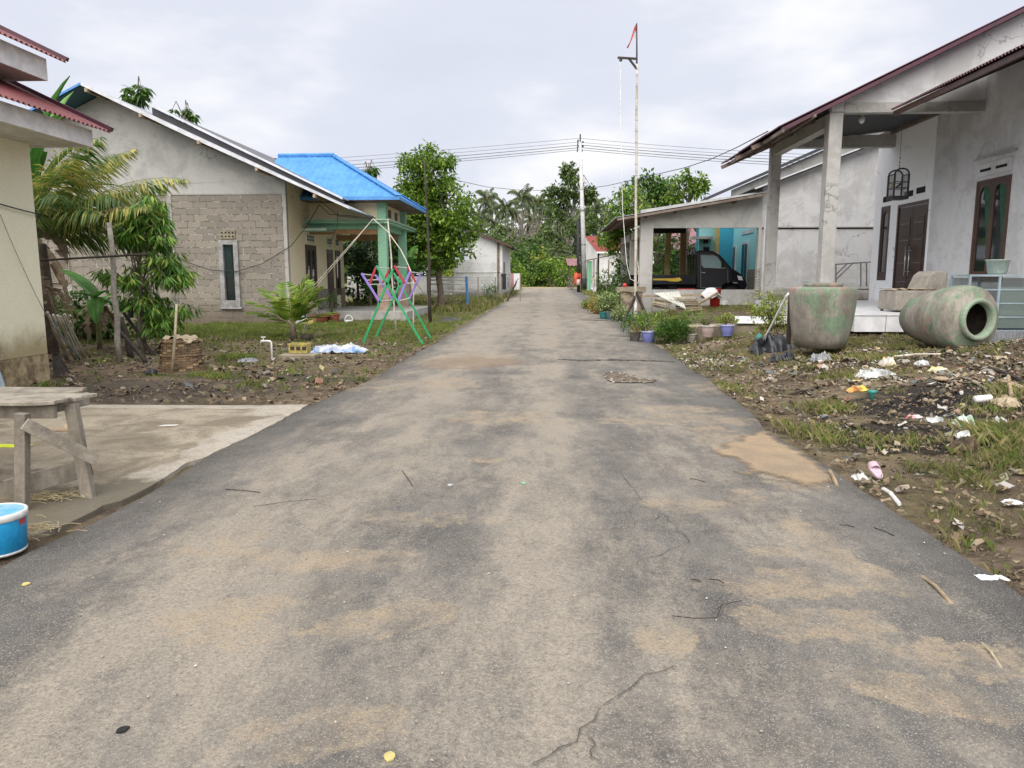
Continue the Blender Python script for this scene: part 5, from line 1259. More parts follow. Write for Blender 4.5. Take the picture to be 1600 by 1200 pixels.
a, b = at(268, 587, z=0), at(276, 475, 9.62); m = MB(); m.tube([(a.x, a.y, 0), ((a.x+b.x)/2+.01, (a.y+b.y)/2, b.z/2), b], [.019, .018, .016], 8); solo(m, 'wooden_stake', 'bamboo', 'short pale stake standing in front of the woven basket', 'stake', smooth=True)
c = at(236, 585, z=.03); m = MB(); m.lathe([(.0, -.09), (.04, -.085), (.05, -.02), (.04, .03), (.05, .08), (.02, .09)], (c.x, c.y, .05), 12, mtx=Matrix.Rotation(R(80), 4, 'Y') @ Matrix.Rotation(R(30), 4, 'X')); solo(m, 'plastic_bottle', 'plastic_black', 'crushed dark bottle left of the woven basket', 'bottle', smooth=True)

# poles and sticks
def pole(label, p, q_, r0, r1, mat='trunk_pale', name='wooden_pole', cat='pole', group=None, wob=.02):
    p = Vector(p); q_ = Vector(q_); m = MB(); L = (q_-p).length
    m.tube([p.lerp(q_, i/6)+Vector((random.uniform(-wob, wob), 0, 0))*(1 if 0 < i < 6 else 0) for i in range(7)], [r0+(r1-r0)*i/6 for i in range(7)], 8)
    return solo(m, name, mat, label, cat, group, smooth=True)
yp = at(187, 566, z=0).y
pole('tall pale wooden pole left of the mango tree', at(187, 566, z=0), at(170, 348, yp), .045, .035)
pole('dark horizontal pole tied across the tall pale pole', at(62, 407, yp-.06), at(232, 397, yp-.08), .018, .018, 'wood_dark')
pole('grey post standing behind the mango tree', at(277, 520, z=0), at(262, 330, at(277, 520, z=0).y), .05, .045)
pole('grey post against the block wall behind the mango leaves', at(220, 545, z=0), at(222, 480, at(220, 545, z=0).y), .06, .05)
pole('dark beam leaning from the ground to the mango trunk', at(240, 556, z=0), at(180, 470, 12.6), .035, .03, 'wood_dark')
pole('charred stick leaning low to the right of the pole', at(228, 566, z=0), at(182, 510, 11.4), .035, .03, 'wood_dark')
pole('short dark stump beside the tall pale pole', at(205, 560, z=0), at(190, 495, at(205, 560, z=0).y), .05, .035, 'wood_dark')
labs = ['thickest bamboo pole, nearest the yellow wall', 'bamboo pole second from the yellow wall', 'bamboo pole third from the yellow wall', 'bluish plastic pipe crossing the bamboo bundle', 'thin bamboo pole fourth from the yellow wall', 'thin bamboo pole second from the right of the bundle', 'rightmost thin bamboo pole of the leaning bundle']
for i, ((a, b), lab) in enumerate(zip([((104, 562), (74, 488)), ((106, 562), (83, 492)), ((118, 562), (90, 493)), ((127, 562), (82, 505)), ((124, 562), (95, 494)), ((130, 560), (99, 492)), ((134, 560), (101, 490))], labs)):
    g = at(*a, z=0); pole(lab, g, at(*b, g.y-.9), .024 if i < 3 else .014, .02 if i < 3 else .012, 'bamboo_white' if i != 3 else 'aqua_metal', 'bamboo_pole', 'pole', 'poles leaning behind the yellow wall', .01)
g = at(95, 586, z=0); m = MB(); m.prism([at(83, 588, z=0), at(109, 584, z=0), at(90, 552, g.y+.1), at(81, 552, g.y+.1)], (0, .03, 0)); solo(m, 'dark_plank', 'wood_dark', 'broken dark board leaning at the yellow wall corner', 'board')

# vegetation -------------------------------------------------------
# coconut palm by the yellow house
PC = at(60, 372, 12.4)
cp = thing('coconut_palm', 'coconut palm with yellowing drooping fronds behind the yellow wall', 'palm', (PC.x, PC.y, 0))
m = MB(); m.tube([(PC.x, PC.y, -.1), (PC.x+.05, PC.y, PC.z*.5), (PC.x, PC.y, PC.z-.1)], [.16, .12, .11], 12); m.build('trunk', 'trunk_bark', cp, smooth=True)
ra = MB(); ly = MB(); lg = MB()
for az, el, L, dr, yel in ((R(2), R(40), 2.9, .95, 1), (R(-14), R(22), 2.5, .55, 1), (R(15), R(60), 2.3, .8, 1), (R(-30), R(66), 2.0, 1.3, 1), (R(-45), R(48), 2.0, 1.5, 0), (R(35), R(48), 2.4, 1.1, 0), (R(-75), R(55), 2.1, 1.7, 0), (R(-110), R(45), 2.2, 1.5, 0), (R(80), R(62), 2.5, 1.1, 0), (R(150), R(50), 2.6, 1.2, 0), (R(-160), R(55), 2.5, 1.5, 0), (R(0), R(78), 2.2, 1.2, 0), (R(-25), R(35), 1.9, 1.2, 0), (R(10), R(30), 2.2, 1.0, 0), (R(-60), R(28), 1.9, 1.0, 0), (R(40), R(75), 2.2, 1.3, 0), (R(-10), R(52), 2.0, 1.6, 0), (R(25), R(15), 1.8, .9, 0), (R(-5), R(88), 2.1, 1.5, 1)):
    frond(ly if yel else lg, ra, (PC.x, PC.y, PC.z), az, el, L, dr, 60, .66, .030, .55 if yel else .7, .014)
ra.build('frond_stem', 'palm_stem' if 'palm_stem' in MATS else M('palm_stem', (.36, .34, .10), (.22, .24, .07), bump=0).name, cp)
ly.build('yellow_fronds', 'palm_yellow', cp); lg.build('green_fronds', 'palm_green', cp)
m = MB(); rb = MB()
for az, px, py in ((R(-20), 62, 352), (R(-60), 60, 430)): 
    q = at(px, py, 12.0); bigleaf(m, rb, q, az, R(-30), .9, .35, .9, .9)
for k in range(26): q = at(64+random.random()*12, 445+random.random()*10, 11.8); a = random.uniform(-1.2, .4); m.tube([q, q+Vector((.35*math.cos(a), -.1, -.05)), q+Vector((.55*math.cos(a), -.1, -.35-random.random()*.3))], [.008, .006, .003], 4, False)
m.build('dead_fronds', 'dry_leaf', cp)
# bananas
def banana(label, base, H_, lvs, trunk_r=.09, mats=('banana_leaf', 'banana_light'), dry=3, group=None, name='banana_plant'):
    t = thing(name, label, 'banana plant', base, group); base = Vector(base); top = base+Vector((0, 0, H_))
    m = MB(); m.tube([base-Vector((0, 0, .05)), base.lerp(top, .5)+Vector((.02, 0, 0)), top], [trunk_r, trunk_r*.8, trunk_r*.45], 10); m.build('trunk', 'banana_stem' if 'banana_stem' in MATS else M('banana_stem', (.26, .28, .12), (.20, .15, .09), bump=.2, scale=5).name, t, smooth=True)
    lf = MB(); rb = MB(); 
    for az, el, L, W_, dr, tn in lvs: bigleaf(lf, rb, top-Vector((0, 0, .1)), R(az), R(el), L, W_, dr, tn)
    lf.build('leaves', mats[0], t, smooth=False); rb.build('leaf_ribs', mats[1], t)
    if dry:
        d = MB(); rb = MB()
        for k in range(dry): bigleaf(d, rb, base+Vector((0, 0, H_*.85)), random.uniform(0, 6.28), R(-35), H_*.7, .2, 1.0, .9)
        d.build('dead_leaves', 'dry_leaf', t)
    return t
b = at(70, 540, z=0)
banana('tall banana plant with torn leaves rising behind the yellow house roof', (at(52, 400, 14.2).x, 14.2, 0), 2.55, [(10, 40, 1.9, .42, 1.0, .3), (-25, 15, 1.6, .45, .9, .3), (60, 60, 1.8, .42, 1.1, .4), (30, 72, 2.1, .5, 1.0, .2), (-10, -5, 1.5, .42, .9, .4), (-50, 30, 1.5, .4, 1.4, .4), (170, 50, 1.8, .4, 1.2, .3), (110, 60, 1.7, .4, 1.2, .3), (-90, 55, 1.4, .4, 1.8, .5), (0, 80, 2.3, .5, .7, .2), (25, 82, 2.9, .6, .5, .2), (-8, 52, 2.0, .5, .8, .3), (60, 80, 2.8, .55, .6, .2)])
q = at(152, 520, z=0); q = Vector((at(152, 500, 13.2).x, 13.2, 0))
banana('small banana plant with one bright leaf beside the block wall', q, 1.05, [(165, 42, .95, .34, .5, .05), (-10, 30, .35, .2, .5, .1), (20, -20, .6, .26, .8, .3), (-60, -25, .7, .28, .9, .2), (200, 20, .5, .2, .8, .3)], .05, ('banana_light', 'banana_light'), 4)
q = Vector((at(118, 520, 14).x, 14.4, 0))
banana('dark leafy banana sucker under the coconut palm', q, .5, [(-90, 40, .8, .35, 1.0, .2), (-20, 50, .9, .35, 1.0, .2), (-140, 40, .8, .35, 1.0, .2), (60, 60, .9, .35, .9, .2)], .04)
# mango tree
def whorls(m, c, r, n, per, L, clr=.04, asp=.2, droop=.75):
    c = np.array(c, float); u = unit(n)*(rng.uniform(.25, 1, n)**.5)[:, None]*np.array(r); cl = c+u
    q = np.repeat(cl, per, 0); a = rng.uniform(0, 6.28, len(q)); d = np.stack([np.cos(a), np.sin(a), rng.uniform(-.6, .5, len(q))], 1)
    leaves(m, q+d*clr, L, asp=asp, droop=droop, dirs=d, jit=.15, fold=.25); return cl
MT = Vector((at(222, 540, 12.2).x, 12.2, 0))
tm = thing('mango_tree', 'young mango tree with long drooping leaves before the block wall', 'tree', MT)
m = MB(); cls = []
for px, py, rx, rz2, n in ((225, 350, .42, .35, 42), (258, 395, .28, .35, 26), (205, 365, .3, .2, 18), (240, 320, .22, .18, 14), (272, 430, .28, .2, 20), (210, 430, .45, .25, 18), (222, 468, .42, .16, 22), (250, 500, .24, .25, 18), (288, 480, .14, .1, 5), (170, 430, .2, .12, 8)):
    q = at(px, py, 12.2); cls.append(whorls(m, q, (rx, .35, rz2), int(n*1.7), 12, .18))
m.build('foliage', 'leaf_mango', tm); cl = np.concatenate(cls)
m = MB(); tree_trunk(m, MT-Vector((0, 0, .1)), MT+Vector((.1, 0, 2.3)), .04, .018, cl, 46, .12); m.build('trunk', 'trunk_bark', tm)
m = MB(); q = at(204, 488, 12.2); m.lathe([(0, -.1), (.05, -.08), (.05, .07), (.02, .1)], q, 8); m.tube([q, q+Vector((0, 0, .3))], .005, 4); solo(m, 'hanging_bottle', 'plastic_black', 'dark bottle hanging from a mango branch', 'bottle')
# undergrowth near block wall
def shrub(name, label, c, r, ncl, per, clr, size, mat, cat='shrub', group=None, stems=6, **k):
    t = thing(name, label, cat, c, group); c = Vector(c); m = MB(); cl = cloud(m, (c.x, c.y, c.z+r[2]), r, ncl, per, clr, size, **k); m.build('foliage', mat, t)
    m = MB()
    for q_ in cl[:stems]: m.tube([tuple(c-Vector((0, 0, .03))), tuple((Vector(q_)+c)*.5+Vector((0, 0, .02))), tuple(q_)], [.012, .008, .003], 4, False)
    m.build('stem', 'trunk_bark', t); return t
for px, y, r, lab in ((135, 14.8, (.6, .4, .55), 'leafy green shrub between the bamboo poles and the tall pale pole'), (245, 15.5, (.5, .3, .4), 'green shrub behind the mango tree at the block wall'), (100, 15.5, (.7, .4, .45), 'dark weedy shrub at the foot of the coconut palm'), (165, 15.5, (.5, .4, .22), 'low green shrub behind the small banana plant')):
    shrub('weedy_shrub', lab, (at(px, 500, y).x, y, 0), r, 60, 14, .14, .11, 'leaf_mid', shell=.2, asp=.6)

# coconut seedling
q = at(457, 525, z=0); q = Vector((at(457, 500, 15.4).x, 15.4, 0))
ts = thing('coconut_seedling', 'young coconut palm seedling with upright yellow-green fronds on the grass', 'palm', q)
m = MB(); ra = MB()
for az, el, L, dr in ((10, 82, 1.3, .45), (170, 66, 1.25, .9), (195, 48, 1.25, .9), (-10, 58, 1.15, 1.0), (5, 30, 1.1, .6), (60, 74, 1.25, .6), (120, 72, 1.25, .7), (178, 30, 1.15, .6), (-80, 66, 1.0, 1.0), (352, 70, 1.25, .9)):
    frond(m, ra, q+Vector((0, 0, .28)), R(az), R(el), L*.9, dr, 15, .42, .085, .12, .014)
ra.build('frond_stem', 'palm_stem', ts); m.build('fronds', 'seedling', ts)
m = MB(); m.tube([q-Vector((0, 0, .05)), q+Vector((0, 0, .2)), q+Vector((.0, 0, .42))], [.075, .06, .04], 10); m.build('trunk', 'trunk_bark', ts, smooth=True)
m = MB(); q2 = at(480, 530, z=0); m.lathe([(.0, 0), (.12, .01), (.14, .08), (.11, .14), (0, .15)], (q.x+.33, 15.3, -.02), 14); solo(m, 'old_tyre_stump', 'soil_dark', 'dark rounded stump right of the coconut seedling', 'stump', smooth=True)
# tap
q = at(425, 563, z=0); tt = thing('garden_tap', 'white garden tap on a bent grey standpipe', 'tap', q)
zt_ = at(422, 533, q.y).z; xt = at(413, 533, q.y).x
m = MB(); m.tube([q, (q.x, q.y, zt_-.02), (q.x-.02, q.y, zt_), (xt, q.y, zt_)], .016, 8); m.build('pipe', 'fascia_white', tt, smooth=True)
m = MB(); m.tube([(xt+.02, q.y, zt_), (xt-.05, q.y, zt_), (xt-.06, q.y, zt_-.03)], [.018, .02, .012], 8); m.tube([(xt-.015, q.y, zt_), (xt-.015, q.y, zt_+.06)], .009, 6); m.box((xt-.05, q.y-.012, zt_+.055), (xt+.02, q.y+.012, zt_+.072)); m.build('spout', 'white_plastic', tt)
# yellow crate, board, tarp
q = at(465, 552, z=.06); x0, x1 = at(451, 552, q.y).x, at(480, 552, q.y).x; ct = thing('crate', 'faded yellow crate on a board left of the tarpaulin', 'crate', ((x0+x1)/2, q.y, .05))
m = MB(); m.box((x0, q.y, .06), (x1, q.y+.2, .09)); 
for (a, b) in (((x0, q.y, .09), (x1, q.y+.02, .22)), ((x0, q.y+.18, .09), (x1, q.y+.2, .22)), ((x0, q.y+.02, .09), (x0+.02, q.y+.18, .22)), ((x1-.02, q.y+.02, .09), (x1, q.y+.18, .22))): m.box(a, b)
m.build('body', 'crate_yellow', ct, bevel=.006); m = MB(); m.box((x0-.01, q.y-.008, .19), (x1+.01, q.y-.001, .225)); m.build('rim', 'crate_yellow', ct)
m = MB()
for k in range(3): m.box((x0+.03+k*.1, q.y-.004, .11), (x0+.1+k*.1, q.y-.001, .17))
m.build('slot', 'soil_dark', ct)
a, b = at(434, 560, z=.0), at(492, 560, z=0); m = MB(); m.box((a.x, a.y, -.02), (b.x, a.y+.35, .055)); solo(m, 'wet_board', 'concrete_ledge', 'flat concrete washing slab beneath the yellow crate', 'slab', bevel=.01)
def crumple(name, label, cat, px0, px1, py, wd, h, mat, seed=0, z0=0., Y=None, n=26, mm=8, group=None):
    """crumpled sheet lying on the ground"""
    r_ = random.Random(seed+int(px0)); a, b = at(px0, py, z=z0), at(px1, py, z=z0); L = b.x-a.x; vs = []
    for i in range(n+1):
        for j in range(mm+1):
            u, v = i/n, j/mm; x = a.x+L*u+mnoise.noise(Vector((u*4, v*3, seed)))*L*.10; y = a.y+wd*(v-.2)*(.6+.6*abs(math.sin(u*3+seed)))+mnoise.noise(Vector((u*5, v*2, seed+9)))*wd*.5
            e = min(1, 4*min(v, 1-v), 4*min(u, 1-u)+.15)
            z = gz(x, y)+.012+e*h*(.45+.8*abs(mnoise.noise(Vector((u*4, v*2.5, seed*3))))+(.5 if h < .15 else .12)*abs(mnoise.noise(Vector((u*13, v*9, seed)))))
            vs.append((x, y, z))
    M_ = mm+1; m = MB(); m.add(vs, [(i*M_+j, (i+1)*M_+j, (i+1)*M_+j+1, i*M_+j+1) for i in range(n) for j in range(mm)])
    return solo(m, name, mat, label, cat, group, smooth=h > .2)
M('tarp_mixed', (.62, .62, .62), (.08, .22, .5), rough=.6, scale=4, bump=.1)
crumple('tarpaulin', 'crumpled white and blue tarpaulin on the ground beside the yellow crate', 'tarpaulin', 482, 572, 551, .45, .13, 'tarp_mixed', 3, n=44, mm=12)
crumple('cloth_rag', 'pale rag spread on mud left of the garden tap', 'rag', 372, 400, 566, .25, .05, 'plastic_grey', 5)

# terracotta pots by the house
def pot(name, label, c, r, h, mat, rim=True, flute=0, group=None, plant=None, cat='pot', taper=.72):
    t = thing(name, label, cat, c, group); c = Vector(c); m = MB(); n = 40
    prof = [(r*taper*.9, 0), (r*taper, .01*1), (r*taper*.95, .12*h), (r*taper*1.05, .16*h), (r*.93, .8*h), (r*.95, .86*h)]
    m.lathe(prof, c, n); b = m.build('body', mat, t, smooth=True)
    if flute:
        me = b.data
        for v in me.vertices:
            x, y = v.co.x-(0), v.co.y
            a = math.atan2(v.co.y-c.y, v.co.x-c.x); zz = v.co.z-c.z
            if .2*h < zz+.001 < .82*h or True:
                k = 1+.03*math.cos(a*20); v.co.x = c.x+(v.co.x-c.x)*k; v.co.y = c.y+(v.co.y-c.y)*k
    m = MB(); m.lathe([(r*.95, .85*h), (r*1.08, .88*h), (r*1.1, .97*h), (r*1.05, h), (r*.93, .98*h), (r*.9, .88*h)], c, 32); m.build('rim', {'pot_purple': 'pot_rim', 'pot_pink': 'pot_rim2'}.get(mat, mat), t, smooth=True)
    m = MB(); m.lathe([(r*.92, .9*h), (0, .92*h)], c, 20); m.build('soil', 'soil_dark', t); return t
M('pot_rim', (.42, .44, .68), rough=.5, bump=0); M('pot_rim2', (.58, .53, .5), rough=.5, bump=0)
q = at(500, 500, z=0)
for px, y, r, h, lab in ((499, 21.0, .27, .22, 'wide terracotta pot at the corner of the porch, left one'), (507, 21.7, .2, .24, 'terracotta pot half hidden, middle of the three by the porch'), (521, 21.3, .19, .26, 'terracotta pot with a dark bush beside the porch slab')):
    pot('terracotta_pot', lab, (at(px, 490, y).x, y, 0), r, h, 'pot_terracotta', group='terracotta pots by the porch')
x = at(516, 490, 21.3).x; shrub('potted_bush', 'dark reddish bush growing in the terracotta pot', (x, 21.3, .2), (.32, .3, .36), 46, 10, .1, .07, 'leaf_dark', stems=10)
q = Vector((at(545, 500, 20.6).x, 20.6, 0)); t = thing('small_basket', 'small white handled basket in front of the porch slab', 'basket', q)
m = MB(); m.lathe([(.09, 0), (.10, .01), (.12, .11), (.125, .12)], q, 20); m.build('body', 'fascia_white', t, smooth=True); m = MB(); m.tube([(q.x+.11*math.cos(a), q.y, q.z+.12+.14*math.sin(a)) for a in np.linspace(0, math.pi, 10)], .01, 5); m.build('handle', 'fascia_white', t)
crumple('rubble_sack', 'pale dirty sack of rubble left of the terracotta pots', 'sack', 462, 480, 508, .4, .3, 'plastic_clear', 8, n=16)
q = at(487, 505, z=0); m = MB(); m.box((at(476, 505, 20.).x, 19.9, 0), (at(491, 505, 20.).x, 20.2, .18)); solo(m, 'plastic_crate', 'crate_yellow', 'pale yellow plastic box by the stone plinth', 'box', bevel=.02)

# drying rack in green, purple and red
Yf, Yr = 14.37, 15.9
tr2 = thing('drying_rack', 'folding clothes drying rack in green, purple and red bars', 'drying rack', (-3.0, 15, 0))
def fp(x, y): return at(390+x/5, 360+y/5, Yf)
def bp(x, y): return at(390+x/5, 360+y/5, Yr)
def rod(p, q_, mat, nm, r=.022):
    m = MB(); m.beam(p, q_, r*2, r*1.3, up=(0, 1, 0)); m.build(nm, mat, tr2, bevel=.004)
def g0(v): return Vector((v.x, v.y, 0))
rod(fp(990, 275), g0(fp(1355, 890)), 'green_paint', 'leg'); rod(fp(1120, 300), g0(fp(885, 890)), 'green_paint', 'leg')
rod(bp(1125, 330), g0(bp(1415, 830)), 'green_paint', 'leg'); rod(bp(1215, 330), g0(bp(985, 865)), 'green_paint', 'leg')
for p, q_ in ((fp(875, 335), fp(1020, 565)), (bp(985, 350), bp(1115, 540)), (fp(1255, 320), fp(1165, 545)), (bp(1335, 340), bp(1250, 530))): rod(p, q_, 'purple_paint', 'side_arm')
for p, q_ in ((fp(985, 290), fp(940, 415)), (bp(1090, 310), bp(1040, 410)), (fp(1130, 275), fp(1215, 415)), (bp(1235, 290), bp(1300, 410))): rod(p, q_, 'red_paint', 'upper_arm')
for p, q_ in ((fp(875, 340), bp(985, 352)), (fp(1000, 290), bp(1090, 297)), (fp(945, 422), bp(1040, 422)), (fp(1030, 552), bp(1110, 545)), (fp(1255, 325), bp(1335, 335)), (fp(1130, 285), bp(1230, 292)), (fp(1215, 415), bp(1300, 412)), (fp(1165, 550), bp(1250, 530)), (fp(905, 390), bp(1000, 385))): 
    m = MB(); m.tube([p, q_], .012, 6); m.build('crossbar', 'white_plastic', tr2)
# arched rattan pole + stake
m = MB(); P0 = at(477, 505, z=0); P0 = Vector((at(472, 500, 16.5).x, 16.5, 0)); m.tube([P0, at(490, 447, 16.3), at(537, 394, 16), at(583, 342, 16)], [.011, .011, .009, .007], 6); m.tube([P0+Vector((.05, 0, 0)), at(492, 450, 16.2), at(538, 396, 15.95), at(583, 342, 16)], [.009, .009, .007, .006], 6)
m.tube([at(583, 342, 16), at(606, 362, 15.6), at(626, 390, 15.2), at(637, 412, 14.6), at(642, 424, 14.4)], .010, 6); solo(m, 'rattan_arch', 'bamboo_white', 'long pale rattan stalks bent into an arch over the drying rack', 'arch')
pole('thin forked bamboo stake behind the drying rack', (at(619, 505, 17).x, 17, 0), at(606, 345, 17), .022, .016, 'bamboo_white', 'bamboo_stake', 'stake')
pole('second thin white stake behind the drying rack', (at(646, 500, 18.5).x, 18.5, 0), at(646, 432, 18.5), .018, .016, 'bamboo_white', 'bamboo_stake', 'stake')
pole('tall thin dark tree pole between porch and blue rack', (at(672, 500, 21).x, 21, 0), at(663, 252, 21), .055, .025, 'wood_dark', 'rough_pole', 'pole', wob=.035)
m = MB(); q = at(703, 501, z=.02)
m.v, m.f, m.m = [], [], []; n = 16; vs = [(q.x, q.y, .14)]
for r_ in (.2, .4, .6, .72):
    for k in range(n): a = 2*math.pi*k/n; vs.append((q.x+math.cos(a)*r_*.75, q.y+math.sin(a)*r_*.9, max(-.03, .15-.22*r_+random.uniform(-.03, .03))))
m.add(vs, [(0, 1+k, 1+(k+1) % n) for k in range(n)]+[(1+j*n+k, 1+(j+1)*n+k, 1+(j+1)*n+(k+1) % n, 1+j*n+(k+1) % n) for j in range(3) for k in range(n)]); o = m.build('gravel_heap', 'gravel_black'); setp(o, 'small heap of black gravel beside the thin dark pole', 'gravel heap', kind='stuff')
# blue and white drying frame
bf = thing('laundry_frame', 'white rail drying frame with a blue end post', 'drying frame', (at(700, 480, 30).x, 30, 0))
zt_ = at(730, 432, 30).z; xb = at(730, 450, 30).x; xa = at(668, 450, 30).x
m = MB(); m.tube([(xb+.02, 30, .05), (xb-.03, 30, zt_)], .055, 8); m.build('post', 'blue_paint', bf)
for y in (433, 437.5, 444, 455):
    m = MB(); m.tube([(xa, 30.0, at(700, y, 30).z), (xb, 30.0, at(700, y, 30).z)], .03, 6); m.build('rail', 'white_plastic', bf)
m = MB(); m.tube([(xa, 30, .05), (xa, 30, zt_)], .035, 6); m.build('post', 'white_plastic', bf); m = MB(); x = at(698, 450, 30).x; m.tube([(x, 30, at(700, 455, 30).z), (x, 30, at(700, 444, 30).z)], .025, 6); m.build('upright', 'white_plastic', bf)
xl, xr_ = at(679, 460, 32).x, at(717, 460, 32).x; rs = rz(32)
for k in range(5):
    m = MB(); z = rs+.08+k*.12; m.beam((xl-.25*k*.3, 32+.1*k, z-.05), (xr_-.12*k, 32+.05*k, z+.08), .35, .05)
    solo(m, 'grey_board', 'sheet_white' if k in (3, 4) else 'wood_grey2', ['lowest grey board of the pile behind the drying frame', 'second grey board from the bottom of the pile', 'middle grey board of the pile behind the drying frame', 'white board second from the top of the pile', 'white board on top of the pile behind the drying frame'][k], 'board', 'boards piled behind the drying frame')
pole('long pale bamboo lying on the grass right of the blue post', at(735, 465, z=.15), at(782, 461, z=.25), .04, .04, 'bamboo_white', 'bamboo_pole', 'pole')

# shed on the left
YS = 42.; sh = thing('white_shed', 'whitewashed side building with dark sloping roof beyond the leafy tree', 'shed', (-5, 45, rz(42)))
xr_ = at(785, 420, YS).x; pk = at(735, 358, YS-.4); ev = at(800, 384, YS-.4); sr = (pk.z-ev.z)/(ev.x-pk.x)
m = MB(); xq = xr_-7; zr = pk.z-.1
def shz(x): return pk.z-(x-pk.x)*sr-.1
m.prism([(pk.x-1, YS, 0), (xr_, YS, 0), (xr_, YS, shz(xr_)), (pk.x-1, YS, shz(pk.x-1))], (0, .15, 0)); m.box((xr_-.15, YS+.15, 0), (xr_, YS+9, shz(xr_))); m.build('wall', 'shed_wall', sh)
m = MB(); m.box((xq-2, YS+.4, 0), (pk.x-1, YS+.5, at(670, 432, YS).z)); m.build('low_wall', 'render_grey', sh)
m = MB(); m.mat('roof_dark'); m.corr((ev.x, YS-.4, ev.z), (0, 10, 0), (pk.x-ev.x-1.0, 0, (ev.x-pk.x+1.0)*sr), .2, .014); m.mat('frame_brown'); m.beam((ev.x, YS-.42, ev.z-.06), (pk.x-1.0, YS-.42, pk.z+sr-.06), .04, .12); m.build('roof', None, sh)
m = MB(); m.box((xr_-.30, YS-.03, 0), (xr_-.16, YS-.001, shz(xr_-.2))); m.box((xr_, YS+1, .9), (xr_+.03, YS+2, 2.2)); m.build('door_post', 'roof_rusty', sh)
m = MB(); z = at(740, 426, YS).z; m.box((pk.x-1, YS-.03, z), (xr_, YS-.001, z+.05)); m.build('ledge', 'render_light', sh)
m = MB(); zc = at(680, 402, YS-2).z; m.corr((at(655, 400, 39).x, 38.6, at(655, 407, 39).z), (at(733, 400, 39).x-at(655, 400, 39).x, 0, 0), (0, 2.5, .8), .2, .015); o = solo(m, 'zinc_awning', 'roof_zinc', 'pale zinc sheet awning half hidden by the leafy tree', 'awning')
# net fence and clothes
nf = thing('net_fence', 'grey netting fence with thin posts before the whitewashed wall', 'fence', (at(765, 460, 36).x, 36, rz(36)))
for px in (747, 774, 784): m = MB(); x = at(px, 450, 36).x; m.tube([(x, 36, rz(36)), (x, 36, at(px, 433, 36).z)], .03, 5); m.build('post', 'wood_grey', nf)
m = MB(); x0, x1 = at(733, 450, 36).x, at(784, 450, 36).x; z0, z1 = rz(36), at(760, 433, 36).z
for i in range(22): x = x0+(x1-x0)*i/21; m.tube([(x, 36, z0), (x, 36, z1)], .004, 3, False)
for i in range(9): z = z0+(z1-z0)*i/8; m.tube([(x0, 36, z), (x1, 36, z)], .005, 3, False)
m.build('netting', 'plastic_grey', nf)
shrub('climbing_vine', 'small vine bush growing on the netting fence', (at(765, 460, 35.7).x, 35.7, rz(36)), (.45, .2, .5), 40, 12, .2, .10, 'leaf_mid', stems=6)
cr_ = thing('clothes_rack', 'wooden clothes rail standing beside the whitewashed shed corner', 'clothes rack', (at(800, 458, 37).x, 37, rz(37)))
x0, x1, zt_ = at(783, 440, 37).x, at(813, 440, 37).x, at(800, 428, 37).z
m = MB(); m.tube([(x0, 37, zt_), (x1, 37, zt_)], .03, 6); m.build('rail', 'wood_grey', cr_)
for x in (x0, x1): m = MB(); m.tube([(x, 37, rz(37)), (x, 37, zt_)], .035, 6); m.build('post', 'wood_grey', cr_)
m = MB(); m.tube([(x0+.3, 36.8, rz(37)), (x1-.05, 37, zt_-.1)], .04, 6); m.build('brace', 'wood_dark', cr_)
def hang(lab, px0, px1, py1, mat, name='shirt', Y=37, zt2=None, cat='clothing'):
    m = MB(); a, b = at(px0, py1, Y), at(px1, py1, Y); zt2 = zt2 or zt_; n = 8; vs = []
    for i in range(n+1):
        for j in range(5):
            x = a.x+(b.x-a.x)*i/n; y = Y-.06+.05*math.sin(i*2.1+j*.6)*(j/4); z = zt2+.02-(zt2-a.z)*j/4*(1-.06*math.sin(i*2.3)); vs.append((x, y, z))
    m.add(vs, [(i*5+j, (i+1)*5+j, (i+1)*5+j+1, i*5+j+1) for i in range(n) for j in range(4)]); solo(m, name, mat, lab, cat, 'laundry on the clothes rail', smooth=True)
hang('black garment leftmost on the clothes rail', 784, 791, 453, 'black_cloth'); hang('grey garment on the rail between black and pink ones', 792, 797, 450, 'plastic_grey', 'towel'); hang('pink garment in the middle of the rail', 797.5, 802, 449, 'pink_cloth'); hang('white sheet rightmost on the clothes rail', 802.5, 812, 453, 'white_cloth', 'sheet')

# ================================================================== trees and background
def tree(name, label, base, crowns, mat, trunk_top, r0, r1, leaf, cat='tree', group=None, bark='trunk_bark', nl=26, **k):
    """crowns: list of (x, y, z, rx, ry, rz, clumps, leaves per clump, clump radius)"""
    t = thing(name, label, cat, base, group); m = MB(); cls = []
    for (x, y, z, rx, ry, rz2, n, per, clr) in crowns: cls.append(cloud(m, (x, y, z), (rx, ry, rz2), n, per, clr, leaf, **k))
    m.build('crown', mat, t); cl = np.concatenate(cls); m = MB(); tree_trunk(m, Vector(base)-Vector((0, 0, .1)), trunk_top, r0, r1, cl, nl); m.build('trunk', bark, t); return t
def cw(px, py, Y, rpx, rpz, ry, n, per, clr): p = at(px, py, Y); return (p.x, Y, p.z, rpx*Y/F, ry, rpz*Y/F, n, per, clr)
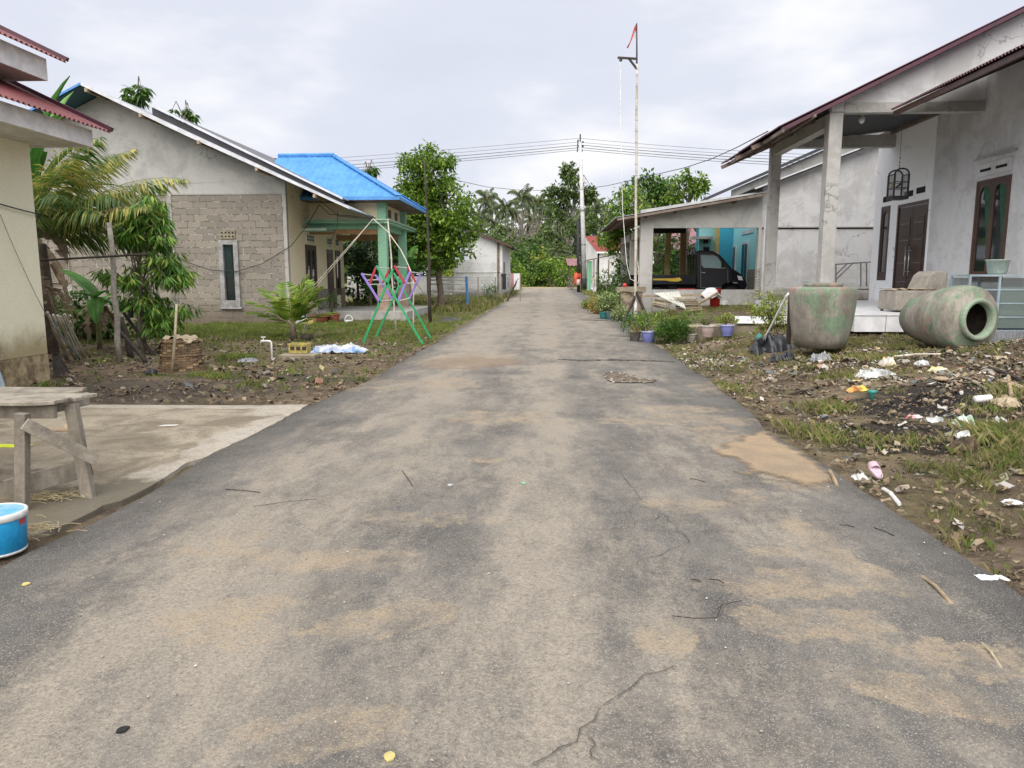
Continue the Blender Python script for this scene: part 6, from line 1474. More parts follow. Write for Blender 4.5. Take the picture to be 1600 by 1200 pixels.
# the big leafy tree left of the road
Yb = 29.; b = at(690, 480, Yb); 
tree('leafy_tree', 'large bright green leafy tree between the blue roofed porch and white shed', (b.x, Yb, rz(Yb)),
     [cw(668, 275, Yb, 40, 42, 1.1, 70, 48, .36), cw(690, 330, Yb, 50, 42, 1.4, 100, 48, .38), cw(650, 305, Yb, 42, 25, 1.1, 50, 48, .34), cw(655, 360, Yb, 42, 38, 1.2, 70, 48, .36), cw(705, 372, Yb, 36, 36, 1.2, 64, 48, .36), cw(676, 400, Yb, 44, 20, 1.2, 44, 48, .3), cw(700, 250, Yb, 14, 12, .5, 8, 30, .28), cw(640, 290, Yb, 20, 14, .6, 14, 30, .28)],
     'leaf_bright', (b.x-.5, Yb, 5.2), .14, .05, .15, nl=50, asp=.62, droop=.35)
# dark foliage seen through the porch
for i, (px, py, Y, rp, rzp, lab) in enumerate(((560, 400, 31, 34, 34, 'dark green tree behind the porch, left of its front column'), (585, 445, 30, 40, 30, 'low dark bush filling the space behind the porch floor'), (620, 380, 33, 22, 32, 'dense dark tree between the two mint columns'))):
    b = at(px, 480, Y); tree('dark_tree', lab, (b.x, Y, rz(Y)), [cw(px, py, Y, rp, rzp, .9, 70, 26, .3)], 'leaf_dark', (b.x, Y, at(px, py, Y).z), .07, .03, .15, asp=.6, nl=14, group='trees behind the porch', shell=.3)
q = Vector((at(640, 470, 27).x, 27, 0)); banana('banana plant with pale arching leaves right of the porch columns', q, 1.5, [(10, 45, 1.5, .45, 1.0, .3), (-20, 20, 1.2, .4, .8, .5), (160, 60, 1.3, .4, 1.2, .3), (80, 70, 1.5, .45, 1.0, .2), (-80, 60, 1.2, .4, 1.4, .4), (200, 30, 1.1, .4, 1.1, .3)], .08, dry=2)
q = Vector((at(575, 480, 26.9).x, 27.3, 0)); banana('banana plant with dark broad leaves behind the porch slab', q, .8, [(20, 50, 1.2, .42, 1.0, .2), (100, 60, 1.2, .42, 1.0, .2), (190, 50, 1.2, .42, 1.1, .3), (-60, 55, 1.0, .4, 1.2, .2)], .07, dry=2)
# crowns peeping over the left roofs
for px, py, Y, rp, rzp, n, lab in ((215, 146, 33, 22, 18, 20, 'leafy treetop rising above the block house ridge'), (288, 178, 33, 26, 11, 9, 'sparse treetop rising behind the raised rear roof'), (576, 266, 36, 17, 8, 10, 'papaya-like treetop above the blue roof'), (437, 248, 36, 12, 5, 4, 'tiny leaf tip showing left of the blue ridge')):
    p = at(px, py, Y); t = thing('roadside_tree' if n > 5 else 'treetop', lab, 'tree', (p.x, Y, 0)); m = MB(); cl = whorls(m, (p.x, Y, p.z), (rp*Y/F, .5, rzp*Y/F), n, 16, .34, .06, .35, .55); m.build('crown', 'leaf_mid', t)
    m = MB(); tree_trunk(m, (p.x, Y, 0), (p.x, Y, p.z-.2), .12, .05, cl, 10); m.build('trunk', 'trunk_bark', t)
# trees right, by the carport
Y = 31.; b = at(1000, 470, Y)
tree('green_tree', 'yellowish green tree left of the carport, in front of the red roof', (b.x, Y, rz(Y)), [cw(985, 320, Y, 28, 26, 1.0, 42, 26, .32), cw(962, 375, Y, 24, 22, 1.0, 36, 26, .3), cw(990, 400, Y, 30, 40, 1.0, 54, 26, .32), cw(975, 350, Y, 24, 24, .8, 30, 26, .3)], 'leaf_bright', (b.x, Y, at(990, 320, Y).z), .1, .04, .16, asp=.6, nl=30)
Y = 36.; b = at(1025, 470, Y)
tree('green_tree', 'broad green tree rising behind the carport roof, right of flagpole', (b.x, Y, rz(Y)), [cw(1010, 305, Y, 40, 26, 1.5, 60, 26, .4), cw(1035, 300, Y, 22, 20, 1.0, 26, 26, .36), cw(1030, 400, Y, 38, 40, 1.2, 50, 24, .4)], 'leaf_mid', (b.x, Y, at(1015, 310, Y).z), .14, .05, .2, asp=.6, nl=30)
Y = 33.; b = at(1072, 470, Y)
tree('vine_tree', 'ragged climbing tree above the middle of the carport roof', (b.x, Y, rz(Y)), [cw(1068, 282, Y, 15, 14, .5, 14, 26, .26), cw(1090, 292, Y, 14, 16, .5, 14, 26, .26), cw(1055, 310, Y, 16, 14, .5, 12, 26, .26)], 'leaf_bright', (b.x, Y, at(1075, 285, Y).z), .1, .04, .22, asp=.5, nl=20)
Y = 34.5
for px, py, lab in ((1030, 410, 'green bush behind the carport between column and yellow post'), (1055, 405, 'green bush between the two yellow posts'), (1080, 420, 'green bush behind the headboard of the pickup')):
    shrub('green_bush', lab, (at(px, 450, Y).x, Y, rz(Y)), (.75, .5, .95), 50, 16, .3, .16, 'leaf_mid', group='bushes behind the carport', asp=.55, shell=.2)
# right verge plants down the road
Y = 31.
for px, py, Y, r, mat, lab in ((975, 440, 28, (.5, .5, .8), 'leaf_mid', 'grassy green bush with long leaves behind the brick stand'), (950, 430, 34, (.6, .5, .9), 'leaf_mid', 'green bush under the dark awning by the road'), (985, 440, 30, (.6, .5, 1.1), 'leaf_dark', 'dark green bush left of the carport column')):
    shrub('road_bush', lab, (at(px, 460, Y).x, Y, rz(Y)), r, 60, 16, .25, .16, mat, asp=.35, shell=.2)
m = MB(); ra = MB(); q = Vector((at(960, 462, 27.5).x, 27.5, rz(27))); t = thing('arching_plant', 'plant with long pale arching stems behind the potted bushes', 'plant', q)
for az, el, L in ((150, 60, 1.3), (175, 50, 1.5), (10, 50, 1.4), (-20, 60, 1.2), (30, 70, 1.2), (120, 70, 1.1)): frond(m, ra, q, R(az), R(el), L, 1.5, 20, .16, .02, .3, .014)
ra.build('stem', 'bamboo_white', t); m.build('leaves', 'palm_green', t)

# far palms --------------------------------------------------------
def make_palm(n=20, L=4.2):
    t = thing('coconut_palm', '', 'palm', (0, 0, 0)); ra = MB(); lf = MB(); Ht = 14.
    m = MB(); m.tube([(0, 0, -.5), (.25, 0, Ht*.5), (0, 0, Ht)], [.26, .18, .13], 7, False); m.build('trunk', 'trunk_far', t, at_=(0, 0, 0))
    for k in range(n): frond(lf, ra, (0, 0, Ht), 2*math.pi*k/n*2.4+random.random()*.4, R(75-95*k/n), L*random.uniform(.8, 1.1), 1.5+random.random()*.5, 30, .95, .13, .8, .05)
    ra.build('frond_stem', 'palm_stem', t, at_=(0, 0, 0)); lf.build('crown', 'palm_far', t, at_=(0, 0, 0)); return t
protos = [make_palm(20), make_palm(17, 3.8)]
def put_palm(i, px, py, Y, s, lab):
    p = at(px, py, Y); z0 = rz(Y); h = (p.z-z0)/14.; o = protos[i % 2]; first = not o.get('label')
    if first: o.location = (p.x, Y, z0); o.scale = (s, s, h); o.rotation_euler.z = px; o['label'] = lab; o['group'] = 'coconut palms at the end of the road'
    else: clone(o, (p.x, Y, z0), px*1.3, (s, s, h), lab, 'coconut palms at the end of the road')
for i, (px, py, Y, s, lab) in enumerate(((761, 312, 165, .95, 'leftmost tall palm above the white shed roof'), (752, 338, 150, .85, 'lower palm just left of the leftmost tall palm'), (790, 326, 160, .9, 'palm between the leftmost palm and the tallest one'), (816, 309, 165, 1.05, 'tallest coconut palm left of the spreading tree'),
        (841, 318, 175, .85, 'slim palm right of the tallest palm'), (866, 335, 150, .9, 'palm under the spreading tall tree'), (928, 326, 150, 1.0, 'palm with full crown right of the utility pole'), (905, 338, 165, .85, 'palm half hidden by the utility pole'), (943, 350, 130, .8, 'lower palm near the green tree on the right'), (775, 352, 140, .8, 'lower palm between the shed roof and bare twigs'),
        (832, 345, 150, .8, 'lower palm among the bare twigs'), (885, 350, 140, .8, 'low palm left of the utility pole base'), (873, 392, 78, .42, 'short young palm with bright fronds above the shrubs'), (770, 330, 190, 1.0, 'distant palm right behind the leftmost tall palm'), (802, 335, 195, 1.0, 'distant palm between the two tallest left palms'), (828, 322, 190, 1.0, 'distant palm right behind the tallest palm'), (852, 330, 195, 1.1, 'distant palm left of the spreading tree trunk'), (878, 345, 190, 1.0, 'distant palm behind the low palm near the pole'), (915, 340, 185, 1.0, 'distant palm between pole and full crowned palm'), (745, 355, 170, .9, 'distant low palm above the white shed wall'), (895, 355, 150, .8, 'small palm right behind the utility pole shaft'), (950, 335, 170, 1.0, 'distant palm rising over the green tree on the right'), (788, 360, 150, .85, 'small palm above the shed eave end'), (848, 362, 150, .8, 'small palm low in the middle of the gap'))): put_palm(i, px, py, Y, s, lab)
# tall spreading tree and other forest trees
Y = 140.; b = at(893, 430, Y)
tree('tall_tree', 'tallest spreading forest tree, its small top crown left of the pole', (b.x, Y, .5), [cw(888, 268, Y, 13, 8, 1.8, 16, 26, 1.1), cw(878, 298, Y, 26, 8, 2.5, 26, 24, 1.2), cw(870, 322, Y, 30, 14, 3, 30, 24, 1.2), cw(918, 305, Y, 16, 12, 2, 24, 24, 1.1), cw(892, 280, Y, 16, 6, 2, 10, 24, 1.0)], 'forest_far', (b.x+.5, Y, at(893, 280, Y).z), .45, .2, .75, nl=30, bark='trunk_far', asp=.6)
fr = [(725, 410, 120, 26, 50, 'forest tree behind the white shed'), (705, 385, 130, 30, 45, 'forest tree far behind the big leafy tree'), (800, 395, 105, 22, 34, 'light green tree beside the shed eave'), (775, 395, 115, 16, 38, 'forest tree between shed roof and palms'), (835, 400, 112, 24, 34, 'forest tree above the middle of the road end'), (900, 378, 118, 20, 50, 'dark forest tree behind the utility pole'), (935, 372, 115, 26, 50, 'forest tree behind the red roofed house'), (860, 385, 125, 22, 42, 'forest tree left of the pole, behind the young palm'), (968, 370, 110, 30, 50, 'forest tree behind the green tree by the carport'), (640, 385, 120, 34, 40, 'forest tree behind the mint columns'), (1080, 370, 110, 40, 40, 'forest tree far behind the carport'), (600, 400, 125, 30, 40, 'forest tree far behind the porch'), (790, 375, 150, 30, 26, 'distant forest tree below the leftmost palms'), (825, 372, 155, 30, 26, 'distant forest tree below the tallest palm'), (860, 372, 152, 30, 26, 'distant forest tree below the spreading tree'), (895, 375, 150, 28, 26, 'distant forest tree right behind the pole'), (925, 372, 150, 28, 30, 'distant forest tree below the full crowned palm'), (755, 378, 150, 30, 24, 'distant forest tree over the shed roof slope')]
for i, (px, py, Y, rp, rzp, lab) in enumerate(fr):
    b = at(px, 440, Y); tree('forest_tree', lab, (b.x, Y, .4), [cw(px, py, Y, rp, rzp, 2.5, 46, 22, 1.0)], 'forest_far', (b.x, Y, at(px, py-rzp*.4, Y).z), .2, .1, .62, nl=14, bark='trunk_far', group='forest trees at the end of the road', shell=.25, asp=.6)
# bare twiggy trees
for i, (px, y0, Y, wpx, lab) in enumerate(((815, 325, 128, 12, 'bare grey leafless tree under the tallest palm'), (838, 322, 130, 14, 'bare twiggy tree right of the tallest palm'), (800, 345, 126, 10, 'bare twiggy tree left of the tallest palm'), (862, 342, 128, 12, 'bare twiggy tree under the spreading tall tree'), (882, 350, 126, 9, 'bare twiggy tree just left of the utility pole'), (828, 350, 122, 14, 'lower bare thicket tree in the middle of the gap'))):
    b = at(px, 440, Y); t = thing('bare_tree', lab, 'tree', (b.x, Y, .4), 'bare trees at the end of the road'); m = MB(); top = at(px, y0, Y).z
    for k in range(46):
        x0 = b.x+random.gauss(0, .25); dx = random.gauss(0, wpx*Y/F*.55); dy = random.gauss(0, 1.2); h = (top-.4)*random.uniform(.55, 1)
        m.tube([(x0, Y, .3), (x0+dx*.45, Y+dy*.5, .4+h*.6), (x0+dx+random.gauss(0, .2), Y+dy, .4+h)], [.09, .06, .03], 3, False)
        if k % 2: m.tube([(x0+dx*.45, Y+dy*.5, .4+h*.6), (x0+dx*.2, Y, .4+h*.85)], [.05, .025], 3, False)
    m.build('branches', 'twigs_far', t)
# hedge of shrubs at road end
sh_ = [(812, 436, 74, 20, 22), (838, 432, 76, 22, 24), (862, 428, 75, 22, 26), (880, 432, 73, 16, 22), (848, 414, 84, 22, 22), (820, 415, 86, 20, 24), (876, 410, 86, 18, 22), (800, 424, 80, 14, 26), (890, 418, 80, 10, 20), (912, 424, 80, 14, 18), (760, 432, 80, 30, 26), (935, 425, 82, 16, 20), (712, 435, 78, 26, 22), (832, 398, 92, 16, 16), (858, 398, 94, 16, 16)]
nm_ = ['front shrub nearest the white shed', 'front shrub left of the road centre', 'bright front shrub right of the road centre', 'front shrub beside the small pink-roofed hut', 'second-row shrub above the road centre', 'second-row shrub above the shed corner', 'second-row shrub under the young palm', 'narrow shrub touching the shed eave', 'shrub behind the pink hut roof', 'shrub behind the white utility pole', 'wide shrub hidden behind the white shed', 'shrub behind the red roofed house', 'shrub behind the leafy tree trunk', 'tall back shrub left of the young palm', 'tall back shrub right of the bare trees']
for i, (px, py, Y, rp, rzp) in enumerate(sh_):
    b = at(px, 445, Y); t = thing('forest_shrub', nm_[i], 'shrub', (b.x, Y, .4), 'shrubs closing the end of the road'); m = MB(); p = at(px, py, Y); cl = cloud(m, (p.x, Y, p.z), (rp*Y/F, 1.2, rzp*Y/F), 60, 22, .42, .34 if i % 3 else .26, shell=.2, asp=.55); m.build('foliage', ['leaf_yellowgreen', 'leaf_mid', 'forest_far', 'leaf_bright'][i % 4] if i not in (0, 2) else 'leaf_bright', t)
    m = MB()
    for q in cl[:10]: m.tube([(b.x, Y, .35), tuple(q)], [.06, .02], 4, False)
    m.build('stem', 'trunk_pale', t)
# far woodland mass to both sides
m = MB()
for k in range(230):
    x = random.choice([random.uniform(-95, -12), random.uniform(14, 100)]); y = random.uniform(105, 150)
    cloud(m, (x, y, random.uniform(2, 8)), (4, 4, 3.2), 6, 16, 1.6, 1.6, shell=.2, asp=.7)
o = m.build('woodland', 'forest_far', at_=(0, 100, 0)); setp(o, 'distant mass of green woodland behind the houses on both sides', 'woodland', kind='stuff')

# far houses, hut, tank
Yr_ = 64.; zb = rz(Yr_); rh = thing('red_roof_house', 'small white house with red sheet roof behind the utility pole', 'house', (5, 66, zb))
a, b, c, d = at(932, 393, Yr_), at(985, 393, Yr_), at(975, 366, Yr_+3.2), at(915, 366, Yr_+3.2)
b = Vector((b.x+2, b.y, b.z)); c = Vector((c.x+2, c.y, c.z)); e = at(915, 366, Yr_)
aL = a-Vector((0, 0, .0)); m = MB(); m.corr((a.x-.0, Yr_-.3, a.z), (b.x-a.x, 0, 0), (-.9, 3.2, e.z-a.z), .35, .04); m.build('roof', 'roof_red', rh)
m = MB(); m.box((a.x+.1, Yr_, 0), (b.x, Yr_+.2, a.z-.02)); m.prism([(a.x+.1, Yr_, 0), (a.x+.1, Yr_, a.z-.1), (a.x-.8, Yr_+3.1, e.z-.15), (a.x-.9, Yr_+4, 0)], (.15, 0, 0)); m.build('wall', 'render_light', rh)
m = MB(); m.box((a.x, Yr_-.35, a.z-.16), (b.x, Yr_-.3, a.z-.02)); m.build('gutter', 'fascia_white', rh)
Yk = 52.; st = thing('roadside_stall', 'dark roofed roadside stall with a green cloth side', 'stall', (at(930, 450, Yk).x, Yk, rz(Yk)))
p, q = at(915, 407, Yk), at(962, 397, Yk); m = MB(); m.corr((p.x, Yk-.5, p.z), (0, 3, 0), (q.x-p.x, 0, q.z-p.z), .2, .02); m.build('roof', 'roof_rusty', st)
for px in (927, 932, 950): x = at(px, 450, Yk).x; m = MB(); m.tube([(x, Yk-.3, rz(Yk)), (x, Yk-.3, p.z+.05)], .05, 6); m.build('post', 'wood_grey', st)
m = MB(); x0, x1 = at(917, 420, Yk).x, at(925, 420, Yk).x; vs = []
for i in range(9):
    for z in (p.z-.05, at(920, 430, Yk).z, rz(Yk)+.15): vs.append((x0+(x1-x0)*i/8, Yk-.3+.06*math.sin(i*1.7), z))
m.add(vs, [(i*3+j, (i+1)*3+j, (i+1)*3+j+1, i*3+j+1) for i in range(8) for j in range(2)]); m.build('side_cloth', 'mint_paint', st)
m = MB(); a_, b_ = at(934, 452, Yk), at(950, 446, Yk); m.box((a_.x, Yk-.2, b_.z-.05), (b_.x+.2, Yk+.5, b_.z+.02)); m.build('counter', 'wood_grey', st)
ph = thing('pink_roof_hut', 'tiny hut with faded pink sheet roof at the road end', 'hut', (at(893, 440, 66).x, 66, rz(66)))
p, q = at(887, 415, 65), at(905, 415, 65); pt_ = at(884, 404, 66.5); m = MB(); m.corr((p.x, 65, p.z), (q.x-p.x, 0, 0), (pt_.x-p.x, 1.5, pt_.z-p.z), .3, .03); m.build('roof', 'roof_pink', ph)
for px in (888, 904): x = at(px, 440, 65.3).x; m = MB(); m.tube([(x, 65.3, rz(65)), (x, 65.3, p.z+.1)], .06, 5); m.build('post', 'wood_dark', ph)
m = MB(); c = at(902, 447, 60); m.lathe([(.26, 0), (.27, .05), (.27, .8), (.22, .87), (.08, .9), (.08, .95), (0, .95)], (at(902, 440, 60).x, 60, at(902, 443, 60).z-.05), 20); solo(m, 'water_tank', 'orange_tank', 'bright orange-red water tank behind the utility poles', 'water tank', smooth=True)
shrub('dry_bush', 'grey dry twiggy bush left of the orange-red tank', (at(893, 445, 60).x, 60, rz(60)), (.4, .3, .6), 40, 14, .25, .1, 'twigs_far')

# utility poles
Yu = 56.; zb = rz(Yu); up = thing('utility_pole', 'white painted utility pole with black base and crossarm hardware', 'utility pole', (at(914, 450, Yu).x, Yu, zb))
B = Vector((at(914, 450, Yu).x, Yu, zb)); T = at(906.5, 222, Yu)
m = MB(); m.tube([B, B.lerp(T, .09)], [.19, .185], 12); m.build('base_paint', 'pole_black', up, smooth=True)
m = MB(); m.tube([B.lerp(T, .09), B.lerp(T, .5), T], [.18, .155, .11], 12); m.build('shaft', 'pole_white', up, smooth=True)
m = MB(); m.tube([T-Vector((0, 0, .6)), T+Vector((0, 0, .55))], .05, 6); m.tube([T+Vector((-.2, 0, -.7)), T+Vector((-.16, 0, .1))], .04, 6); m.beam(T+Vector((-.2, 0, -.3)), T+Vector((.25, 0, -.3)), .06, .06)
for dx, dz2 in ((.2, -.0), (.2, -.3), (.14, -.6), (-.16, .1)): m.lathe([(.02, -.07), (.07, -.05), (.05, 0), (.07, .05), (.02, .07)], T+Vector((dx, 0, dz2)), 8)
m.build('insulator_bracket', 'black_metal', up)
m = MB()
for f_ in (.55, .32, .2): c = B.lerp(T, f_); m.tube([c-Vector((0, 0, .05)), c+Vector((0, 0, .05))], .2, 12)
m.build('band', 'iron_grey', up)
Yv = 54.; B2 = Vector((at(904, 452, Yv).x, Yv, rz(Yv))); T2 = at(903, 343, Yv); up2 = thing('utility_pole', 'shorter dark utility pole left of the tall white one', 'utility pole', B2)
m = MB(); m.tube([B2, B2.lerp(T2, .5), T2], [.12, .105, .09], 10); m.build('shaft', 'pole_black', up2, smooth=True)
m = MB(); m.tube([B2.lerp(T2, .18)+Vector((-.02, 0, 0)), B2.lerp(T2, .26)], .125, 10); m.build('red_band', 'flag_red', up2, smooth=True)
m = MB(); m.tube([B2.lerp(T2, .10), B2.lerp(T2, .18)], .126, 10); m.build('white_band', 'pole_white', up2, smooth=True)
m = MB(); m.tube([B2+Vector((.22, 0, 0)), T2+Vector((.15, 0, .2))], .045, 6); m.build('conduit', 'pole_black', up2)
# wires
def wire(lab, pts, r=.02, sag=.0, mat='wire_black', group='power lines across the sky'):
    m = MB()
    out = []
    for a, b in zip(pts, pts[1:]):
        a = Vector(a); b = Vector(b); n = 14; out += [a.lerp(b, i/n)-Vector((0, 0, sag*4*(i/n)*(1-i/n))) for i in range(n)]
    out.append(Vector(pts[-1])); m.tube(out, r*.68, 4, False); solo(m, 'power_line', mat, lab, 'wire', group)
Yl, Yrr = 62., 50.
for lab, pl_, pm, pr, r_ in (('topmost thin power line over the utility pole', (350, 258), (906, 216), (1300, 243), .018), ('second thin power line from the top', (350, 264), (904, 222), (1300, 248), .018), ('third power line, upper of the thick ones', (350, 271), (907, 226.5), (1300, 253), .03), ('fourth power line from the top', (350, 277), (907, 230.5), (1300, 258), .03), ('lowest of the five power lines on the pole', (350, 281), (906, 234), (1300, 262), .024)):
    wire(lab, [at(*pl_, Yl), at(*pm, Yu), at(*pr, Yrr)], r_, .12)
cpts = [(640, 268), (715, 282), (760, 292), (810, 297), (860, 297.5), (905, 296), (950, 290), (1010, 276), (1070, 262), (1110, 249), (1150, 231), (1200, 205)]
wire('thick sagging black cable that ends at the porch eave', [at(px, py, 45-27*max(0, (px-905)/295)) for px, py in cpts], .022, 0)

# ================================================================== things right of the road
Yf2 = 20.6; gx_, gy_ = at(993, 494, Yf2).x, Yf2; gzz = gz(gx_, gy_)
fp_ = thing('flagpole', 'very tall slender bamboo flagpole with a wooden pulley arm', 'flagpole', (gx_, gy_, gzz))
Bf = at(993, 494, Yf2); Bf.z = min(Bf.z, gzz); Tf = at(995, 36, Yf2); Am = at(995, 100, Yf2); ks_ = [Bf.lerp(Am, i/24) for i in range(25)]
m = MB(); m.tube([p+Vector((math.sin(i*.9)*.006, 0, 0)) for i, p in enumerate(ks_)], [.045-.018*i/24 for i in range(25)], 10); m.build('bamboo_pole', 'bamboo_white', fp_, smooth=True)
m = MB()
for i in range(1, 24): p = ks_[i]; m.tube([p-Vector((0, 0, .012)), p, p+Vector((0, 0, .012))], [.045-.018*i/24, .052-.018*i/24, .045-.018*i/24], 10, False)
m.build('node_ring', 'bamboo', fp_)
m = MB(); m.tube([at(993, 494, Yf2-.0), at(993, 472, Yf2)], .05, 10); m.build('white_base', 'white_plastic', fp_, smooth=True)
m = MB(); m.tube([Am, Tf], [.025, .014], 6); m.build('topmast', 'black_metal', fp_)
m = MB(); m.beam(at(965, 90, Yf2), at(996, 92, Yf2), .05, .05); m.build('pulley_arm', 'wood_dark', fp_); m = MB(); m.beam(at(983, 92, Yf2), at(996, 109, Yf2), .05, .05); m.build('brace', 'wood_dark', fp_)
m = MB(); m.lathe([(.0, -.02), (.045, -.02), (.03, 0), (.045, .02), (0, .02)], at(970, 93.5, Yf2), 10, mtx=Matrix.Rotation(R(90), 4, 'X')); m.build('pulley', 'black_metal', fp_)
m = MB(); m.tube([at(969, 94, Yf2), at(969.5, 200, Yf2), at(973, 330, Yf2), at(979, 410, Yf2), at(985, 436, Yf2), at(994, 440, Yf2)], .008, 4, False); m.tube([at(994, 400, Yf2), at(998, 420, Yf2), at(998, 440, Yf2), at(994, 444, Yf2)], .008, 4, False); m.build('halyard', 'fascia_white', fp_)
for p, q in (((993, 462), (972, 502)), ((993, 455), (1016, 490))):
    m = MB(); a_ = at(*p, Yf2); b_ = at(*q, Yf2-.4); m.beam(a_, (b_.x, b_.y, gz(b_.x, b_.y)), .06, .06); m.build('support_leg', 'wood_dark', fp_)
# flag
m = MB(); m.mat('flag_red'); P_ = [at(*q, Yf2) for q in ((994.4, 36.5), (994.4, 48.5), (991, 49), (988.5, 59), (981.5, 75), (979, 74.5), (984, 66), (990.5, 44))]
m.add([tuple(p+Vector((0, .03*math.sin(i*2), 0))) for i, p in enumerate(P_)], [(0, 7, 2, 1), (7, 6, 3, 2), (6, 5, 4, 3)])
m.mat('flag_white'); P_ = [at(*q, Yf2+.02) for q in ((994.2, 49), (994.2, 61), (989.5, 61), (991, 49.3), (978.5, 75), (983, 74.5), (982, 77.5), (978, 77))]; m.add([tuple(p) for p in P_], [(0, 3, 2, 1), (4, 5, 6, 7)])
solo(m, 'flag', None, 'limp red and white flag at the top of the flagpole', 'flag')
# white pennant
Yn = 30.; b = Vector((at(925, 470, Yn).x, Yn, rz(Yn))); tn = thing('white_pennant', 'small white triangular flag on a short stick by the road', 'flag', b)
m = MB(); m.tube([b, at(929, 432, Yn)], .012, 5); m.build('stick', 'yellow_plastic', tn); m = MB(); P_ = [at(*q, Yn) for q in ((928.5, 432), (932, 448), (931, 455), (928, 456), (922, 450))]; m.add([tuple(p+Vector((0, .05*math.sin(i*2), 0))) for i, p in enumerate(P_)], [(0, 4, 3, 2, 1)]); m.build('cloth', 'flag_white', tn)
# brick stand
Yb2 = 22.4; x0, x1 = at(965, 460, Yb2).x, at(1009, 460, Yb2).x; z0, zt_ = gz(3, 22)-.05, at(985, 449, Yb2).z
bs = thing('brick_stand', 'crumbling rendered brick stand with a ragged top beside the flagpole', 'stand', (2.6, Yb2, z0))
m = MB(); m.box((x0+.08, Yb2, z0-.2), (x1-.1, Yb2+.6, zt_-.12)); m.build('body', 'base_plaster' if 'base_plaster' in MATS else M('base_plaster', (.38, .31, .22), (.08, .06, .05), scale=4.5, bump=1, fine=15).name, bs, bevel=.04)
m = MB(); n = 14; top = [(x0+(x1-x0)*i/n, zt_-.05-.06*random.random()) for i in range(n+1)]
m.prism([(x0, Yb2-.05, zt_)]+[(x, Yb2-.05, z-.06) for x, z in top]+[(x1, Yb2-.05, zt_+.02)], (0, .75, 0)); m.build('top_slab', 'concrete_ledge', bs)
m = MB(); q = at(977, 446, Yb2); m.lathe([(.05, 0), (.07, .06), (.04, .12), (0, .13)], (q.x, Yb2+.15, zt_), 12); solo(m, 'red_cup', 'red_plastic', 'small red cup on top of the brick stand', 'cup')
# timber pile
Yw = 21.6; 
def gzp(px, Y): x = at(px, 470, Y).x; return gz(x, Y)
tl = ['lowest timber of the left pile', 'second timber of the left pile', 'third timber of the left pile', 'fourth timber of the left pile', 'top timber of the left pile', 'lowest plank of the right pile', 'second plank of the right pile', 'third plank of the right pile', 'fourth plank of the right pile', 'fifth plank of the right pile', 'pale plank near the top of the right pile', 'topmost plank of the right pile']
for i in range(12):
    L_ = i < 5; k = i if L_ else i-5
    if L_: a_, b_ = (1018+k*1.2, 474-k*2.6+3), (1046+k, 484-k*3.6)
    else: a_, b_ = (1058-k, 486-k*3.4), (1098-k*1.6, 483-k*2.8)
    p, q = at(*a_, Yw+.25*random.random()), at(*b_, Yw-.1*k*.3); m = MB(); m.beam(p, q, .10, .045); m2 = Vector((0, .12, .0)); m.beam(p+Vector((.02, .13, .005)), q+Vector((-.02, .14, .0)), .09, .04)
    solo(m, 'timber', ['wood_tan', 'wood_grey2', 'bamboo'][i % 3], tl[i]+' by the carport wall', 'timber', 'timber piled before the carport', bevel=.004)
m = MB(); m.beam(at(1002, 463, Yw+.5), at(1097, 461, Yw+.5), .06, .05); solo(m, 'long_timber', 'wood_tan', 'long tan timber lying across the top of both piles', 'timber')
m = MB(); P_ = [at(*q, Yy) for q, Yy in (((1022, 458), 22.0), ((1061, 455), 22.2), ((1072, 483), 21.2), ((1048, 472), 21.25))]; n = 40; vs = []
for i in range(n+1):
    t_ = i/n; a_ = P_[0].lerp(P_[1], t_); b_ = P_[3].lerp(P_[2], t_); w_ = .018*math.sin(t_*2*math.pi*9)
    for s_ in (0, .5, 1): vs.append(tuple(a_.lerp(b_, s_)+Vector((0, -w_, w_))))
m.add(vs, [(i*3+j, (i+1)*3+j, (i+1)*3+j+1, i*3+j+1) for i in range(n) for j in range(2)]); solo(m, 'corrugated_sheet', 'sheet_white', 'off-white corrugated sheet leaning on the timber piles', 'sheet')
# red bucket with cloth
q = Vector((at(1117, 470, 22.6).x, 22.6, gz(5.2, 22.6))); rbk = thing('red_bucket', 'red plastic bucket against the low carport wall', 'bucket', q)
m = MB(); zz = at(1117, 452, 22.6).z-q.z; m.lathe([(.14, 0), (.17, zz), (.185, zz+.01), (.18, zz-.02), (.16, zz-.02), (0, .05)], q, 20); m.build('body', 'red_plastic', rbk, smooth=True)
m = MB(); m.tube([q+Vector((.18*math.cos(a), 0, zz-.12*math.sin(a))) for a in np.linspace(0, math.pi, 10)], .008, 4); m.build('handle', 'steel', rbk)
m = MB(); vs = []; C_ = at(1111, 457, 22.25); n = 16
for j in range(9):
    for i in range(n):
        a = 2*math.pi*i/n; t_ = j/8; r_ = (.02+.28*t_**.8)*(1+.12*math.sin(a*4+j)); vs.append((C_.x+r_*math.cos(a), C_.y+r_*math.sin(a)*.6, C_.z+.13-.26*t_**2*(1+.25*math.sin(a*3+1))+.02*math.sin(i*2.2+j)))
m.add(vs, [(j*n+i, j*n+(i+1) % n, (j+1)*n+(i+1) % n, (j+1)*n+i) for j in range(8) for i in range(n)]); solo(m, 'white_cloth', 'white_cloth', 'white cloth heaped over the red bucket and stick', 'cloth', smooth=True)
pole('thick bent bamboo stick leaning on the red bucket', at(1082, 480, 22.0), at(1122, 457, 22.1), .04, .035, 'wood_tan', 'bamboo_stick', 'stick')
crumple('plastic_sack', 'yellow and white plastic sacks by the low carport wall', 'sack', 1150, 1168, 474, .4, .2, 'yellow_plastic', 11, z0=.45, n=14)
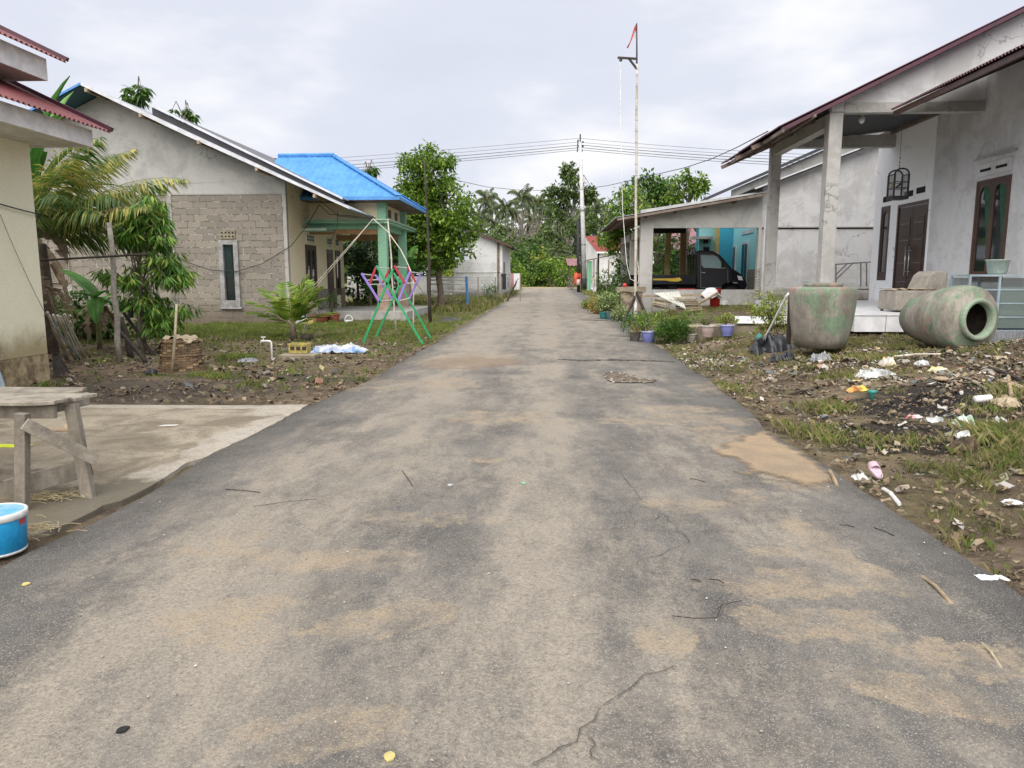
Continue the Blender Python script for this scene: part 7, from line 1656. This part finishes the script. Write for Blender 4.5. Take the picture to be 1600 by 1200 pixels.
crumple('plastic_sack', 'small white sack beside the yellow sacks', 'sack', 1127, 1140, 476, .3, .15, 'plastic_clear', 12, z0=.45, n=14)
# ledge
a, b = at(1020, 520, z=.18), at(1184, 520, z=.3); Yd = 14.6; x0, x1 = at(1048, 515, Yd).x, at(1186, 515, Yd).x; zt_ = at(1100, 508, Yd).z
m = MB(); n = 16
for i in range(n):
    xa = x0+(x1-x0)*i/n; xb = x0+(x1-x0)*(i+1)/n; 
vs = []
for i in range(n+1):
    x = x0+(x1-x0)*i/n; o_ = mnoise.noise(Vector((x*2, 0, 0)))*.02
    vs += [(x, Yd+o_, -.1), (x, Yd+o_, zt_-.03), (x, Yd+.05+o_, zt_+o_*.5), (x, Yd+.5, zt_+o_*.5), (x, Yd+.5, -.1)]
m.add(vs, [(i*5+j, (i+1)*5+j, (i+1)*5+j+1, i*5+j+1) for i in range(n) for j in range(4)]+[(0, 1, 2, 3, 4), tuple(n*5+k for k in (4, 3, 2, 1, 0))]); solo(m, 'concrete_ledge', 'concrete_ledge', 'low weathered concrete edge behind the flower pots', 'ledge')
p = [at(1148, 492, 14.75), at(1184, 487, 14.95), at(1215, 508, 14.5), at(1160, 500, 14.5)]; m = MB(); zz = zt_+.12
m.prism([(at(1148, 494, 14.6).x, 14.55, zt_+.03), (at(1240, 494, 14.6).x, 14.55, zt_+.03), (at(1240, 494, 15.2).x, 15.3, zt_+.12), (at(1150, 494, 15.2).x, 15.3, zt_+.12)], (0, 0, .025)); solo(m, 'tiled_board', 'tile_white', 'white tiled board lying on the concrete edge behind the bush', 'board', bevel=.01)
# flower pots
M('terr', (.3, .2, .12), bump=.2)
q = at(1013, 534, z=.02); q = Vector((q.x+.05, 15.1, gz(2.2, 15.1)))
pot('purple_pot', 'fluted purple pot with white rim at the road edge', (at(1014, 520, 15.0).x, 15.0, gz(2.1, 15)), .155, .24, 'pot_purple', flute=1, group='pots along the concrete edge')
pot('pink_pot', 'fluted pale pink pot in front of the concrete edge', (at(1106, 515, 14.3).x, 14.3, at(1106, 526, 14.3).z), .135, .22, 'pot_pink', flute=1, group='pots along the concrete edge')
pot('purple_pot', 'fluted purple pot right of the pale pink pot', (at(1136, 515, 14.3).x, 14.3, at(1136, 525, 14.3).z), .13, .22, 'pot_purple', flute=1, group='pots along the concrete edge')
pot('dark_pot', 'dark mossy pot with orange flowers left of the purple pot', (at(992, 520, 15.1).x, 15.1, rz(15)+.01), .125, .21, 'pot_dark', group='pots along the concrete edge')
m = MB(); q = (at(992, 520, 15.1).x, 15.0, rz(15)+.22); leaves(m, np.array(q)+rng.normal(size=(40, 3))*np.array([.06, .03, .03]), .05, dirs=unit(40)); solo(m, 'orange_flowers', 'leaf_orange', 'orange flowers spilling from the dark pot', 'flowers')
def bush(lab, px, Y, z0, r, n, per, clr, size, mat, name='potted_plant', **k): return shrub(name, lab, (at(px, 500, Y).x, Y, z0), r, n, per, clr, size, mat, group='plants along the concrete edge', stems=12, **k)
bush('airy green plant above the purple road-edge pot', 1008, 15.0, rz(15)+.2, (.24, .2, .22), 40, 10, .09, .055, 'leaf_bright')
bush('leafy green plant left of the round bush', 990, 16.2, .1, (.3, .25, .22), 44, 10, .1, .06, 'leaf_mid')
bush('spreading plant behind the round bush', 1035, 15.6, .35, (.3, .2, .13), 36, 10, .08, .06, 'leaf_bright')
bush('thin leafy plant behind the dense round bush', 1075, 15.0, zt_, (.26, .2, .14), 34, 9, .08, .055, 'leaf_bright')
bush('branching plant in the pale pink pot', 1104, 14.35, zt_+.02, (.2, .15, .13), 26, 9, .07, .05, 'leaf_bright')
bush('flat leafy plant above the right purple pot', 1134, 14.4, zt_+.06, (.24, .16, .08), 30, 9, .07, .055, 'leaf_yellowgreen')
rb_ = bush('dense dark round bush in a cement pot', 1053, 14.6, gz(2.6, 14.6)+.05, (.36, .28, .19), 300, 22, .07, .055, 'leaf_mid', 'round_bush', shell=.5, asp=.3, droop=-.3)
pot('cement_pot', 'wide grey cement pot under the dense round bush', (at(1060, 520, 14.75).x, 14.75, gz(2.7, 14.7)), .26, .16, 'pot_cement')
pot('cement_pot', 'small grey pot right of the dense round bush', (at(1080, 520, 14.5).x, 14.5, gz(2.9, 14.5)), .11, .16, 'pot_cement')
# road-side pots further down
for px, Y, r_, h_, mat, lab in ((945, 22.5, .17, .24, 'pot_teal', 'teal pot at the road edge under the variegated bush'), (955, 22.3, .17, .26, 'pot_slate', 'slate blue pot right of the teal pot'), (978, 22.0, .2, .22, 'mint_paint', 'tilted mint green pot by the brick stand')):
    pot('road_pot', lab, (at(px, 480, Y).x, Y, rz(Y)+.0), r_, h_, mat, group='pots at the road edge further down')
shrub('variegated_bush', 'bushy cream and green variegated plant over the teal pots', (at(952, 470, 22.5).x, 22.5, rz(22)+.18), (.42, .35, .35), 110, 14, .12, .075, 'leaf_varieg', stems=14, shell=.4)
shrub('variegated_bush', 'small variegated plant right of the slate blue pot', (at(968, 478, 21.6).x, 21.6, rz(22)), (.26, .22, .25), 50, 12, .1, .07, 'leaf_varieg', stems=8)
shrub('croton_bush', 'orange leaved bush by the road before the white pennant', (at(933, 470, 25.5).x, 25.5, rz(25)), (.3, .3, .28), 60, 12, .12, .085, 'leaf_orange', stems=8)
shrub('low_bush', 'low yellow-green bush under the white pennant', (at(922, 466, 29).x, 29, rz(29)), (.35, .35, .2), 40, 12, .14, .1, 'leaf_yellowgreen', stems=6)
shrub('weedy_shrub', 'weeds growing at the flagpole foot', (at(1000, 490, 19.6).x, 19.6, gz(2.6, 19.6)), (.4, .3, .16), 44, 12, .1, .07, 'leaf_mid', stems=8)
# polybag with shrub, pipe, cup
jz2 = gz(4.2, 12.6); q = Vector((at(1205, 520, 12.5).x, 12.5, jz2))
shrub('leafy_shrub', 'round light green shrub left of the upright jar', (at(1204, 490, 12.5).x, 12.5, jz2+.22), (.36, .28, .3), 110, 14, .1, .055, 'leaf_yellowgreen', stems=16, shell=.4)
crumple('black_bag', 'black plastic planting bags under the light green shrub', 'bag', 1178, 1238, 538, .45, .32, 'plastic_black', 15, z0=jz2, n=26, mm=10)
a, b = at(1186, 546, z=gz(3.4, 12.2)), at(1229, 462, 11.6); m = MB(); m.tube([a, b], .017, 8); m.tube([b, b+Vector((.05, .05, .03))], .02, 8); solo(m, 'white_pipe', 'white_plastic', 'white plastic pipe leaning on the upright jar', 'pipe')
q = at(1184, 535, z=gz(3.5, 12.6)); m = MB(); m.lathe([(.05, -.08), (.085, .05), (.08, .05), (0, -.06)], (q.x+.05, q.y+.1, q.z+.07), 14, mtx=Matrix.Rotation(R(55), 4, 'Y')); solo(m, 'green_bowl', 'cyan_plastic', 'green plastic bowl tipped over at the pipe foot', 'bowl', smooth=True)
m = MB(); x = at(1238, 500, 10.9).x; m.box((x-.03, 11.0, jz), (x+.03, 11.05, at(1238, 462, 11).z)); solo(m, 'dark_post', 'wood_dark', 'dark post directly left of the upright jar', 'post')
# metal frame table by neighbour wall
mt = thing('metal_frame', 'grey metal bench frame standing against the whitish grey wall', 'frame', (at(1335, 450, 22).x, 22, .4)); Yx = 22.
def mf(p, q, r_=.02): m = MB(); m.tube([at(*p, Yx), at(*q, Yx)], r_, 6); m.build('bar', 'iron_grey', mt)
for p, q in (((1305, 413), (1366, 409)), ((1305, 438), (1333, 411)), ((1305, 430), (1325, 411)), ((1345, 411), (1345, 448)), ((1354, 411), (1354, 448)), ((1306, 413), (1306, 452)), ((1366, 409), (1366, 448))): mf(p, q)
m = MB(); a_ = at(1302, 452, Yx); b_ = at(1368, 449, Yx); m.box((a_.x, Yx-.3, a_.z-.02), (b_.x, Yx+.2, a_.z+.02)); m.build('seat_board', 'wood_grey', mt)
m = MB(); a_ = at(1302, 466, Yx-.2); m.box((a_.x, Yx-.1, a_.z-.25), (b_.x, Yx+.1, a_.z-.05)); m.build('foot_board', 'wood_dark', mt)
a_, b_ = at(1256, 439, 20.6), at(1284, 443, 20.6); m = MB(); m.beam(a_, b_, .5, .03); solo(m, 'white_board', 'tile_white', 'small white board lying behind the near porch column', 'board')
q = at(1255, 455, 22.5); m = MB(); m.box((q.x-.5, 22.3, .2), (q.x+.4, 22.7, q.z+.1)); solo(m, 'concrete_block', 'render_grey', 'pale concrete block beside the far porch column', 'block', bevel=.02)
# rubbish one can pick out
def gy(px, py):
    z = .2
    for _ in range(8): p = at(px, py, z=z); z = .5*z+.5*gz(p.x, p.y)
    return p
def rag(name, lab, cat, px0, px1, py, wd, h, mat, seed, n=16, mm=7): p = gy((px0+px1)/2, py); return crumple(name, lab, cat, px0, px1, py, wd, h, mat, seed, z0=p.z, n=n, mm=mm)
rag('plastic_bag', 'black plastic bag in front of the upright jar', 'bag', 1205, 1245, 563, .22, .10, 'plastic_black', 21, 26, 9)
rag('plastic_bag', 'dark grey plastic bag right of the black one near the jar foot', 'bag', 1268, 1298, 564, .2, .10, 'plastic_grey', 22, 20, 9)
rag('plastic_bag', 'heap of clear and white plastic behind the yellow packet', 'bag', 1345, 1395, 590, .25, .09, 'plastic_clear', 23, 26, 9)
rag('food_packet', 'yellow printed food packet in the centre of the rubbish', 'packet', 1325, 1357, 613, .1, .07, 'packet_mix' if 'packet_mix' in MATS else M('packet_mix', (.66, .55, .06), (.45, .12, .10), rough=.4, scale=9, bump=.05).name, 24, 14, 6)
rag('food_packet', 'yellow and white packet near the charred mound', 'packet', 1450, 1478, 580, .07, .04, 'packet_pale' if 'packet_pale' in MATS else M('packet_pale', (.6, .58, .5), (.6, .5, .1), rough=.4, scale=14).name, 25)
rag('plastic_bag', 'green and white plastic bag beside the grass clump', 'bag', 1496, 1524, 667, .12, .08, 'bag_green' if 'bag_green' in MATS else M('bag_green', (.66, .68, .66), (.30, .58, .36), rough=.4, scale=10, bump=.05).name, 26)
rag('plastic_sheet', 'clear plastic sheet scrap right of the green bag', 'plastic', 1548, 1580, 672, .14, .07, 'plastic_clear', 27)
rag('food_packet', 'red and white wrapper in the middle right mud', 'wrapper', 1416, 1440, 655, .06, .03, 'wrap_red' if 'wrap_red' in MATS else M('wrap_red', (.62, .6, .6), (.55, .03, .05), rough=.4, scale=12, bump=.02).name, 28)
rag('paper_sheet', 'white crumpled sheet right of the red wrapper', 'paper', 1452, 1474, 661, .09, .04, 'plastic_clear', 29)
rag('plastic_bag', 'white rag with orange print behind the rubbish', 'bag', 1378, 1400, 573, .15, .12, 'wrap_orange' if 'wrap_orange' in MATS else M('wrap_orange', (.66, .66, .66), (.6, .4, .12), rough=.4, scale=8, bump=.02).name, 30)
rag('paper_bag', 'white bag behind the charred mound', 'bag', 1433, 1450, 572, .12, .07, 'plastic_clear', 31)
rag('white_slab', 'white cardboard strip at the lower right edge', 'cardboard', 1570, 1600, 790, .06, .02, 'white_cloth', 32)
rag('paper_sheet', 'flat white paper near the lower right corner', 'paper', 1530, 1575, 908, .05, .012, 'white_cloth', 33)
rag('mud_clump', 'brown matted clump in front of the clear cup', 'clump', 1482, 1525, 705, .12, .10, 'mud_clump', 34)
rag('white_sack', 'dirty beige cloth at the right of the rubbish', 'cloth', 1562, 1596, 636, .2, .08, 'dry_leaf_pale', 35)
rag('plastic_wrap', 'white wrapping plastic beside the sandal', 'plastic', 1335, 1356, 752, .06, .04, 'plastic_clear', 36)
q = gy(1535, 629); m = MB(); m.lathe([(0, -.075), (.033, -.075), (.035, -.07), (.035, .07), (.033, .075), (.024, .075), (.02, -.05), (0, -.05)], (q.x, q.y, q.z+.035), 18, mtx=Matrix.Rotation(R(84), 4, 'Y')); solo(m, 'white_can', 'white_plastic', 'white cylindrical can lying on the rubbish', 'can', smooth=True)
q = gy(1362, 625); m = MB(); m.lathe([(.022, 0), (.022, .05), (.045, .075), (.05, .1), (.03, .1), (0, .09)], q, 14); solo(m, 'green_cup', 'cyan_plastic', 'small green cup standing below the yellow packet', 'cup', smooth=True)
q = gy(1513, 695); m = MB(); m.lathe([(.03, 0), (.05, .10), (.048, .10), (.028, .01), (0, .01)], (q.x, q.y, q.z), 20, mtx=Matrix.Rotation(R(-32), 4, 'Y')); solo(m, 'clear_cup', 'plastic_clear', 'translucent plastic cup leaning on the brown clump', 'cup', smooth=True)
q = gy(1470, 598); m = MB(); m.lathe([(0, -.0), (.07, .01), (.075, .03), (.03, .045), (0, .05)], (q.x, q.y, q.z+.02), 14); solo(m, 'bowl_shell', 'tan_foam', 'orange-brown bowl shell on the charred rubbish', 'shell', smooth=True)
for (a_, b_, r_, mat, lab) in (((1545, 578), (1598, 598), .018, 'wood_dark', 'dark stick across the top of the charred mound'), ((1560, 600), (1598, 612), .025, 'wood_tan', 'tan stick at the right of the rubbish'), ((1575, 592), (1580, 622), .02, 'wood_tan', 'short upright tan stick at the right edge'), ((1395, 560), (1470, 556), .015, 'bamboo_white', 'pale hose stick lying between the two jars'), ((1232, 620), (1270, 612), .014, 'wood_dark', 'charred stick in the ash patch'), ((1296, 740), (1308, 764), .012, 'wood_tan', 'small wooden chip at the sand edge'), ((1540, 610), (1500, 590), .012, 'wood_grey', 'grey stick leaning on the charred mound'), ((1380, 768), (1405, 792), .012, 'white_plastic', 'bent white plastic strip near the road edge'), ((1440, 905), (1488, 950), .007, 'wood_tan', 'thin twig at the right road edge'), ((1530, 1005), (1572, 1060), .004, 'bamboo', 'dry grass stalk at the lower right')):
    p, q = gy(*a_), gy(*b_); m = MB(); m.tube([p+Vector((0, 0, r_+.005)), p.lerp(q, .5)+Vector((0, .01, r_+.02)), q+Vector((0, 0, r_+.005))], r_, 6); solo(m, 'stick', mat, lab, 'stick')
# on the road: twigs and chips
tw = [((352, 760), (406, 766), 'brown twig on the left of the road'), ((628, 735), (645, 760), 'thin curved twig left of the road centre'), ((1078, 746), (1102, 752), 'small dark twig right of the road centre'), ((1080, 905), (1095, 908), 'short twig shard near the long crack'), ((806, 645), (807, 660), 'pale short stick in the road centre'), ((1312, 815), (1336, 818), 'brown chip beside the right road edge'), ((1366, 818), (1398, 830), 'second brown chip near the right road edge'), ((395, 788), (495, 778), 'long thin straw on the left of the road')]
for (a_, b_, lab) in tw:
    p, q = at(*a_, z=.04), at(*b_, z=.04); p.z = roadz(p.x, p.y)+.003; q.z = roadz(q.x, q.y)+.003; m = MB(); m.tube([p, p.lerp(q, .5)+Vector((0, 0, .004)), q], .0023 if 'straw' not in lab else .0012, 5); solo(m, 'twig', 'wood_dark' if 'pale' not in lab else 'bamboo', lab, 'twig', 'twigs on the asphalt')
P_ = [at(x, y, z=.05) for x, y in ((1050, 962), (1085, 966), (1120, 965), (1128, 945), (1158, 938))]; m = MB(); m.tube(P_, .0019, 5); m.tube([P_[3], at(1120, 952, z=.06)], .002, 4); solo(m, 'twig', 'wood_dark', 'branched dry twig right of the road centre in front', 'twig')
P_ = [at(x, y, z=.05) for x, y in ((1108, 905), (1122, 906), (1131, 911))]; m = MB(); m.tube(P_, .0028, 5); solo(m, 'twig', 'wood_dark', 'stubby curled twig just beyond the branched one', 'twig')
for px, py, mat, lab in ((818, 757, 'green_plastic', 'pale green bottle cap on the road centre'), (192, 1142, 'char', 'black tar spot at the lower left of the road'), (608, 1184, 'yellow_leaf' if 'yellow_leaf' in MATS else M('yellow_leaf', (.6, .5, .2)).name, 'yellow torn leaf at the bottom of the road'), (703, 760, 'plastic_clear', 'white scrap left of the green cap'), (40, 848+60, 'yellow_leaf', 'tiny yellow leaf near the left road edge')):
    q = at(px, py, z=.035); q.z = roadz(q.x, q.y)-.002; m = MB(); n = 9; m.prism([(q.x+.016*math.cos(a)*random.uniform(.7, 1.3), q.y+.018*math.sin(a)*random.uniform(.7, 1.3), q.z+.004) for a in np.linspace(0, 6.28, n)[:-1]], (0, 0, .004)); solo(m, 'road_scrap', mat, lab, 'scrap')

# ================================================================== scattered stuff
def onroad(x, y): return redge(y, -1)-.0 < x < redge(y, 1)+.0
def tufts(centres, nb, spread, hgt, name, lab, wb=.006, mat='grass_blades'):
    V = []
    for (x, y, s) in centres:
        z = gz(x, y)-.02
        for k in range(int(nb*s)):
            a = random.uniform(0, 6.28); r_ = abs(random.gauss(0, spread))*s; bx, by_ = x+r_*math.cos(a), y+r_*math.sin(a)
            if onroad(bx, by_): continue
            h = hgt*random.uniform(.35, 1.15)*s**.5; la = random.uniform(0, 6.28); ln = h*random.uniform(.15, .8); w_ = wb*random.uniform(.6, 1.4); dx, dy = -math.sin(la)*w_, math.cos(la)*w_
            m1 = (bx+math.cos(la)*ln*.35, by_+math.sin(la)*ln*.35, z+h*.6); tp_ = (bx+math.cos(la)*ln, by_+math.sin(la)*ln, z+h*.9)
            V += [(bx-dx, by_-dy, z), (bx+dx, by_+dy, z), (m1[0]+dx*.7, m1[1]+dy*.7, m1[2]), tp_, (m1[0]-dx*.7, m1[1]-dy*.7, m1[2])]
    m = MB(); A = np.array(V); m.arr(A, np.arange(len(V)).reshape(-1, 5)); o = m.build(name, mat, at_=(0, 0, 0)); setp(o, lab, 'grass', kind='stuff')
def dens(x, y, s, o): return mnoise.noise(Vector((x*s+o, y*s, o)))
C_ = []
for _ in range(7000):       # left yard
    y = 8+22*random.random()**.8; x = random.uniform(-16, -2.35)
    if x < -6.4 and y < 9.5: continue
    if -3 > x and y > 20.0 and x < -6.3: continue
    d = dens(x, y, .8, 3)+(.34 if y > 13.0 else .02)+(.25 if x > -3.2 else 0)
    if d > .12: C_.append((x, y, random.uniform(.35, .9)))
for _ in range(2600):       # strip by the house
    x = random.uniform(-9.5, -2.6); y = random.uniform(15.3, 20.6)
    C_.append((x, y, random.uniform(.4, .8)))
for _ in range(500):
    x = random.uniform(-9, -6.5); y = random.uniform(16.5, 19.8); C_.append((x, y, random.uniform(.7, 1.2)))
for px, py, s in ((365, 560, 1.5), (382, 560, 1.3), (330, 588, 1.2), (345, 592, 1.1), (250, 590, .8), (300, 590, .9), (400, 600, .7), (60, 605, .6)):
    q = at(px, py, z=0)
    for k in range(14): C_.append((q.x+random.gauss(0, .1), q.y+random.gauss(0, .1), s*.8))
tufts(C_, 14, .10, .12, 'grass', 'patchy green and yellow grass in the left yard', .0028, 'grass_green')
C_ = []
for _ in range(7000):       # right yard
    y = 2.6+14*random.random(); x = random.uniform(1.95, 9.0)
    d = dens(x, y, 1.3, 7)-.14+(.5 if 10.2 < y < 13 and x > 3 else 0)+(.22 if x < 2.5 and y > 8 else 0)
    if y < 12.3 and d > .10 and random.random() < .7: C_.append((x, y, random.uniform(.3, .8)))
for px, py, s, n in ((1320, 590, 1.0, 30), (1335, 560, 1.0, 36), (1290, 640, 1.2, 26), (1280, 680, 1.2, 30), (1260, 575, .8, 12), (1590, 690, 1.7, 60), (1560, 680, 1.3, 40), (1540, 640, .8, 14), (1590, 720, 1.2, 26), (1380, 690, .7, 24), (1420, 690, .6, 20), (1300, 550, .9, 20), (1375, 560, .9, 30), (1520, 745, .9, 18), (1555, 730, .9, 14), (1590, 610, 1.0, 20), (1440, 750, .7, 8), (1505, 810, .7, 8), (1500, 850, .6, 8), (1240, 570, .7, 14), (1060, 545, .7, 24), (1090, 560, .6, 16), (1580, 980, .6, 8), (1130, 530, .6, 30), (1040, 535, .7, 20), (1400, 545, .8, 24), (1450, 552, .6, 20), (1540, 552, .7, 20)):
    q = gy(px, py)
    for k in range(n): C_.append((q.x+random.gauss(0, .12), q.y+random.gauss(0, .12), s*random.uniform(.7, 1.1)))
for _ in range(2600):
    x = random.uniform(2.3, 7); y = random.uniform(14.5, 23.8); 
    if dens(x, y, .6, 2) > -.1: C_.append((x, y, random.uniform(.3, .7)))
tufts(C_, 19, .08, .11, 'grass', 'yellowish grass tufts among the rubbish in the right yard', .0019)
C_ = [(random.choice([random.uniform(-9, -2.2), random.uniform(2.5, 12)]), random.uniform(26, 75), random.uniform(.8, 1.6)) for _ in range(3800)]
C_ = [c for c in C_ if not (62 < c[1] < 68)]
tufts(C_, 7, .22, .28, 'grass', 'coarse grass verges further down the road', .02)
# scraps
def scatter(n, rx, ry, f, size, name, lab, mat, zoff=.004, flat=.5, near=1.6):
    V = []; Fc = []
    for _ in range(n):
        t_ = random.random()**near; y = ry[0]+(ry[1]-ry[0])*t_; x = random.uniform(*rx)
        if onroad(x, y) or not f(x, y): continue
        s = size*(.35+1.8*random.random()**3); c = Vector((x, y, gz(x, y)+zoff+random.random()*.012)); a = random.uniform(0, 6.28); u = Vector((math.cos(a), math.sin(a), random.uniform(-flat, flat))).normalized(); v = Vector((-math.sin(a), math.cos(a), random.uniform(-flat, flat))).normalized()*random.uniform(.3, .9)
        b0 = len(V); k = Vector((0, 0, s*.35*random.random()))
        V += [c-u*s*.5-v*s*.4, c+u*s*.1-v*s*.55+k, c+u*s*.55-v*s*.2, c+u*s*.45+v*s*.4+k, c-u*s*.1+v*s*.5, c-u*s*.55+v*s*.25+k]
        Fc.append((b0, b0+1, b0+4, b0+5)); Fc.append((b0+1, b0+2, b0+3, b0+4))
    m = MB(); m.add(V, Fc); o = m.build(name, mat, at_=(0, 0, 0)); setp(o, lab, 'litter', kind='stuff')
def fR(x, y): return x > 2.0 and y < 12.4 and (dens(x, y, 1.4, 11) > .0 or 7.9 < y < 10.2)
scatter(11000, (2.0, 9.5), (2.6, 12.4), fR, .042, 'litter', 'small scraps of litter strewn over the right yard', 'litter_scraps')
scatter(4500, (2.8, 9.5), (7.6, 10.6), lambda x, y: dens(x, y, 1.2, 4) > -.15, .058, 'litter', 'denser rubbish around the charred mound', 'litter_scraps', near=1)
scatter(32000, (1.95, 9.5), (2.4, 12.4), lambda x, y: x > 1.9 and dens(x, y, 1.6, 31) > -.22, .030, 'leaf_litter', 'dry leaf bits on the right yard soil', 'leaf_litter', near=1.2)
scatter(14000, (-12, -2.2), (7.4, 18), lambda x, y: not (x < -6.4 and y < 9.4), .04, 'leaf_litter', 'dry leaf bits on the left yard soil', 'leaf_litter', near=1.2)
scatter(2000, (-12, -2.8), (8.5, 16), lambda x, y: not (x < -6.4 and y < 9.4) and dens(x, y, .7, 5) > -.05, .07, 'litter', 'scraps of litter in the left yard', 'litter_scraps', near=1)
scatter(1400, (2.0, 3.6), (8, 13), lambda x, y: (x-2.5)**2/.3+(y-11.5)**2/1.4 < 1, .04, 'pebble_patch', 'pale pebbles at the road edge near the slit', 'pebbles', near=1)
scatter(5000, (2.1, 6.0), (12.0, 16.5), lambda x, y: y < 14.5 or x > 4.3, .035, 'leaf_litter', 'leaf bits on the slope below the flower pots', 'leaf_litter', near=1)
scatter(700, (2.1, 5.0), (12.0, 15.0), lambda x, y: y < 14.4, .04, 'litter', 'scraps on the slope below the flower pots', 'litter_scraps', near=1)
C_ = [(random.uniform(2.1, 5.0), random.uniform(11.6, 14.5), random.uniform(.3, .8)) for _ in range(900)]
C_ = [c for c in C_ if dens(c[0], c[1], 1.5, 21) > -.08]
tufts(C_, 14, .08, .10, 'grass', 'short grass on the slope below the flower pots', .003)
def roadbits():
    V = []; Fc = []
    for _ in range(700):
        y = 1.6+13*random.random()**1.6; x = random.uniform(redge(y, -1)+.03, redge(y, 1)-.03); s = random.uniform(.002, .007)*(1+y*.06); a = random.uniform(0, 6.28)
        t_ = (x-redge(y, -1))/(redge(y, 1)-redge(y, -1)); z = .012+.028*math.sin(math.pi*t_)+.004; c = Vector((x, y, z)); u = Vector((math.cos(a), math.sin(a), 0))*s; v = Vector((-math.sin(a), math.cos(a), 0))*s*random.uniform(.3, .9); b0 = len(V)
        V += [c-u, c-v, c+u, c+v, c+Vector((0, 0, s*.6))]; Fc += [(b0, b0+1, b0+4), (b0+1, b0+2, b0+4), (b0+2, b0+3, b0+4), (b0+3, b0, b0+4)]
    m = MB(); m.add(V, Fc); o = m.build('road_grit', 'pebbles', at_=(0, 0, 0)); setp(o, 'tiny pale grit scattered on the asphalt', 'grit', kind='stuff')
roadbits()
# loose black cables on the block house
c = MB(); P_ = [at(499, 320, 21.6), at(480, 352, 21.2), at(455, 384, 20.34), at(410, 412, 20.3), at(370, 424, 20.3), at(330, 422, 20.3), at(281, 406, 20.3)]; c.tube(P_, .011, 5, False)
solo(c, 'sagging_cable', 'wire_black', 'black cable sagging across the block wall and its narrow window', 'cable')
for i, (pts, lab) in enumerate((([(499, 320), (515, 335), (545, 337), (583, 341)], 'upper loose black cable between block house eave and rattan arch'), ([(505, 318), (530, 338), (560, 340), (600, 348)], 'middle loose black cable under the blue roof eave'), ([(527, 330), (528, 350), (520, 370), (514, 386)], 'loose black cable hanging down beside the canopy'))):
    c = MB(); Q = [at(px, py, 20.2) for px, py in pts]; c.tube(Q, .009, 5, False); solo(c, 'sagging_cable', 'wire_black', lab, 'cable')
